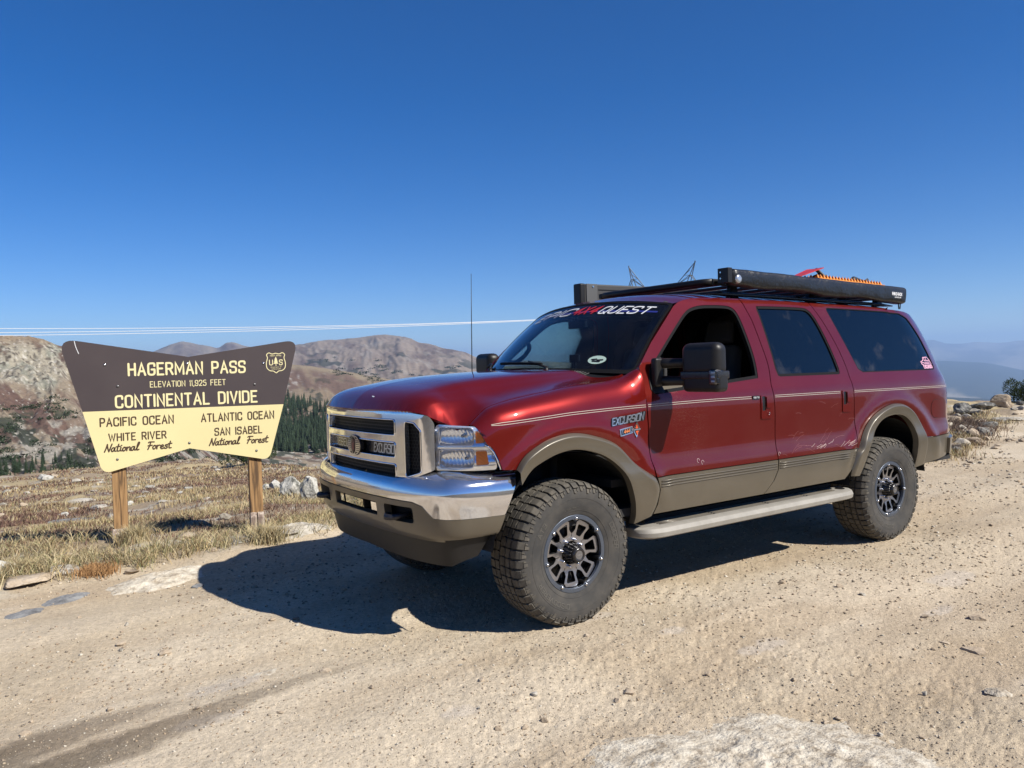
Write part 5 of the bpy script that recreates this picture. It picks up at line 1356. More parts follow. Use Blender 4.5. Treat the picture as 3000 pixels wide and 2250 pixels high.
# damp streaks on the track
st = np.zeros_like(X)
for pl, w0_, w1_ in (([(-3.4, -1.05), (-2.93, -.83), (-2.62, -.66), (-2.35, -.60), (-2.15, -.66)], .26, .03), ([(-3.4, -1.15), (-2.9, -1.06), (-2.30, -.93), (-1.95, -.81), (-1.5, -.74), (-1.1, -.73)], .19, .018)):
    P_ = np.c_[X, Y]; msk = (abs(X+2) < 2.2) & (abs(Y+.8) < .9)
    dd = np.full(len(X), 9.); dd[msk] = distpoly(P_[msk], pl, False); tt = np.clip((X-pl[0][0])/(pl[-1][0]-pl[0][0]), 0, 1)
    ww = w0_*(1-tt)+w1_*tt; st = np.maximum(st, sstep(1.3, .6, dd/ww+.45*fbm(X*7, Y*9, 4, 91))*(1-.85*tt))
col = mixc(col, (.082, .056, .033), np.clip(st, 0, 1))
# meadow: dry soil, straw, maroon mats, pale rock
soil = np.array([.33, .255, .17]); mats = np.array([.145, .085, .068]); straw = np.array([.44, .35, .20]); rockc = np.array([.50, .46, .38])
m1 = fbm(X*.32+9, Y*.50, 5, 71)*.5+.5; m2 = fbm(X*.9, Y*1.3, 5, 72)*.5+.5; m3 = fbm(X*2.4, Y*3.4, 4, 73)*.5+.5
mc = lerp(soil, straw, sstep(.42, .60, m2)); mc = mixc(mc, mats, sstep(.50, .60, m1)*sstep(.38, .6, m3)*.9*sstep(1.8, 5, Y-_ye(X))); mc = mixc(mc, rockc, sstep(.64, .70, m3)*.7)
col = col*(1-V_[:, None])+mc*V_[:, None]
# unseen slope behind the photographer, dark scrub colour added to darken the paint's reflections
ysouth = herm([-200, -20, -4, 0, 3, 11, 20, 40, 200], [-12, -9, -8.5, -6, -3.5, -1.0, 1.0, 4, 40])
col = mixc(col, (.060, .048, .030), sstep(.5, -1.0, Y-ysouth(X)+.5*fbm(X*.6, Y*.6, 3, 4)))
GM = attr_mat('dirt and meadow ground', .95, 34, .70, 1.24, bump=[(55, .8, .012), (210, .8, .005)], speck=[(75, (.60, .52, .42), .16), (52, (.20, .16, .13), .13), (140, (.30, .23, .17), .22)])
g = mesh('ground', np.c_[X, Y, gz.ravel()], grid_faces(len(azf), len(rr_))[:, ::-1], GM, smooth=True, attr={'Col': col}); tag(g, kind='structure')

# --- ridges, hills and mountains as real relief at their distances
def polar(az, r): a = np.radians(az); return CX+np.sin(a)*r, CY+np.cos(a)*r
class Ridge:
    def __init__(s, sil, r_top, r_bot, z_bot, p=1.3, amp=3, sc=40, seed=1, silamp=.0, streak=0, back=.5, K=60, zdrop=0.):
        s.zdrop = zdrop
        s.K = K
        s.f = herm([a for a, _ in sil], [e for _, e in sil]); s.rt = r_top; s.rb = r_bot; s.zb = z_bot; s.p = p; s.amp = amp; s.sc = sc; s.seed = seed; s.az = (sil[0][0], sil[-1][0]); s.sa = silamp; s.streak = streak; s.back = back
    def uv(s, az, r): return np.radians(np.asarray(az, float))*s.rt*.85, (np.asarray(r, float)-s.rb)/(s.rt-s.rb)*s.K
    def h(s, az, r):
        az = np.asarray(az, float); r = np.asarray(r, float)
        el = s.f(az)+s.sa*fbm(az*1.1, az*0+s.seed, 5, s.seed)
        zt = CAM[2]+s.rt*np.tan(np.radians(el)); t = np.clip((r-s.rb)/(s.rt-s.rb), -.2, 1.6); zb = s.zb-s.zdrop*sstep(10.5, 16.5, az)
        z = zb+(zt-zb)*np.sign(t)*np.abs(np.clip(t, -1, 1))**s.p
        over = np.clip(t-1, 0, None); z = z-(zt-zb)*over*s.back*2-abs(zt-zb)*over*.4
        x, y = polar(az, r)
        env = np.clip(t, 0, 1)**.5*(1-.75*sstep(.86, 1.0, t))
        u, v = s.uv(az, r); wv = fbm(u/s.sc*.6, v/s.sc*.6, 3, s.seed+2)*.8
        n = ridged(u/s.sc+wv, v/s.sc*.8+wv, 6, s.seed)*.7+fbm(u/s.sc*2.2, v/s.sc*2.2, 5, s.seed+5)*.5
        if s.streak: n = n+s.streak*ridged(u/s.sc*1.4+.35*v/s.sc+wv, v/s.sc*.25, 5, s.seed+9)
        return z+n*s.amp*env*np.clip((zt-zb)/max(6., s.amp*4.5), 0, 1)
    def build(s, name, colf, m, na, nr, tmax=1.35):
        az = np.linspace(s.az[0], s.az[1], na); r = s.rb+(s.rt-s.rb)*np.concatenate([np.linspace(-.12, 1.0, nr), np.linspace(1.0, tmax, max(6, nr//8))[1:]])
        A, R_ = np.meshgrid(az, r, indexing='ij'); z = s.h(A.ravel(), R_.ravel()); x, y = polar(A.ravel(), R_.ravel())
        t = ((R_.ravel()-s.rb)/(s.rt-s.rb)); u, v = s.uv(A.ravel(), R_.ravel()); c = colf(A.ravel(), R_.ravel(), t, u, v, z)
        o = mesh(name, np.c_[x, y, z], grid_faces(len(az), len(r))[:, ::-1], m, smooth=True, attr={'Col': c}); tag(o, kind='structure'); return o
N01 = lambda x, y, o, s: fbm(x, y, o, s)*.5+.5
def c_rocky(A, R_, t, x, y, z):
    el = np.degrees(np.arctan2(z-CAM[2], R_)); wv = fbm(x/5, y/5, 4, 2)*1.5; px = x*.55+y*.83+wv; qx = x*.83-y*.55
    n = N01(x/5, y/5, 5, 5); fine = N01(x/.55, y/.45, 4, 8); blk = ridged(x/2.3+wv*.5, y/3.4+wv*.4, 5, 6)*.5+.5
    c = lerp((.150, .092, .070), (.33, .265, .185), sstep(.44, .56, N01(px/2.6, qx/22, 5, 66)))      # scree fans running down to the right
    c = mixc(c, (.20, .13, .095), sstep(.5, .62, N01(px/1.1+9, qx/14, 4, 67))*.6)
    cliff = sstep(-.9, .2, el+1.7*(n-.5)+1.1*fbm(A*.9, A*0, 3, 4)-.10*(A-3))
    rk = cliff*sstep(.38, .50, .55*N01(x/3.4, y/7, 4, 71)+.45*blk)
    c = mixc(c, (.145, .098, .075), cliff*.75); c = mixc(c, (.40, .355, .265), rk); c = mixc(c, (.27, .27, .21), rk*sstep(.5, .62, N01(x/2.6, y/2.2, 4, 14))*.8)
    c = mixc(c, (.060, .045, .036), rk*sstep(.40, .27, blk)*.9); c = mixc(c, (.070, .052, .042), rk*sstep(.40, .30, fine)*.75); c = mixc(c, (.60, .55, .45), rk*sstep(.62, .72, fine)*.7)
    c = mixc(c, (.30, .215, .135), sstep(1.9, 2.4, el+.6*n-.3)*.75)
    low = sstep(-2.2, -3.0, el+1.4*(N01(x/12, y/8, 3, 15)-.5)); c = mixc(c, (.36, .325, .265), low*sstep(.45, .55, N01(x/2.6, y/1.5, 5, 16))); c = mixc(c, (.125, .085, .062), low*sstep(.50, .57, N01(x/5+3, y/1.6, 4, 26))*.85)
    c = mixc(c, (.045, .055, .035), sstep(-1.6, -2.4, el)*sstep(.55, .60, N01(x/4+5, y/1.8, 4, 17))*.9)
    c = mixc(c, (.62, .57, .48), sstep(.73, .78, fine)*.8)
    c = mixc(c, (.06, .045, .036), sstep(.27, .22, fine)*.5)
    return c
def c_spur(A, R_, t, x, y, z):
    n = N01(x/16, y/12, 5, 5); f = N01(x/2.6, y/2.0, 5, 7); c = lerp((.20, .13, .095), (.31, .235, .155), sstep(.40, .6, n))
    c = mixc(c, (.36, .29, .19), sstep(.80, .97, t)*.8); c = mixc(c, (.50, .46, .41), sstep(.60, .68, f)*sstep(.40, .60, N01(x/25, y/20, 3, 9))*.8)
    c = mixc(c, (.05, .055, .032), sstep(.64, .70, N01(x/8, y/5, 4, 10))*sstep(.9, .5, t)*.8); return c
def c_mount(A, R_, t, x, y, z):
    wv = fbm(x/90, y/60, 3, 2); n = N01(x/90, y/45, 6, 5); f = ridged(x/60+wv, y/40+wv, 6, 7)*.5+.5; c = lerp((.185, .135, .11), (.33, .265, .21), sstep(.36, .60, n*.6+f*.4))
    c = mixc(c, (.40, .36, .31), sstep(.60, .74, N01(x/40, y/22, 5, 9))*.5)
    c = mixc(c, (.055, .060, .040), sstep(.585, .64, N01(x/70, y/17, 5, 10))*sstep(.85, .45, t)*.85); c = mixc(c, (.05, .055, .038), sstep(.22, .05, t+.2*(n-.5))*.7); return c
def c_twin(A, R_, t, x, y, z): n = N01(x/110, y/60, 6, 15); return lerp((.20, .15, .125), (.33, .27, .21), sstep(.38, .62, n))
def c_green(A, R_, t, x, y, z): n = N01(x/160, y/16, 5, 25); return lerp((.035, .045, .035), (.07, .075, .05), n)
def c_val(A, R_, t, x, y, z):
    n = N01(x/1100, y/22, 5, 35); c = lerp((.05, .06, .045), (.08, .085, .06), n); return mixc(c, (.42, .37, .27), sstep(.47, .55, n)*sstep(.75, .35, t)*.9)
def c_far(A, R_, t, x, y, z): n = N01(x/700, y/26, 6, 45); return lerp((.14, .13, .12), (.36, .33, .29), sstep(.4, .65, n))
TM = lambda nm, sc: attr_mat(nm, .95, sc, .56, .92)
hill = Ridge([(-30, 3.6), (-18, 3.4), (-8, 3.0), (1.96, 2.62), (3.4, 2.53), (5.12, 2.03), (6.24, 1.43), (7.5, .7), (9, -.4), (11, -2.0), (13, -3.4), (15, -5.0), (17, -6.6), (21, -7.5), (27, -8)], 262, 108, -11.0, p=1.75, amp=2.6, sc=7, seed=31, silamp=.05, streak=.3, K=34, zdrop=12.)
hill.build('rocky_hill', c_rocky, attr_mat('rock and scree', .95, .9, .62, 1.10, bump=[(.5, .6, 1.0)]), 760, 250)
spur = Ridge([(-34, 1.2), (-15, 1.1), (2, .9), (10, .95), (14, .95), (17, .8), (19.06, .50), (20.15, .33), (21.4, .13), (23.3, -.26), (24.6, -.53), (26.2, -.86), (27.84, -1.4), (31, -2.2), (36, -3.2), (44, -4.6), (52, -6.5), (57, -8)], 900, 330, -31., p=1.12, amp=4, sc=26, seed=51, silamp=.03, K=60)
spur.build('spur_ridge', c_spur, attr_mat('brown slope', .95, .35, .52, 1.0, bump=[(.16, .5, 2.0)]), 700, 170)
mount = Ridge([(-36, .9), (-18, .5), (2, .6), (9, .8), (14, 1.25), (17.5, 1.62), (19.57, 1.80), (21.47, 2.02), (23.39, 2.21), (25.33, 2.36), (26.1, 2.34), (26.9, 2.22), (27.94, 1.84), (28.9, 1.62), (29.91, 1.34), (31.23, 1.03), (32.55, .5), (36, .25), (42, -.2), (50, -.9), (57, -1.9)], 3200, 1300, -40, p=1.2, amp=30, sc=110, seed=71, silamp=.045, streak=.15, K=170)
mount.build('mountain', c_mount, TM('mountain slope', .05), 1000, 150)
twin = Ridge([(-36, .6), (-20, .9), (-6, .5), (4, .7), (8, .9), (10, 1.35), (10.83, 1.66), (11.54, 1.96), (12.4, 2.16), (13.4, 1.9), (13.98, 1.80), (14.42, 1.70), (15.02, 1.99), (15.32, 2.05), (16.2, 1.78), (17.1, 1.54), (19, 1.2), (22, .9), (26, .5), (34, .2), (46, -.2), (56, -.8)], 5400, 3300, -20, p=1.1, amp=40, sc=230, seed=91, silamp=.05, K=220)
twin.build('twin_peaks', c_twin, TM('far peak slope', .03), 700, 70)
f3 = Ridge([(22, -2.0), (36, -2.1), (50, -2.3), (57, -2.5), (61, -2.62), (63.45, -2.90), (65.35, -3.12), (67.57, -3.74), (72, -4.4), (80, -5), (100, -4.6), (125, -4)], 5000, 2500, -330, p=1.1, amp=14, sc=600, seed=101, silamp=.04); f3.build('forested_hill', c_green, TM('forest hill', .02), 400, 50)
f2 = Ridge([(14, -.2), (30, .0), (44, .1), (52, -.2), (58, -.45), (63.1, -.53), (64.63, -.63), (65.62, -.74), (66.6, -.96), (67.6, -1.21), (72, -1.6), (82, -1.4), (100, -1.0), (125, -.8)], 14000, 5600, -560, p=.9, amp=40, sc=1800, seed=111, silamp=.05); f2.build('valley_hills', c_val, TM('valley hills', .01), 460, 90)
f1 = Ridge([(10, .5), (25, .6), (40, .7), (50, .85), (57, .9), (61, .88), (62.59, .76), (63.88, .58), (64.89, .64), (66.13, .55), (67.61, .59), (74, .8), (84, .6), (105, .8), (128, .5)], 24000, 15500, -330, p=1.0, amp=170, sc=2600, seed=121, silamp=.12); f1.build('distant_mountain_range', c_far, TM('distant range', .006), 700, 70)
n = 64; fl = [(CX+30500*math.cos(2*math.pi*k/n), CY+30500*math.sin(2*math.pi*k/n), -900.) for k in range(n)]
o = mesh('valley_floor', fl, [tuple(range(n))], mat('valley floor', (.10, .095, .06), .95)); tag(o, kind='structure')

# ================================================================== ROCKS
def rock_mesh(seed, sub=3, cuts=15, rough_=.10, flat=1.0):
    bm = bmesh.new(); bmesh.ops.create_icosphere(bm, subdivisions=sub, radius=1); R_ = np.random.default_rng(seed)
    v = np.array([q.co[:] for q in bm.verts]); dirs = R_.normal(size=(cuts, 3)); dirs /= np.linalg.norm(dirs, axis=1)[:, None]; off = R_.uniform(.50, .85, cuts)
    for d, o_ in zip(dirs, off):
        s = v@d; k = s > o_; v[k] -= (s[k]-o_)[:, None]*d*.95
    f = (fbm(v[:, 0]*2.2+seed, v[:, 1]*2.2+v[:, 2]*1.7, 4, seed)+.5*ridged(v[:, 0]*4+v[:, 2]*3, v[:, 1]*4+seed, 3, seed+3))
    v *= (1+f*rough_)[:, None]
    faces = [tuple(w.index for w in q.verts) for q in bm.faces]; bm.free(); return v, faces
def rock_mat(name, a, b, c, sc=7):
    a, b, c = [tuple(q*ALB for q in w) for w in (a, b, c)]
    m = bpy.data.materials.new(name); m.use_nodes = True; N = m.node_tree.nodes; L = m.node_tree.links; bs = N['Principled BSDF']; bs.inputs['Roughness'].default_value = .92; bs.inputs['Specular IOR Level'].default_value = .2
    tc = N.new('ShaderNodeTexCoord'); gm = N.new('ShaderNodeNewGeometry')
    n = N.new('ShaderNodeTexNoise'); n.inputs['Scale'].default_value = sc; n.inputs['Detail'].default_value = 9; n.inputs['Roughness'].default_value = .68; L.new(gm.outputs['Position'], n.inputs[0])
    r = N.new('ShaderNodeValToRGB'); e = r.color_ramp.elements; e.new(.5); e[0].position = .34; e[0].color = (*c, 1); e[1].position = .50; e[1].color = (*a, 1); e[2].position = .66; e[2].color = (*b, 1); L.new(n.outputs[0], r.inputs[0])
    L.new(r.outputs[0], bs.inputs['Base Color']); n2 = N.new('ShaderNodeTexNoise'); n2.inputs['Scale'].default_value = sc*5; n2.inputs['Detail'].default_value = 8; L.new(gm.outputs['Position'], n2.inputs[0])
    bp = N.new('ShaderNodeBump'); bp.inputs['Strength'].default_value = .9; bp.inputs['Distance'].default_value = .012; L.new(n2.outputs[0], bp.inputs['Height']); L.new(bp.outputs[0], bs.inputs['Normal']); return m
RM = {'w': rock_mat('whitish lichened granite', (.50, .48, .42), (.62, .60, .54), (.13, .13, .11), 9), 'p': rock_mat('pale granite', (.44, .40, .33), (.56, .52, .45), (.22, .19, .15)),
      't': rock_mat('tan granite', (.44, .35, .25), (.54, .45, .34), (.22, .17, .12)), 'g': rock_mat('grey stone', (.21, .21, .21), (.30, .30, .29), (.11, .11, .11)), 'd': rock_mat('dark mottled rock', (.17, .165, .15), (.44, .42, .37), (.05, .05, .045), 6)}
def rock(x, y, w, h, d, m, seed, label, cat='rock', group=None, name='rock', sink=.25, rz=None, sub=3, rough_=.10):
    v, f = rock_mesh(seed, sub, rough_=rough_); rz = rz if rz is not None else (seed*1.7) % 6.28
    # stretch across the given width along the picture, turn only the facets
    a = seed*2.39; ca, sa = math.cos(a), math.sin(a); v = np.c_[v[:, 0]*ca-v[:, 1]*sa, v[:, 0]*sa+v[:, 1]*ca, v[:, 2]]
    ext = np.abs(v).max(0); v = v/ext*np.array([w/2, d/2, h*(.5+sink*.5)])
    th = math.atan2(x-CX, y-CY); th = -th+(0 if rz is None else 0)
    o = mesh(name, v, f, RM[m], smooth=False); o.rotation_euler = (0, 0, th+.0)
    z = float(ground_h(np.array([x]), np.array([y]), False)[0]); o.location = (x, y, z+h*.5-h*sink*.5-.004); tag(o, label, cat, group); return o
ROCKS = [
    ('A', -2.80, 2.89, 0.25, 0.19, 'w', 'white weathered boulder cut by the left edge of the picture'),
    ('B', -2.31, 3.06, 0.19, 0.11, 't', 'pointed tan rock in the grass left of the sign, in its shadow'),
    ('C', -2.66, 2.22, 0.36, 0.11, 't', 'long low tan ledge stone on the grassy bank at far left'),
    ('D', -2.42, 2.36, 0.28, 0.10, 'p', 'grey-white slab stone just right of the tan ledge on the bank'),
    ('F', -1.62, 1.51, 0.09, 0.04, 'g', 'small round grey stone on the dirt beside the pale bedrock slab'),
    ('H', -1.97, 2.15, 0.12, 0.06, 't', 'low tan stone between the left sign post and the pale slab'),
    ('I', -1.25, 3.54, 0.25, 0.09, 't', 'low tan mound of rock between the two sign posts'),
    ('J1', -1.34, 2.56, 0.06, 0.05, 't', 'small brown stone below the right half of the sign'),
    ('J2', -1.29, 2.33, 0.07, 0.05, 't', 'small dark brown stone next to the truck shadow, in front of right post'),
    ('K', -0.71, 2.45, 0.47, 0.13, 'p', 'wide crumbly pale ledge at the foot of the right sign post'),
    ('L1', 1.40, 9.54, 0.16, 0.18, 'w', 'small white rock touching the right sign post'),
    ('L2', 1.48, 9.27, 0.23, 0.25, 'w', 'squat white rock between the right sign post and the lichened boulder'),
    ('L3', 0.99, 6.98, 0.38, 0.35, 'w', 'large white boulder with dark lichen left of the chrome bumper'),
    ('L4', 0.91, 5.93, 0.31, 0.39, 'w', 'tall white boulder half hidden behind the chrome bumper'),
    ('M1', -1.00, 23.93, 0.47, 0.27, 'w', 'bright white rock on the far meadow left of the sign'),
    ('M2', -0.47, 20.62, 0.26, 0.18, 'p', 'upright grey rock on far meadow just left of the left post'),
    ('M3', 0.39, 14.84, 0.26, 0.10, 'w', 'flat white rock in the reddish meadow between the sign posts'),
    ('M4', -2.20, 19.05, 0.21, 0.14, 'p', 'pale rock at the far left of the reddish meadow'),
    ('M5', -1.26, 9.74, 0.30, 0.09, 'p', 'pale slab resting against the left side of the left sign post'),
    ('M6', -1.90, 7.34, 0.64, 0.10, 'g', 'long flat grey slab in the grass left of the sign'),
    ('M7', -1.17, 12.71, 0.56, 0.13, 'p', 'broad pale stone streak in the meadow left of the left post'),
    ('M8', -0.74, 14.69, 0.16, 0.07, 'p', 'small greenish pale rock left of the left sign post'),
    ('M9', 0.25, 15.69, 0.19, 0.07, 'p', None),
    ('M10', 0.54, 13.18, 0.18, 0.08, 'p', None),
    ('M11', -0.14, 13.90, 0.19, 0.08, 'p', None),
    ('M12', 0.08, 13.41, 0.17, 0.06, 'p', None),
    ('M13', -1.83, 17.47, 0.18, 0.08, 'p', None),
    ('M14', -1.94, 20.62, 0.16, 0.09, 'p', None),
    ('M15', -0.10, 18.70, 0.24, 0.08, 'p', None),
    ('M16', -0.41, 9.04, 0.17, 0.05, 'p', None),
    ('M17', -0.23, 12.16, 0.21, 0.07, 'p', None),
    ('M18', 3.85, 15.86, 0.10, 0.13, 'p', None),
    ('M19', 1.04, 18.33, 0.29, 0.09, 'p', None),
    ('M20', 3.56, 21.74, 0.28, 0.09, 'p', None),
    ('M21', -1.45, 11.30, 0.23, 0.07, 'p', None),
    ('M22', -1.86, 11.27, 0.08, 0.07, 'p', None),
    ('N1', 16.69, 4.82, 0.49, 0.35, 'd', 'black and white mottled boulder right behind the truck, leftmost on the skyline'),
    ('N2', 19.14, 5.47, 0.74, 0.26, 'd', 'wide rounded dark boulder in the middle of the skyline row'),
    ('N3', 20.53, 5.56, 0.59, 0.39, 't', 'tall pointed tan boulder on the skyline at right'),
    ('N4', 19.00, 4.61, 0.18, 0.10, 'p', 'small pale rock right of the pointed tan boulder'),
    ('N5', 20.14, 4.93, 0.22, 0.15, 'p', 'pale boulder at the right edge under the dark bush'),
    ('N6', 22.17, 5.78, 0.24, 0.16, 'd', 'dark slab at the right edge in front of the bush'),
    ('N7', 14.07, 3.66, 0.26, 0.27, 'p', 'pale split rock beside the rear corner of the truck'),
    ('N8', 16.91, 4.55, 0.40, 0.15, 'p', 'low flat rock in front of the rounded dark boulder'),
    ('N9', 16.12, 4.41, 0.22, 0.13, 'p', 'small pale rock below the mottled boulder'),
    ('N10', 16.16, 3.49, 0.74, 0.15, 'p', 'long thin pale slab with shadowed face among the dry shrubs at right'),
    ('N11', 12.71, 3.08, 0.11, 0.19, 't', 'dark brown rock right behind the truck tail'),
    ('N12', 13.14, 3.00, 0.36, 0.16, 'p', 'rounded half buried pale rock at the road edge behind the truck'),
    ('N13', 11.07, 1.88, 0.35, 0.22, 't', 'slanting tan ledge stone running down to the road behind the truck'),
    ('N14', 12.08, 2.16, 0.19, 0.11, 't', 'low tan stone beside the slanting ledge stone'),
    ('N15', 12.17, 1.79, 0.18, 0.10, 't', 'pyramid shaped brown stone on the road shoulder at right'),
    ('N16', 11.93, 1.51, 0.13, 0.08, 't', 'brown stone cut by the right edge of the picture'),
    ('N17', 11.04, 1.49, 0.11, 0.06, 't', None),
    ('N18', 10.63, 1.37, 0.14, 0.06, 't', None),
    ('N19', 8.59, 0.82, 0.11, 0.05, 't', None),
    ('N20', 8.80, 0.87, 0.10, 0.06, 't', None),
    ('N21', 9.89, 1.15, 0.08, 0.03, 't', None),
    ('N22', 9.92, 1.21, 0.07, 0.02, 't', None),
    ('N23', 9.50, 0.78, 0.06, 0.04, 't', None),
    ('N24', 10.29, 1.10, 0.04, 0.04, 't', None),
    ('N25', 17.04, 4.48, 0.12, 0.09, 't', None),
    ('N26', 16.92, 4.53, 0.08, 0.06, 't', None),
    ('N27', 18.49, 4.35, 0.16, 0.07, 't', None),
    ('N28', 16.44, 3.48, 0.12, 0.06, 't', None),
    ('Q1', -0.44, -1.91, 0.06, 0.04, 't', 'angular brown stone on the road right of the front wheel'),
    ('Q2', -1.50, -0.74, 0.10, 0.07, 'g', 'flat pale grey stone pressed into the track at lower centre'),
    ('Q3', -0.94, -1.90, 0.04, 0.03, 't', None),
    ('Q4', 1.36, -2.49, 0.08, 0.05, 't', 'round tan stone on the track at lower right'),
    ('Q5', 1.36, -2.65, 0.17, 0.08, 'p', 'jagged pale stone ridge in the track at lower right'),
    ('Q6', 0.87, -2.99, 0.16, 0.08, 'p', 'half buried pale stone at the lower right edge'),
    ('Q7', 1.85, -2.43, 0.11, 0.05, 't', None),
    ('Q8', -0.10, -1.19, 0.04, 0.03, 't', None),
    ('Q9', -2.30, 0.45, 0.06, 0.03, 't', None),
    ('Q10', -1.15, -1.84, 0.04, 0.03, 't', None),
    ('Q11', 1.66, -1.22, 0.06, 0.04, 't', None),
    ('Q12', -2.12, 0.11, 0.07, 0.04, 't', None),
]
RM['b'] = rock_mat('cream weathered bedrock', (.58, .51, .40), (.72, .66, .54), (.30, .24, .17), 14)
for i, (n_, x, y, w, h, m, lb) in enumerate(ROCKS):
    if n_ in ('Q2', 'Q4', 'Q5', 'Q6'): w *= .8; h *= .45; m = 't' if n_ != 'Q6' else 'b'
    big = n_ in ('N1', 'N2', 'N3', 'L3', 'L4', 'L2')
    hh = h*(.95 if big else .72); dd = w*(.85 if w < .5 else .6)
    if n_ in ('N10', 'M6', 'M7', 'C', 'K', 'Q2'): hh = h*.6
    fx = CX-x; fy = CY-y; L_ = math.hypot(fx, fy); x2 = x-fx/L_*dd*.35; y2 = y-fy/L_*dd*.35
    if lb: rock(x2, y2, w, hh, dd, m, 100+i*7, lb, 'boulder' if max(w, h) > .3 else 'rock', sink=.9 if n_ in ('Q2', 'Q4', 'Q5', 'Q6') else .25, sub=4 if w > .3 else 3, rough_=.16 if m in 'wd' else .10)
    elif n_[0] == 'M': rock(x2, y2, w, hh, dd, m, 100+i*7, 'small pale stone lying in the dry meadow beyond the sign', 'stone', 'small stones in the meadow', 'stone')
    elif n_[0] == 'N': rock(x2, y2, w, hh, dd, m, 100+i*7, 'small tan stone at the road edge behind the truck', 'stone', 'small stones at the road edge', 'stone')
    else: rock(x2, y2, w, hh, dd, m, 100+i*7, 'small loose brown stone on the dirt road', 'stone', 'small loose stones on the road', 'stone')
# loose stones one could count on the road and on the meadow
RK = np.random.default_rng(5); sm = []
for k in range(6):
    v, f = rock_mesh(900+k, 2); me = bpy.data.meshes.new('stone'); me.from_pydata([tuple(p) for p in v], [], f); sm.append(me)
smm = {}
def quick(x, y, s, mk, label, cat, group):
    k = int(RK.integers(6)); key = (k, mk)
    if key not in smm: c = sm[k].copy(); c.materials.append(RM[mk]); smm[key] = c
    o = bpy.data.objects.new('stone', smm[key]); COL.objects.link(o); z = float(ground_h(np.array([x]), np.array([y]), False)[0])
    o.location = (x, y, z+s*.12); o.scale = (s*.5*RK.uniform(.8, 1.3), s*.5, s*.5*RK.uniform(.45, .8)); o.rotation_euler = (RK.uniform(-.3, .3), RK.uniform(-.3, .3), RK.uniform(0, 6.28)); tag(o, label, cat, group)
c_ = 0
while c_ < 78:
    a = rad(RK.uniform(2, 67)); r = 2.8*(20/2.8)**RK.uniform(0, 1); x = CX+math.sin(a)*r; y = CY+math.cos(a)*r
    if veg(np.array([x]), np.array([y]))[0] > .3 or (-.8 < x < 4.3 and -1.1 < y < 1.1): continue
    quick(x, y, RK.uniform(.018, .045)*(r/4)**.45, RK.choice(['t', 'p', 't', 't']), 'small loose brown stone on the dirt road', 'stone', 'small loose stones on the road'); c_ += 1
c_ = 0
while c_ < 74:
    a = rad(RK.uniform(-2, 33)); r = 8*(36/8)**RK.uniform(0, 1); x = CX+math.sin(a)*r; y = CY+math.cos(a)*r
    if veg(np.array([x]), np.array([y]))[0] < .8: continue
    quick(x, y, RK.uniform(.07, .22)*(r/14)**.5, RK.choice(['w', 'p', 'p', 't']), 'small pale stone lying in the dry meadow beyond the sign', 'stone', 'small stones in the meadow'); c_ += 1
c_ = 0
while c_ < 66:
    a = rad(RK.uniform(61, 69)); r = RK.uniform(12.5, 20); x = CX+math.sin(a)*r; y = CY+math.cos(a)*r
    if veg(np.array([x]), np.array([y]))[0] < .3: continue
    quick(x, y, RK.uniform(.07, .20)*(1.6 if RK.random() < .18 else 1), RK.choice(['p', 't', 'p', 'd']), 'small tan stone at the road edge behind the truck', 'stone', 'small stones at the road edge'); c_ += 1

c_ = 0
while c_ < 34:
    a = rad(RK.uniform(62, 69)); r = RK.uniform(13.5, 19.5); x = CX+math.sin(a)*r; y = CY+math.cos(a)*r
    if veg(np.array([x]), np.array([y]))[0] < .5: continue
    quick(x, y, RK.uniform(.22, .46), RK.choice(['p', 'b', 't', 'd']), 'broken pale rock in the rough bank behind the truck', 'rock', 'broken rocks banked along the road edge'); c_ += 1

def mound(name, x, y, ax, ay, rot, h, m, label, seed, na=150, nr=55, ridg=.5, freq=5):
    """rough bedrock showing through the surface"""
    A = np.linspace(0, 2*math.pi, na, endpoint=False); Rn = np.linspace(.02, 1.06, nr); AA, RR2 = np.meshgrid(A, Rn, indexing='ij')
    shape = 1+.28*fbm(np.cos(AA)*1.8+seed, np.sin(AA)*1.8, 4, seed); u = np.cos(AA)*RR2*shape*ax; v = np.sin(AA)*RR2*shape*ay
    X_ = x+u*math.cos(rot)-v*math.sin(rot); Y_ = y+u*math.sin(rot)+v*math.cos(rot)
    prof = np.clip(1-RR2**2.0, -.2, 1); cr = ridged(u*freq*.8+seed, v*freq*1.9, 5, seed)*.5+.5; fr = fbm(u*22, v*30, 4, seed+4)
    z = ground_h(X_.ravel(), Y_.ravel(), False).reshape(X_.shape)-.012+h*prof*(1-ridg+ridg*1.25*cr)+fr*h*.14*np.clip(prof, 0, 1)
    F = [(i*nr+j, ((i+1) % na)*nr+j, ((i+1) % na)*nr+j+1, i*nr+j+1) for i in range(na) for j in range(nr-1)]; F.append(tuple(i*nr for i in range(na))[::-1])
    o = mesh(name, np.c_[X_.ravel(), Y_.ravel(), z.ravel()], [q[::-1] for q in F], m, smooth=True); tag(o, label, 'bedrock'); return o
mound('rock_outcrop', -.72, -2.93, .90, .72, .2, .062, RM['b'], 'broad rough cream bedrock outcrop in the right foreground', 3, 340, 130, .45, 4.5)
mound('rock_slab', -1.83, 1.87, .43, .23, .25, .060, RM['b'], 'pale tapered bedrock slab on the dirt in front of the sign', 8, 180, 60, .45, 4)
mound('rock_slab', -2.72, 1.62, .17, .11, .5, .03, RM['g'], 'flat grey slab at the left edge of the dirt, nearer the frame edge', 13)
mound('rock_slab', -2.46, 1.80, .20, .11, .45, .04, RM['g'], 'flat grey cracked slab right of the other grey slab', 17)
mound('rock_slab', -.62, 2.62, .55, .20, .1, .09, RM['p'], 'long low pale rock ledge running behind the truck bumper', 19)
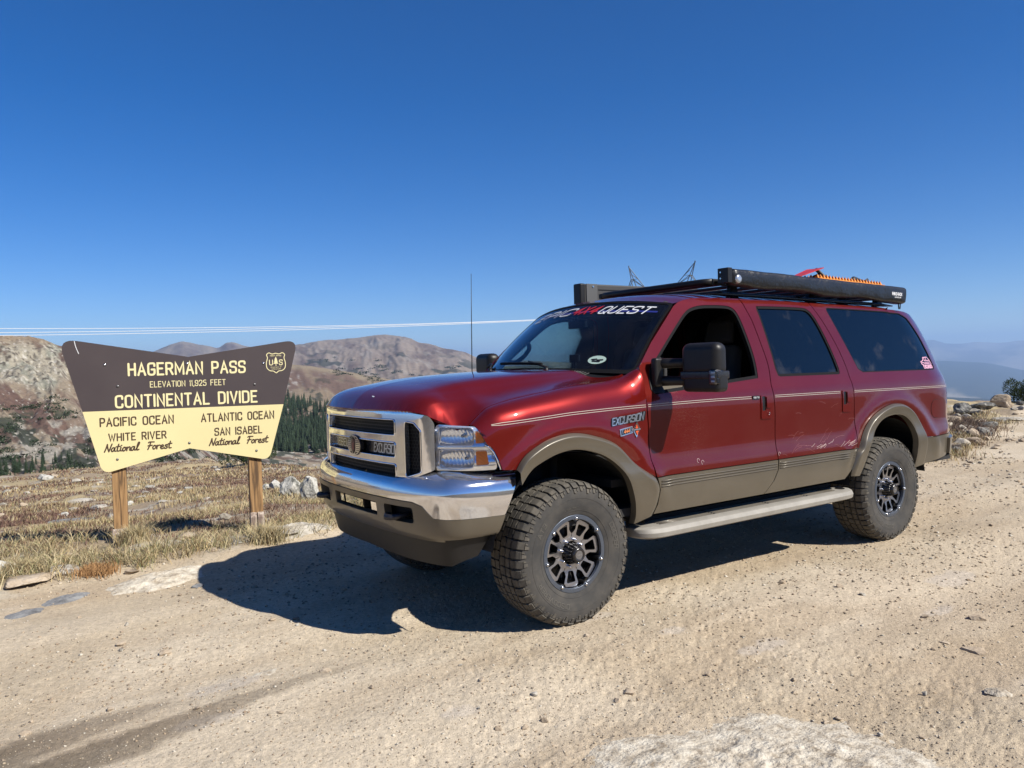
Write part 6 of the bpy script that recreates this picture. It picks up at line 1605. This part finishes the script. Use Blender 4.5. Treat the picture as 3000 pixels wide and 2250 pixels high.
mound('rock_slab', -1.75, -.50, .16, .07, .4, .018, RM['b'], 'small pale bedrock patch flush with the track at lower left', 23)

# gravel: nobody could count it
GRAV = 1
def scatter(name, n_, samp, smin, smax, colr, label):
    ico = np.array([(1, 0, 0), (0, 1, 0), (-1, 0, 0), (0, -1, 0), (.1, .1, 1), (0, 0, -1)], float)
    F0 = np.array([(0, 1, 4), (1, 2, 4), (2, 3, 4), (3, 0, 4), (1, 0, 5), (2, 1, 5), (3, 2, 5), (0, 3, 5)])
    x, y, r = samp(n_); n_ = len(x); z = ground_h(x, y); s = (smin*(smax/smin)**(RNG.random(n_)**2.2))*np.clip(r/5, .7, 3.2)*.5
    P = (ico[None]+RNG.uniform(-.35, .35, (n_, 6, 3)))*s[:, None, None]*np.array([1, 1, .65]); a = RNG.uniform(0, 6.28, n_); c, s_ = np.cos(a)[:, None], np.sin(a)[:, None]
    Q = np.stack([P[..., 0]*c-P[..., 1]*s_+x[:, None], P[..., 0]*s_+P[..., 1]*c+y[:, None], P[..., 2]+z[:, None]+s[:, None]*.15], -1)
    F = (F0[None]+6*np.arange(n_)[:, None, None]).reshape(-1, 3); cc = np.array(colr)[RNG.integers(len(colr), size=n_)]*(RNG.uniform(.75, 1.15, (n_, 1)))
    o = mesh(name, Q.reshape(-1, 3), F, attr_mat(name+' stone', .95, 60, .85, 1.12), attr={'Col': np.repeat(cc, 6, 0)}); tag(o, label, 'gravel', kind='stuff'); return o
def samp_road(n_):
    a = np.radians(RNG.uniform(-2, 70, n_)); r = 2.5*(26/2.5)**RNG.random(n_); x = CX+np.sin(a)*r; y = CY+np.cos(a)*r
    k = (veg(x, y) < .6) & (fbm(x*.8, y*.8, 3, 88)+RNG.uniform(-.35, .55, n_) > 0); return x[k], y[k], r[k]
scatter('gravel', 85000, samp_road, .0042, .024, [(.46, .37, .26), (.52, .44, .33), (.36, .28, .20), (.28, .23, .17), (.58, .52, .42), (.40, .30, .20)], 'loose tan gravel and clods strewn over the dirt road')
# ================================================================== PLANTS
def blades(name, x, y, r, H, Wd, colr, lean, label, cat, zoff=0., wind=(.35, .1)):
    n_ = len(x); z = ground_h(x, y, False)+zoff; a = RNG.uniform(0, 6.28, n_); bx, by = np.cos(a), np.sin(a)
    la = RNG.uniform(0, 6.28, n_); lm = lean*H*RNG.uniform(.2, 1.1, n_); lx = np.cos(la)*lm+wind[0]*H*.4; ly = np.sin(la)*lm+wind[1]*H*.4
    w = Wd*.5; P = np.zeros((n_, 5, 3))
    P[:, 0] = np.c_[x-bx*w, y-by*w, z-.01]; P[:, 1] = np.c_[x+bx*w, y+by*w, z-.01]
    P[:, 2] = np.c_[x+lx*.35-bx*w*.8, y+ly*.35-by*w*.8, z+H*.6]; P[:, 3] = np.c_[x+lx*.35+bx*w*.8, y+ly*.35+by*w*.8, z+H*.6]; P[:, 4] = np.c_[x+lx, y+ly, z+H*.95]
    F0 = np.array([(0, 1, 3), (0, 3, 2), (2, 3, 4)]); F = (F0[None]+5*np.arange(n_)[:, None, None]).reshape(-1, 3)
    m = bpy.data.materials.get('dry blade') or attr_mat('dry blade', .9, 8, .85, 1.15)
    o = mesh(name, P.reshape(-1, 3), F, m, attr={'Col': np.repeat(colr, 5, 0)}); tag(o, label, cat, kind='stuff'); return o
STR = np.array([(.50, .40, .22), (.58, .49, .30), (.42, .31, .155), (.31, .21, .12), (.27, .25, .12), (.22, .23, .10)])
def gcol(n_, p): return STR[RNG.choice(6, n_, p=p)]*RNG.uniform(.75, 1.15, (n_, 1))
def clumped(n_, a0, a1, r0, r1, thr, fq, seed, vlo=.25, tuft=10, spread=.05):
    m_ = n_//tuft; a = np.radians(RNG.uniform(a0, a1, m_*4)); r = r0*(r1/r0)**RNG.random(m_*4); x = CX+np.sin(a)*r; y = CY+np.cos(a)*r
    d = fbm(x*fq, y*fq, 4, seed)+RNG.uniform(-.35, .35, len(x)); k = (veg(x, y) > vlo+RNG.uniform(-.1, .5, len(x))) & (d > thr); x, y, r = x[k][:m_], y[k][:m_], r[k][:m_]
    x = np.repeat(x, tuft); y = np.repeat(y, tuft); r = np.repeat(r, tuft); sp = spread*(r/8)**.5
    return x+RNG.normal(0, 1, len(x))*sp, y+RNG.normal(0, 1, len(x))*sp, r
# near fringe round the sign
x, y, r = clumped(15000, -2, 24, 7.0, 11.5, .12, 1.2, 200, .15, 14, .045)
H = RNG.uniform(.02, .10, len(x))*(1+.7*sstep(.1, .4, fbm(x*.9, y*.9, 3, 201))); blades('grass', x, y, r, H, .0055, gcol(len(x), [.26, .22, .20, .10, .14, .08]), 1.7, 'tangled straw coloured grass round the sign posts', 'grass')
x, y, r = clumped(24000, -3, 36, 11, 22, .15, .8, 210, .5, 16, .08)
H = RNG.uniform(.03, .11, len(x)); blades('grass', x, y, r, H, .009, gcol(len(x), [.28, .20, .24, .18, .06, .04]), .9, 'dry yellow grass tufts over the middle of the meadow', 'grass')
x, y, r = clumped(14000, -3, 36, 20, 40, .15, .5, 220, .5, 12, .16)
H = RNG.uniform(.04, .10, len(x)); blades('grass', x, y, r, H, .020, gcol(len(x), [.30, .18, .26, .20, .04, .02]), .9, 'thin dry grass at the far rim of the meadow', 'grass')
# maroon ground shrubs
x, y, r = clumped(70000, -3, 36, 8.5, 34, .04, .45, 230, .6, 22, .16)
cc = np.array([(.15, .080, .062), (.20, .12, .085), (.12, .075, .06), (.28, .19, .12)])[RNG.integers(4, size=len(x))]*RNG.uniform(.8, 1.2, (len(x), 1))
blades('ground_shrubs', x, y, r, RNG.uniform(.02, .07, len(x)), .011*(r/12), cc, 1.3, 'low reddish brown dwarf shrubs matting the meadow', 'shrubs')
# right hand verge
x, y, r = clumped(16000, 60.5, 70, 12, 22, .08, 1.1, 240, .25, 14, .10)
cc = gcol(len(x), [.20, .14, .24, .30, .07, .05]); H = RNG.uniform(.04, .15, len(x)); blades('grass', x, y, r, H, .010, cc, .9, 'dry grass among the boulders at the right road edge', 'grass')
x, y, r = clumped(15000, 61, 69, 14.5, 19, .08, .9, 250, .5, 26, .14)
cc = np.array([(.19, .13, .095), (.26, .19, .14), (.15, .10, .075)])[RNG.integers(3, size=len(x))]; blades('ground_shrubs', x, y, r, RNG.uniform(.08, .24, len(x)), .010, cc, 1.1, 'bare brown twiggy shrubs in front of the skyline boulders', 'shrubs')
# a few separate tussocks
for (tx, ty, s, lb) in ((-.80, 2.40, .17, 'round straw tussock beside the truck shadow below the right post'), (-1.78, 3.30, .18, 'straw tussock hugging the base of the left sign post'), (-2.20, 2.30, .13, 'rust coloured flattened tussock on the bank at left'), (-2.68, 2.75, .16, 'pale tussock against the white boulder at left')):
    n_ = 700; x = tx+RNG.normal(0, .07, n_); y = ty+RNG.normal(0, .05, n_); rust = 'rust' in lb
    o = blades('tussock', x, y, np.ones(n_)*8, RNG.uniform(.6, 1.1, n_)*s*(.6 if rust else 1), .0055, (np.array([(.44, .25, .11)])*RNG.uniform(.7, 1.2, (n_, 1)) if rust else gcol(n_, [.34, .3, .2, .06, .06, .04])), .9, lb, 'tussock'); del o['kind']

# --- conifers
NEED = attr_mat('conifer needles', .9, 3, .7, 1.25)
BARK = mat('bark', (.11, .085, .065), .95)
def conifer_geo(rng, h, levels=11, per=7, rad_=.24, droop=.25):
    v = []; f = []
    for L in range(levels):
        t = L/(levels-1); z = h*(.10+.88*t); R_ = h*rad_*(1-t)**.85*rng.uniform(.75, 1.15)+.02*h
        for k in range(per):
            a = 2*math.pi*(k+rng.random())/per; w = R_*.55; rr0 = R_*rng.uniform(.75, 1.15); ca, sa = math.cos(a), math.sin(a); n0 = len(v)
            v += [(0-sa*w*.2, ca*w*.2, z+h*.055), (sa*w*.2, -ca*w*.2, z+h*.055), (ca*rr0*.6-sa*w*.55, sa*rr0*.6+ca*w*.55, z-h*droop*.06), (ca*rr0*.6+sa*w*.55, sa*rr0*.6-ca*w*.55, z-h*droop*.06), (ca*rr0, sa*rr0, z-h*droop*.16), (ca*rr0*.5, sa*rr0*.5, z+h*.02)]
            f += [(n0, n0+2, n0+5), (n0, n0+5, n0+1), (n0+1, n0+5, n0+3), (n0+2, n0+4, n0+5), (n0+5, n0+4, n0+3)]
    n0 = len(v); v += [(.02*h, 0, h*.9), (-.01*h, .017*h, h*.9), (-.01*h, -.017*h, h*.9), (0, 0, h*1.03)]; f += [(n0, n0+1, n0+3), (n0+1, n0+2, n0+3), (n0+2, n0, n0+3)]
    return np.array(v), np.array(f)
kinds = []
for k in range(4):
    R0 = np.random.default_rng(40+k); v, f = conifer_geo(R0, 1.0, 12, 8, (.20, .26, .17, .23)[k]); c = np.array([(.028, .045, .022)])*R0.uniform(.6, 1.5, (len(v), 1)); kinds.append((v, f, c))
protoM = []
for v, f, c in kinds:
    o = mesh('crown', v, f, NEED, attr={'Col': c}); protoM.append(o.data); bpy.data.objects.remove(o)
mb = MB(); mb.tube([(0, 0, -.05), (0, 0, .35), (0, 0, .95)], [.022, .016, .004], 6); tmp = mb.build('trunk', BARK); trunkM = tmp.data; bpy.data.objects.remove(tmp)
def tree(az, r, h, label, group, surf):
    x, y = polar(az, r); z = float(surf.h(np.array([az]), np.array([r]))[0]); t = empty('pine_tree', (float(x), float(y), z-.1)); t.scale = (h, h, h); t.rotation_euler = (0, 0, az*7.7)
    tag(t, label, 'tree', group)
    for nm, me in (('trunk', trunkM), ('crown', protoM[int(az*97) % 4])):
        o = bpy.data.objects.new(nm, me); COL.objects.link(o); o.parent = t
RT_ = np.random.default_rng(9)
for k in range(88):
    az = RT_.uniform(-1.5, 5.4) if k < 76 else RT_.uniform(5.4, 9.5); r = RT_.uniform(112, 128); tree(az, r, RT_.uniform(1.0, 2.1)*(1 if k < 76 else .75), 'small dark spruce in the row beyond the meadow, left of the sign', 'spruces in the row left of the sign', hill)
for k in range(22):
    az = RT_.uniform(10, 17); r = RT_.uniform(112, 150); tree(az, r, RT_.uniform(.8, 1.7), 'small dark spruce seen beyond the meadow under the sign board', 'spruces seen under the sign board', hill)
# the dense wood on the spur reads as one mass
vv = []; ff = []; cc = []; nn = 0; cnt = 0
etop = herm([10, 14, 18.5, 19.75, 21.32, 24, 28, 34], [-3.4, -2.7, -2.05, -2.2, -2.6, -3.0, -3.4, -4.2])
while cnt < 3300:
    az = RT_.uniform(12, 34); r = 335+(760-335)*RT_.random()**.8 if RT_.random() < .55 else RT_.uniform(322, 420); z = float(spur.h(np.array([az]), np.array([r]))[0]); el = math.degrees(math.atan2(z-CAM[2], r)); e0 = float(etop(az))
    if el > e0+RT_.normal(0, .12) or (RT_.random() < .35 and fbm(np.array([az*1.2]), np.array([r/60.]), 3, 6)[0] > .15): 
        if RT_.random() > .015 or el > e0+1.2: continue
    cnt += 1; v, f, c = kinds[cnt % 4]; h = RT_.uniform(4.2, 8.2)*(r/520)**.3; a = RT_.uniform(0, 6.28); x, y = polar(az, r)
    q = v.copy(); q = np.c_[q[:, 0]*math.cos(a)-q[:, 1]*math.sin(a), q[:, 0]*math.sin(a)+q[:, 1]*math.cos(a), q[:, 2]]*h+np.array([float(x), float(y), z-.4])
    vv.append(q); ff.append(f+nn); cc.append(c*RT_.uniform(.7, 1.3)); nn += len(v)
o = mesh('forest', np.vstack(vv), np.vstack(ff), NEED, attr={'Col': np.vstack(cc)}); tag(o, 'dense dark conifer forest on the slope right of the sign', 'forest', kind='stuff')
# dark bush clumps on the slopes
vv = []; ff = []; cc = []; nn = 0
for k in range(900):
    if k < 450: az = RT_.uniform(-2, 14); r = RT_.uniform(115, 185); S_ = hill; sz = RT_.uniform(.6, 1.7); nz_ = fbm(np.array([az*.9]), np.array([r/14.]), 3, 300)[0]
    elif k < 650: az = RT_.uniform(19, 30); r = RT_.uniform(800, 960); S_ = spur; sz = RT_.uniform(1.5, 4); nz_ = fbm(np.array([az*.8]), np.array([r/60.]), 3, 301)[0]
    else: az = RT_.uniform(18, 34); r = RT_.uniform(1350, 2300); S_ = mount; sz = RT_.uniform(5, 13); nz_ = fbm(np.array([az*.7]), np.array([r/200.]), 3, 302)[0]
    if nz_ < .05: continue
    x, y = polar(az, r); z = float(S_.h(np.array([az]), np.array([r]))[0]); m_ = 70
    for j in range(m_):
        c0 = RT_.normal(size=3)*np.array([1, 1, .35])*sz*.5; c0[2] = abs(c0[2]); d = RT_.normal(size=(3, 3))*sz*.11; vv.append(c0+d+np.array([float(x), float(y), z])); ff.append(np.array([[0, 1, 2]])+nn); nn += 3; cc.append(np.tile(np.array([.032, .048, .024])*RT_.uniform(.6, 1.4), (3, 1)))
o = mesh('scrub', np.vstack(vv), np.vstack(ff), NEED, attr={'Col': np.vstack(cc)}); tag(o, 'patches of dark evergreen scrub on the hillsides', 'scrub', kind='stuff')
def bush(name, x, y, w, h, seed, label, n_=5200, c0=(.045, .065, .025)):
    R0 = np.random.default_rng(seed); z0 = float(ground_h(np.array([x]), np.array([y]), False)[0]); root = empty(name, (x, y, z0)); tag(root, label, 'bush')
    cl = [R0.normal(size=3)*np.array([.30*w, .30*w, .16*h])+np.array([0, 0, h*.45]) for _ in range(15)]; V2 = []; C2 = []
    for k in range(n_):
        c = cl[k % 15]; d = R0.normal(size=3); d /= np.linalg.norm(d); p = c+d*np.array([.22*w, .22*w, .28*h])*R0.uniform(.5, 1.0)**.5; p[2] = max(.02, p[2]); t = d+R0.normal(size=3)*.6+np.array([0, 0, .5]); t /= np.linalg.norm(t); s = np.cross(t, R0.normal(size=3)); s /= np.linalg.norm(s)
        L_ = w*.055*R0.uniform(.6, 1.4); V2 += [p-s*L_*.25, p+s*L_*.25, p+t*L_]; C2 += [np.array(c0)*R0.uniform(.5, 1.7)]*3
    F2 = np.arange(len(V2)).reshape(-1, 3); mesh('foliage', np.array(V2), F2, NEED, root, attr={'Col': np.array(C2)})
    mb = MB()
    for c in cl[:7]: mb.tube([(0, 0, -.05), tuple(c*.6), tuple(c)], [.02*w, .012*w, .005*w], 5)
    mb.build('stems', BARK, root)
bush('evergreen_bush', 4.45, 21.2, .80, .80, 3, 'dark green low evergreen bush directly behind the right sign post', 7000)
bush('evergreen_bush', 22.8, 5.95, .70, .95, 5, 'dark juniper-like bush on the skyline at the right edge', 6500, (.05, .07, .025))
# ================================================================== THE SIGN
SA = Vector((-1.86, 3.50, 0)); SD = Vector((.98, -.199, 0)).normalized(); SN = Vector((SD.y, -SD.x, 0))   # SN faces the road
SGN = empty('pass_sign', tuple(SA+SD*.64)); tag(SGN, 'brown and cream wooden pass sign with bow-tie shaped board on two posts', 'sign')
def ST(a, z, d=0.): p = SA+SD*a+SN*d; return (p.x, p.y, z)
BRN = mat('brown sign paint', (.058, .042, .042), .55, noise=(2.5, (.070, .052, .050), .35, .75)); CRM = mat('cream sign paint', (.86, .74, .38), .5, noise=(1.6, (.80, .68, .34), .35, .75)); CRT = mat('cream routed paint', (.88, .78, .42), .5); BRT = mat('brown routed paint', (.075, .040, .018), .6)
WOODE = mat('board edge', (.35, .27, .17), .8)
TL = (-.415, 1.945); 
upper = fillet([(-.437, 1.945), (.664, 1.751), (1.700, 1.905), (1.538, 1.253), (-.257, 1.263)], [.105, .0, .085, 0, 0], seg=8)
lower = fillet([(-.257, 1.263), (1.538, 1.253), (1.381, .700), (.645, .867), (-.110, .675)], [0, 0, .085, .02, .085], seg=8)
bd = MB(); th = .028
def face(poly, d): return [ST(a, z, d) for a, z in poly]
def ring(poly): return poly
up_ = MB(); n = len(upper); up_.add(face(upper, .0)+face(upper, -th), [tuple(range(n)), tuple(range(2*n-1, n-1, -1))]+[(i, i+n, (i+1) % n+n, (i+1) % n) for i in range(n) if not (abs(upper[i][1]-1.258) < .012 and abs(upper[(i+1) % n][1]-1.258) < .012)])
ub = up_.build('board_upper', BRN, SGN)
lo_ = MB(); n = len(lower); lo_.add(face(lower, .0)+face(lower, -th), [tuple(range(n)), tuple(range(2*n-1, n-1, -1))]+[(i, i+n, (i+1) % n+n, (i+1) % n) for i in range(n) if not (abs(lower[i][1]-1.258) < .012 and abs(lower[(i+1) % n][1]-1.258) < .012)])
lb = lo_.build('board_lower', CRM, SGN)
for o in (ub, lb):
    bm = bmesh.new(); bm.from_mesh(o.data); bmesh.ops.triangulate(bm, faces=[f for f in bm.faces if len(f.verts) > 4]); bmesh.ops.recalc_face_normals(bm, faces=bm.faces); bm.to_mesh(o.data); bm.free()
def SL(a0, z0): return lambda a, b, d: ST(a0+a, z0+b, d+.0012)
W6 = dict(sw=.17, gap=.26)
def words(nm, text, T, m, par, h, width, **k):
    sc_ = k.get('script', False); g = k.get('gap', .2); adv = lambda q: sum(GL[c+'~' if sc_ and c != ' ' else c][0]+(.03 if sc_ else g) for c in q)
    tw = strokes(text, g, sc_)[1]; i = 0
    for w in text.split(' '):
        if w: lettering(nm, w, (lambda x0: lambda a, b, d: T(a+x0, b, d))(adv(text[:i])*width/tw), m, par, h, strokes(w, g, sc_)[1]*width/tw, **k)
        i += len(w)+1
words('sign_lettering', 'HAGERMAN PASS', SL(.140, 1.588), CRT, ub, .108, 1.038, **W6)
words('sign_lettering', 'ELEVATION 11,925 FEET', SL(.320, 1.470), CRT, ub, .052, .672, sw=.13, gap=.24)
words('sign_lettering', 'CONTINENTAL DIVIDE', SL(.022, 1.290), CRT, ub, .107, 1.258, **W6)
words('sign_lettering', 'PACIFIC OCEAN', SL(-.115, 1.120), BRT, lb, .074, .624, **W6)
words('sign_lettering', 'WHITE RIVER', SL(-.048, .980), BRT, lb, .066, .488, **W6)
words('sign_lettering', 'ATLANTIC OCEAN', SL(.762, 1.118), BRT, lb, .072, .676, **W6)
words('sign_lettering', 'SAN ISABEL', SL(.880, .978), BRT, lb, .068, .438, **W6)
words('script_lettering', 'National  Forest', SL(-.088, .880), BRT, lb, .070, .550, sw=.17, script=True, slant=.16)
words('script_lettering', 'National  Forest', SL(.826, .880), BRT, lb, .068, .528, sw=.17, script=True, slant=.16)
# shield
def SH(a, b, d): return ST(1.478+a, 1.674+b, d+.0012)
sh = catmull([(0, .095), (.035, .088), (.065, .100), (.088, .080), (.080, .050), (.092, .0), (.088, -.05), (.060, -.078), (.025, -.084), (0, -.102), (-.025, -.084), (-.060, -.078), (-.088, -.05), (-.092, 0), (-.080, .050), (-.088, .080), (-.065, .100), (-.035, .088)], 4, closed=True)
shd = empty('shield_emblem', (0, 0, 0), SGN)
lettering('shield_outline', '', SH, CRT, shd, 1, 1, sw=.0075, polylines=[sh+[sh[0]]])
lettering('shield_letters', 'U', lambda a, b, d: SH(-.062+a, -.022+b, d), CRT, shd, .050, .030, sw=.16); lettering('shield_letters', 'S', lambda a, b, d: SH(.034+a, -.022+b, d), CRT, shd, .050, .028, sw=.16)
mb = MB()
for k, (z0, z1, w_) in enumerate(((.030, .062, .014), (.010, .042, .020), (-.010, .022, .026))): mb.add([SH(-w_, z0, .0003*k), SH(w_, z0, .0003*k), SH(0, z1, .0003*k)], [(0, 1, 2)])
mb.add([SH(-.003, -.034, .0002), SH(.003, -.034, .0002), SH(.003, -.010, .0002), SH(-.003, -.010, .0002)], [(0, 1, 2, 3)]); mb.build('shield_tree', CRT, shd)
lettering('shield_small_print', 'FOREST SERVICE', lambda a, b, d: SH(-.055+a, .066+b-.9*(a-.055)**2, d), CRT, shd, .012, .110, sw=.14); lettering('shield_small_print', 'DEPARTMENT OF', lambda a, b, d: SH(-.052+a, -.050+b+.9*(a-.052)**2, d), CRT, shd, .009, .104, sw=.14); lettering('shield_small_print', 'AGRICULTURE', lambda a, b, d: SH(-.045+a, -.068+b+.9*(a-.045)**2, d), CRT, shd, .009, .09, sw=.14)
for a, z in ((-.058, 1.691), (.65, 1.686), (1.358, 1.672), (.043, 1.489), (1.266, 1.464), (.645, .919), (.016, .805), (1.262, .802)):
    mb = MB(); mb.tube([ST(a, z, 0), ST(a, z, .004), ST(a, z, .008)], [.0125, .0115, .005], 12); mb.build('bolt', STEEL if z > 1.6 else mat('dull bolt', (.22, .21, .20), .4, .8) if not bpy.data.materials.get('dull bolt') else bpy.data.materials['dull bolt'], SGN, smooth=True)
lettering('surface_scratch', '', lambda a, b, d: ST(a, b, d+.001), WHITE, ub, 1, 1, sw=.0055, polylines=[[(-.300, 1.915), (-.292, 1.870), (-.283, 1.84), (-.268, 1.800)]])
def wood(name, c1, c2, c3):
    m = bpy.data.materials.new(name); m.use_nodes = True; N = m.node_tree.nodes; L = m.node_tree.links; b = N['Principled BSDF']; b.inputs['Roughness'].default_value = .8
    tc = N.new('ShaderNodeTexCoord'); mp = N.new('ShaderNodeMapping'); mp.inputs['Scale'].default_value = (22, 22, 1.6); L.new(tc.outputs['Object'], mp.inputs[0])
    n = N.new('ShaderNodeTexNoise'); n.inputs['Scale'].default_value = 1.6; n.inputs['Detail'].default_value = 8; n.inputs['Distortion'].default_value = .8; L.new(mp.outputs[0], n.inputs[0])
    r = N.new('ShaderNodeValToRGB'); e = r.color_ramp.elements; e.new(.5); e[0].position = .33; e[0].color = (*c3, 1); e[1].position = .48; e[1].color = (*c1, 1); e[2].position = .62; e[2].color = (*c2, 1); L.new(n.outputs[0], r.inputs[0]); L.new(r.outputs[0], b.inputs[0])
    bp = N.new('ShaderNodeBump'); bp.inputs['Strength'].default_value = .6; bp.inputs['Distance'].default_value = .004; L.new(n.outputs[0], bp.inputs['Height']); L.new(bp.outputs[0], b.inputs['Normal']); return m
WPOST = wood('stained post timber', (.25, .14, .055), (.34, .20, .085), (.09, .05, .022)); WGREY = wood('weathered grey timber', (.26, .20, .155), (.38, .32, .26), (.13, .09, .07))
Rz = Matrix(((SD.x, -SN.x, 0), (SD.y, -SN.y, 0), (0, 0, 1)))
for c_a, w_, topz in ((.020, .122, 1.80), (1.248, .124, 1.78)):
    mb = MB(); p = SA+SD*c_a-SN*(.0705+th); mb.box((p.x, p.y, (topz-.4)/2), (w_, .14, topz+.4), Rz); mb.build('post', WPOST, SGN, bevel=.008)
# cleats at the foot of the posts
for c_a, w0, w1, zt in ((.015, -.052, .080, .150), (1.247, 1.182, 1.312, .185)):
    for part_, (a0, a1) in enumerate(((w0, (w0+w1)/2-.004), ((w0+w1)/2+.004, w1)) if zt > .16 else ((w0, w1),)):
        mb = MB(); prof = [(-.05, 0), (-.05, zt-.045), (-.018, zt-.006), (.0, zt), (.0, 0)]; n = len(prof)
        v = []
        for a in (a0, a1):
            for d, z in prof: v.append(ST(a, z if z > 0 else -.12, -th-.004-d if False else -th+.001-d))
        mb.add(v, [tuple(range(n)), tuple(range(2*n-1, n-1, -1))]+[(i, (i+1) % n+0, (i+1) % n+n, i+n)[::-1] for i in range(n)])
        o = mb.build('foot_cleat', WGREY, SGN, bevel=.006)
        bm = bmesh.new(); bm.from_mesh(o.data); bmesh.ops.recalc_face_normals(bm, faces=bm.faces); bm.to_mesh(o.data); bm.free()
for o in list(COL.objects):
    if o.parent == SGN: o.matrix_parent_inverse = Matrix.Translation(SGN.location).inverted()

# ================================================================== POWER LINE
TWc = rad(45.6); Tc = Vector((CX+math.sin(TWc)*150, CY+math.cos(TWc)*150, 0)); Tu = Vector((math.cos(TWc), -math.sin(TWc), 0)); Tf = Vector((math.sin(TWc), math.cos(TWc), 0))
PY = empty('transmission_tower', (Tc.x, Tc.y, -8)); tag(PY, 'dark lattice steel transmission tower whose two peaks rise behind the roof rack', 'pylon')
LAT = mat('dark galvanised steel', (.07, .075, .085), .55, .5)
def TP(u, z, d=0.): p = Tc+Tu*u+Tf*d; return (p.x, p.y, z+u*.028)
def bar(mb, a, b, r=.055): mb.tube([a, b], r*1.35, 4)
mb = MB(); zb_ = 14.9
for s in (-1, 1):
    mb = MB(); ap = TP(s*6.04, 19.35)
    base = [TP(s*(5.27 if s < 0 else 4.15), zb_, -.7), TP(s*(4.47 if s < 0 else 4.95), zb_, .7), TP(s*(6.5 if s < 0 else 6.9), zb_-.1, .0)]; inner = TP(s*(3.08 if s < 0 else 2.4), zb_+.35)
    for q in base[:2]: bar(mb, ap, q)
    bar(mb, ap, inner); mid = [tuple(np.array(ap)*.48+np.array(q)*.52) for q in base[:2]]+[tuple(np.array(ap)*.45+np.array(inner)*.55)]
    bar(mb, mid[0], mid[1], .04); bar(mb, mid[1], mid[2], .04); bar(mb, mid[0], base[2], .05); bar(mb, mid[1], base[2], .045); bar(mb, mid[0], inner, .045); bar(mb, mid[1], inner, .045)
    bar(mb, mid[2], tuple(np.array(mid[0])+np.array((0, 0, .9))), .035); mb.tube([ap, (ap[0], ap[1], ap[2]+.25)], .12, 6)
    mb.build('tower_peak', LAT, PY)
    mb = MB(); ft = TP(s*4.4, -9)
    cs = [(s*(4.7+a*.5), b*.5) for a, b in ((-1, -1), (1, -1), (1, 1), (-1, 1))]
    for a, d in cs: bar(mb, TP(a, zb_, d), TP(s*4.7+(a-s*4.7)*.5, -9, d*.5), .07)
    for k in range(14):
        z0 = zb_-k*1.6; z1 = z0-1.6; bar(mb, TP(cs[0][0], z0, -.5), TP(cs[1][0], z1, -.5), .035); bar(mb, TP(cs[1][0], z0, -.5), TP(cs[0][0], z1, -.5), .035)
    mb.build('tower_leg', LAT, PY)
mb = MB()
for d in (-.5, .5): bar(mb, TP(-6.4, zb_, d), TP(6.8, zb_, d), .06)
bar(mb, TP(-3.08, zb_+.55), TP(2.4, zb_+.55), .055)
for k in range(11): u = -3.0+k*.54; bar(mb, TP(u, zb_, -.5), TP(u+.27, zb_+.55), .035); bar(mb, TP(u+.27, zb_+.55), TP(u+.54, zb_, .5), .035)
mb.build('crossarm', LAT, PY)
for u in (-4.2, 0, 4.2): mb = MB(); mb.tube([TP(u, zb_), TP(u, 10.4)], .09, 6); mb.build('insulator_string', LAT, PY)
for o in list(COL.objects):
    if o.parent == PY: o.matrix_parent_inverse = Matrix.Translation(PY.location).inverted()
WIRE = mat('bright aluminium wire', (.85, .85, .84), .45, .1)
tl = rad(-42); Tl = Vector((CX+math.sin(tl)*165, CY+math.cos(tl)*165, 0))
for u, zm, z1, lb_ in ((-4.2, 7.75, 11.6, 'topmost of the three bright power cables crossing the sky'), (0, 7.15, 9.7, 'middle one of the three bright power cables crossing the sky'), (4.2, 6.75, 9.3, 'lowest of the three bright power cables crossing the sky')):
    a = Vector(TP(u, 10.4)); b = Tl+Vector((0, u*.2, z1)); pts = []
    for k in range(61):
        t = k/60; p = a.lerp(b, t); lin = a.z*(1-t)+b.z*t; midlin = (a.z+b.z)/2; p.z = lin-(midlin-zm)*4*t*(1-t); pts.append(p)
    mb = MB(); mb.tube(pts, .038, 5, cap=False); o = mb.build('power_cable', WIRE); tag(o, lb_, 'cable', 'power cables across the sky')

# ================================================================== HAZE
hz = bpy.data.materials.new('thin mountain haze'); hz.use_nodes = True; N = hz.node_tree.nodes; L = hz.node_tree.links; N.clear()
o_ = N.new('ShaderNodeOutputMaterial'); pv = N.new('ShaderNodeVolumePrincipled'); pv.inputs['Color'].default_value = (.43, .65, 1.0, 1); pv.inputs['Density'].default_value = 7.5e-5; pv.inputs['Anisotropy'].default_value = .1
L.new(pv.outputs[0], o_.inputs['Volume'])
mb = MB(); mb.box((CX, CY, (-905+620)/2), (61400, 61400, 905+620)); h_ = mb.build('haze', hz); tag(h_, 'thin blue air haze over the whole valley', kind='stuff')
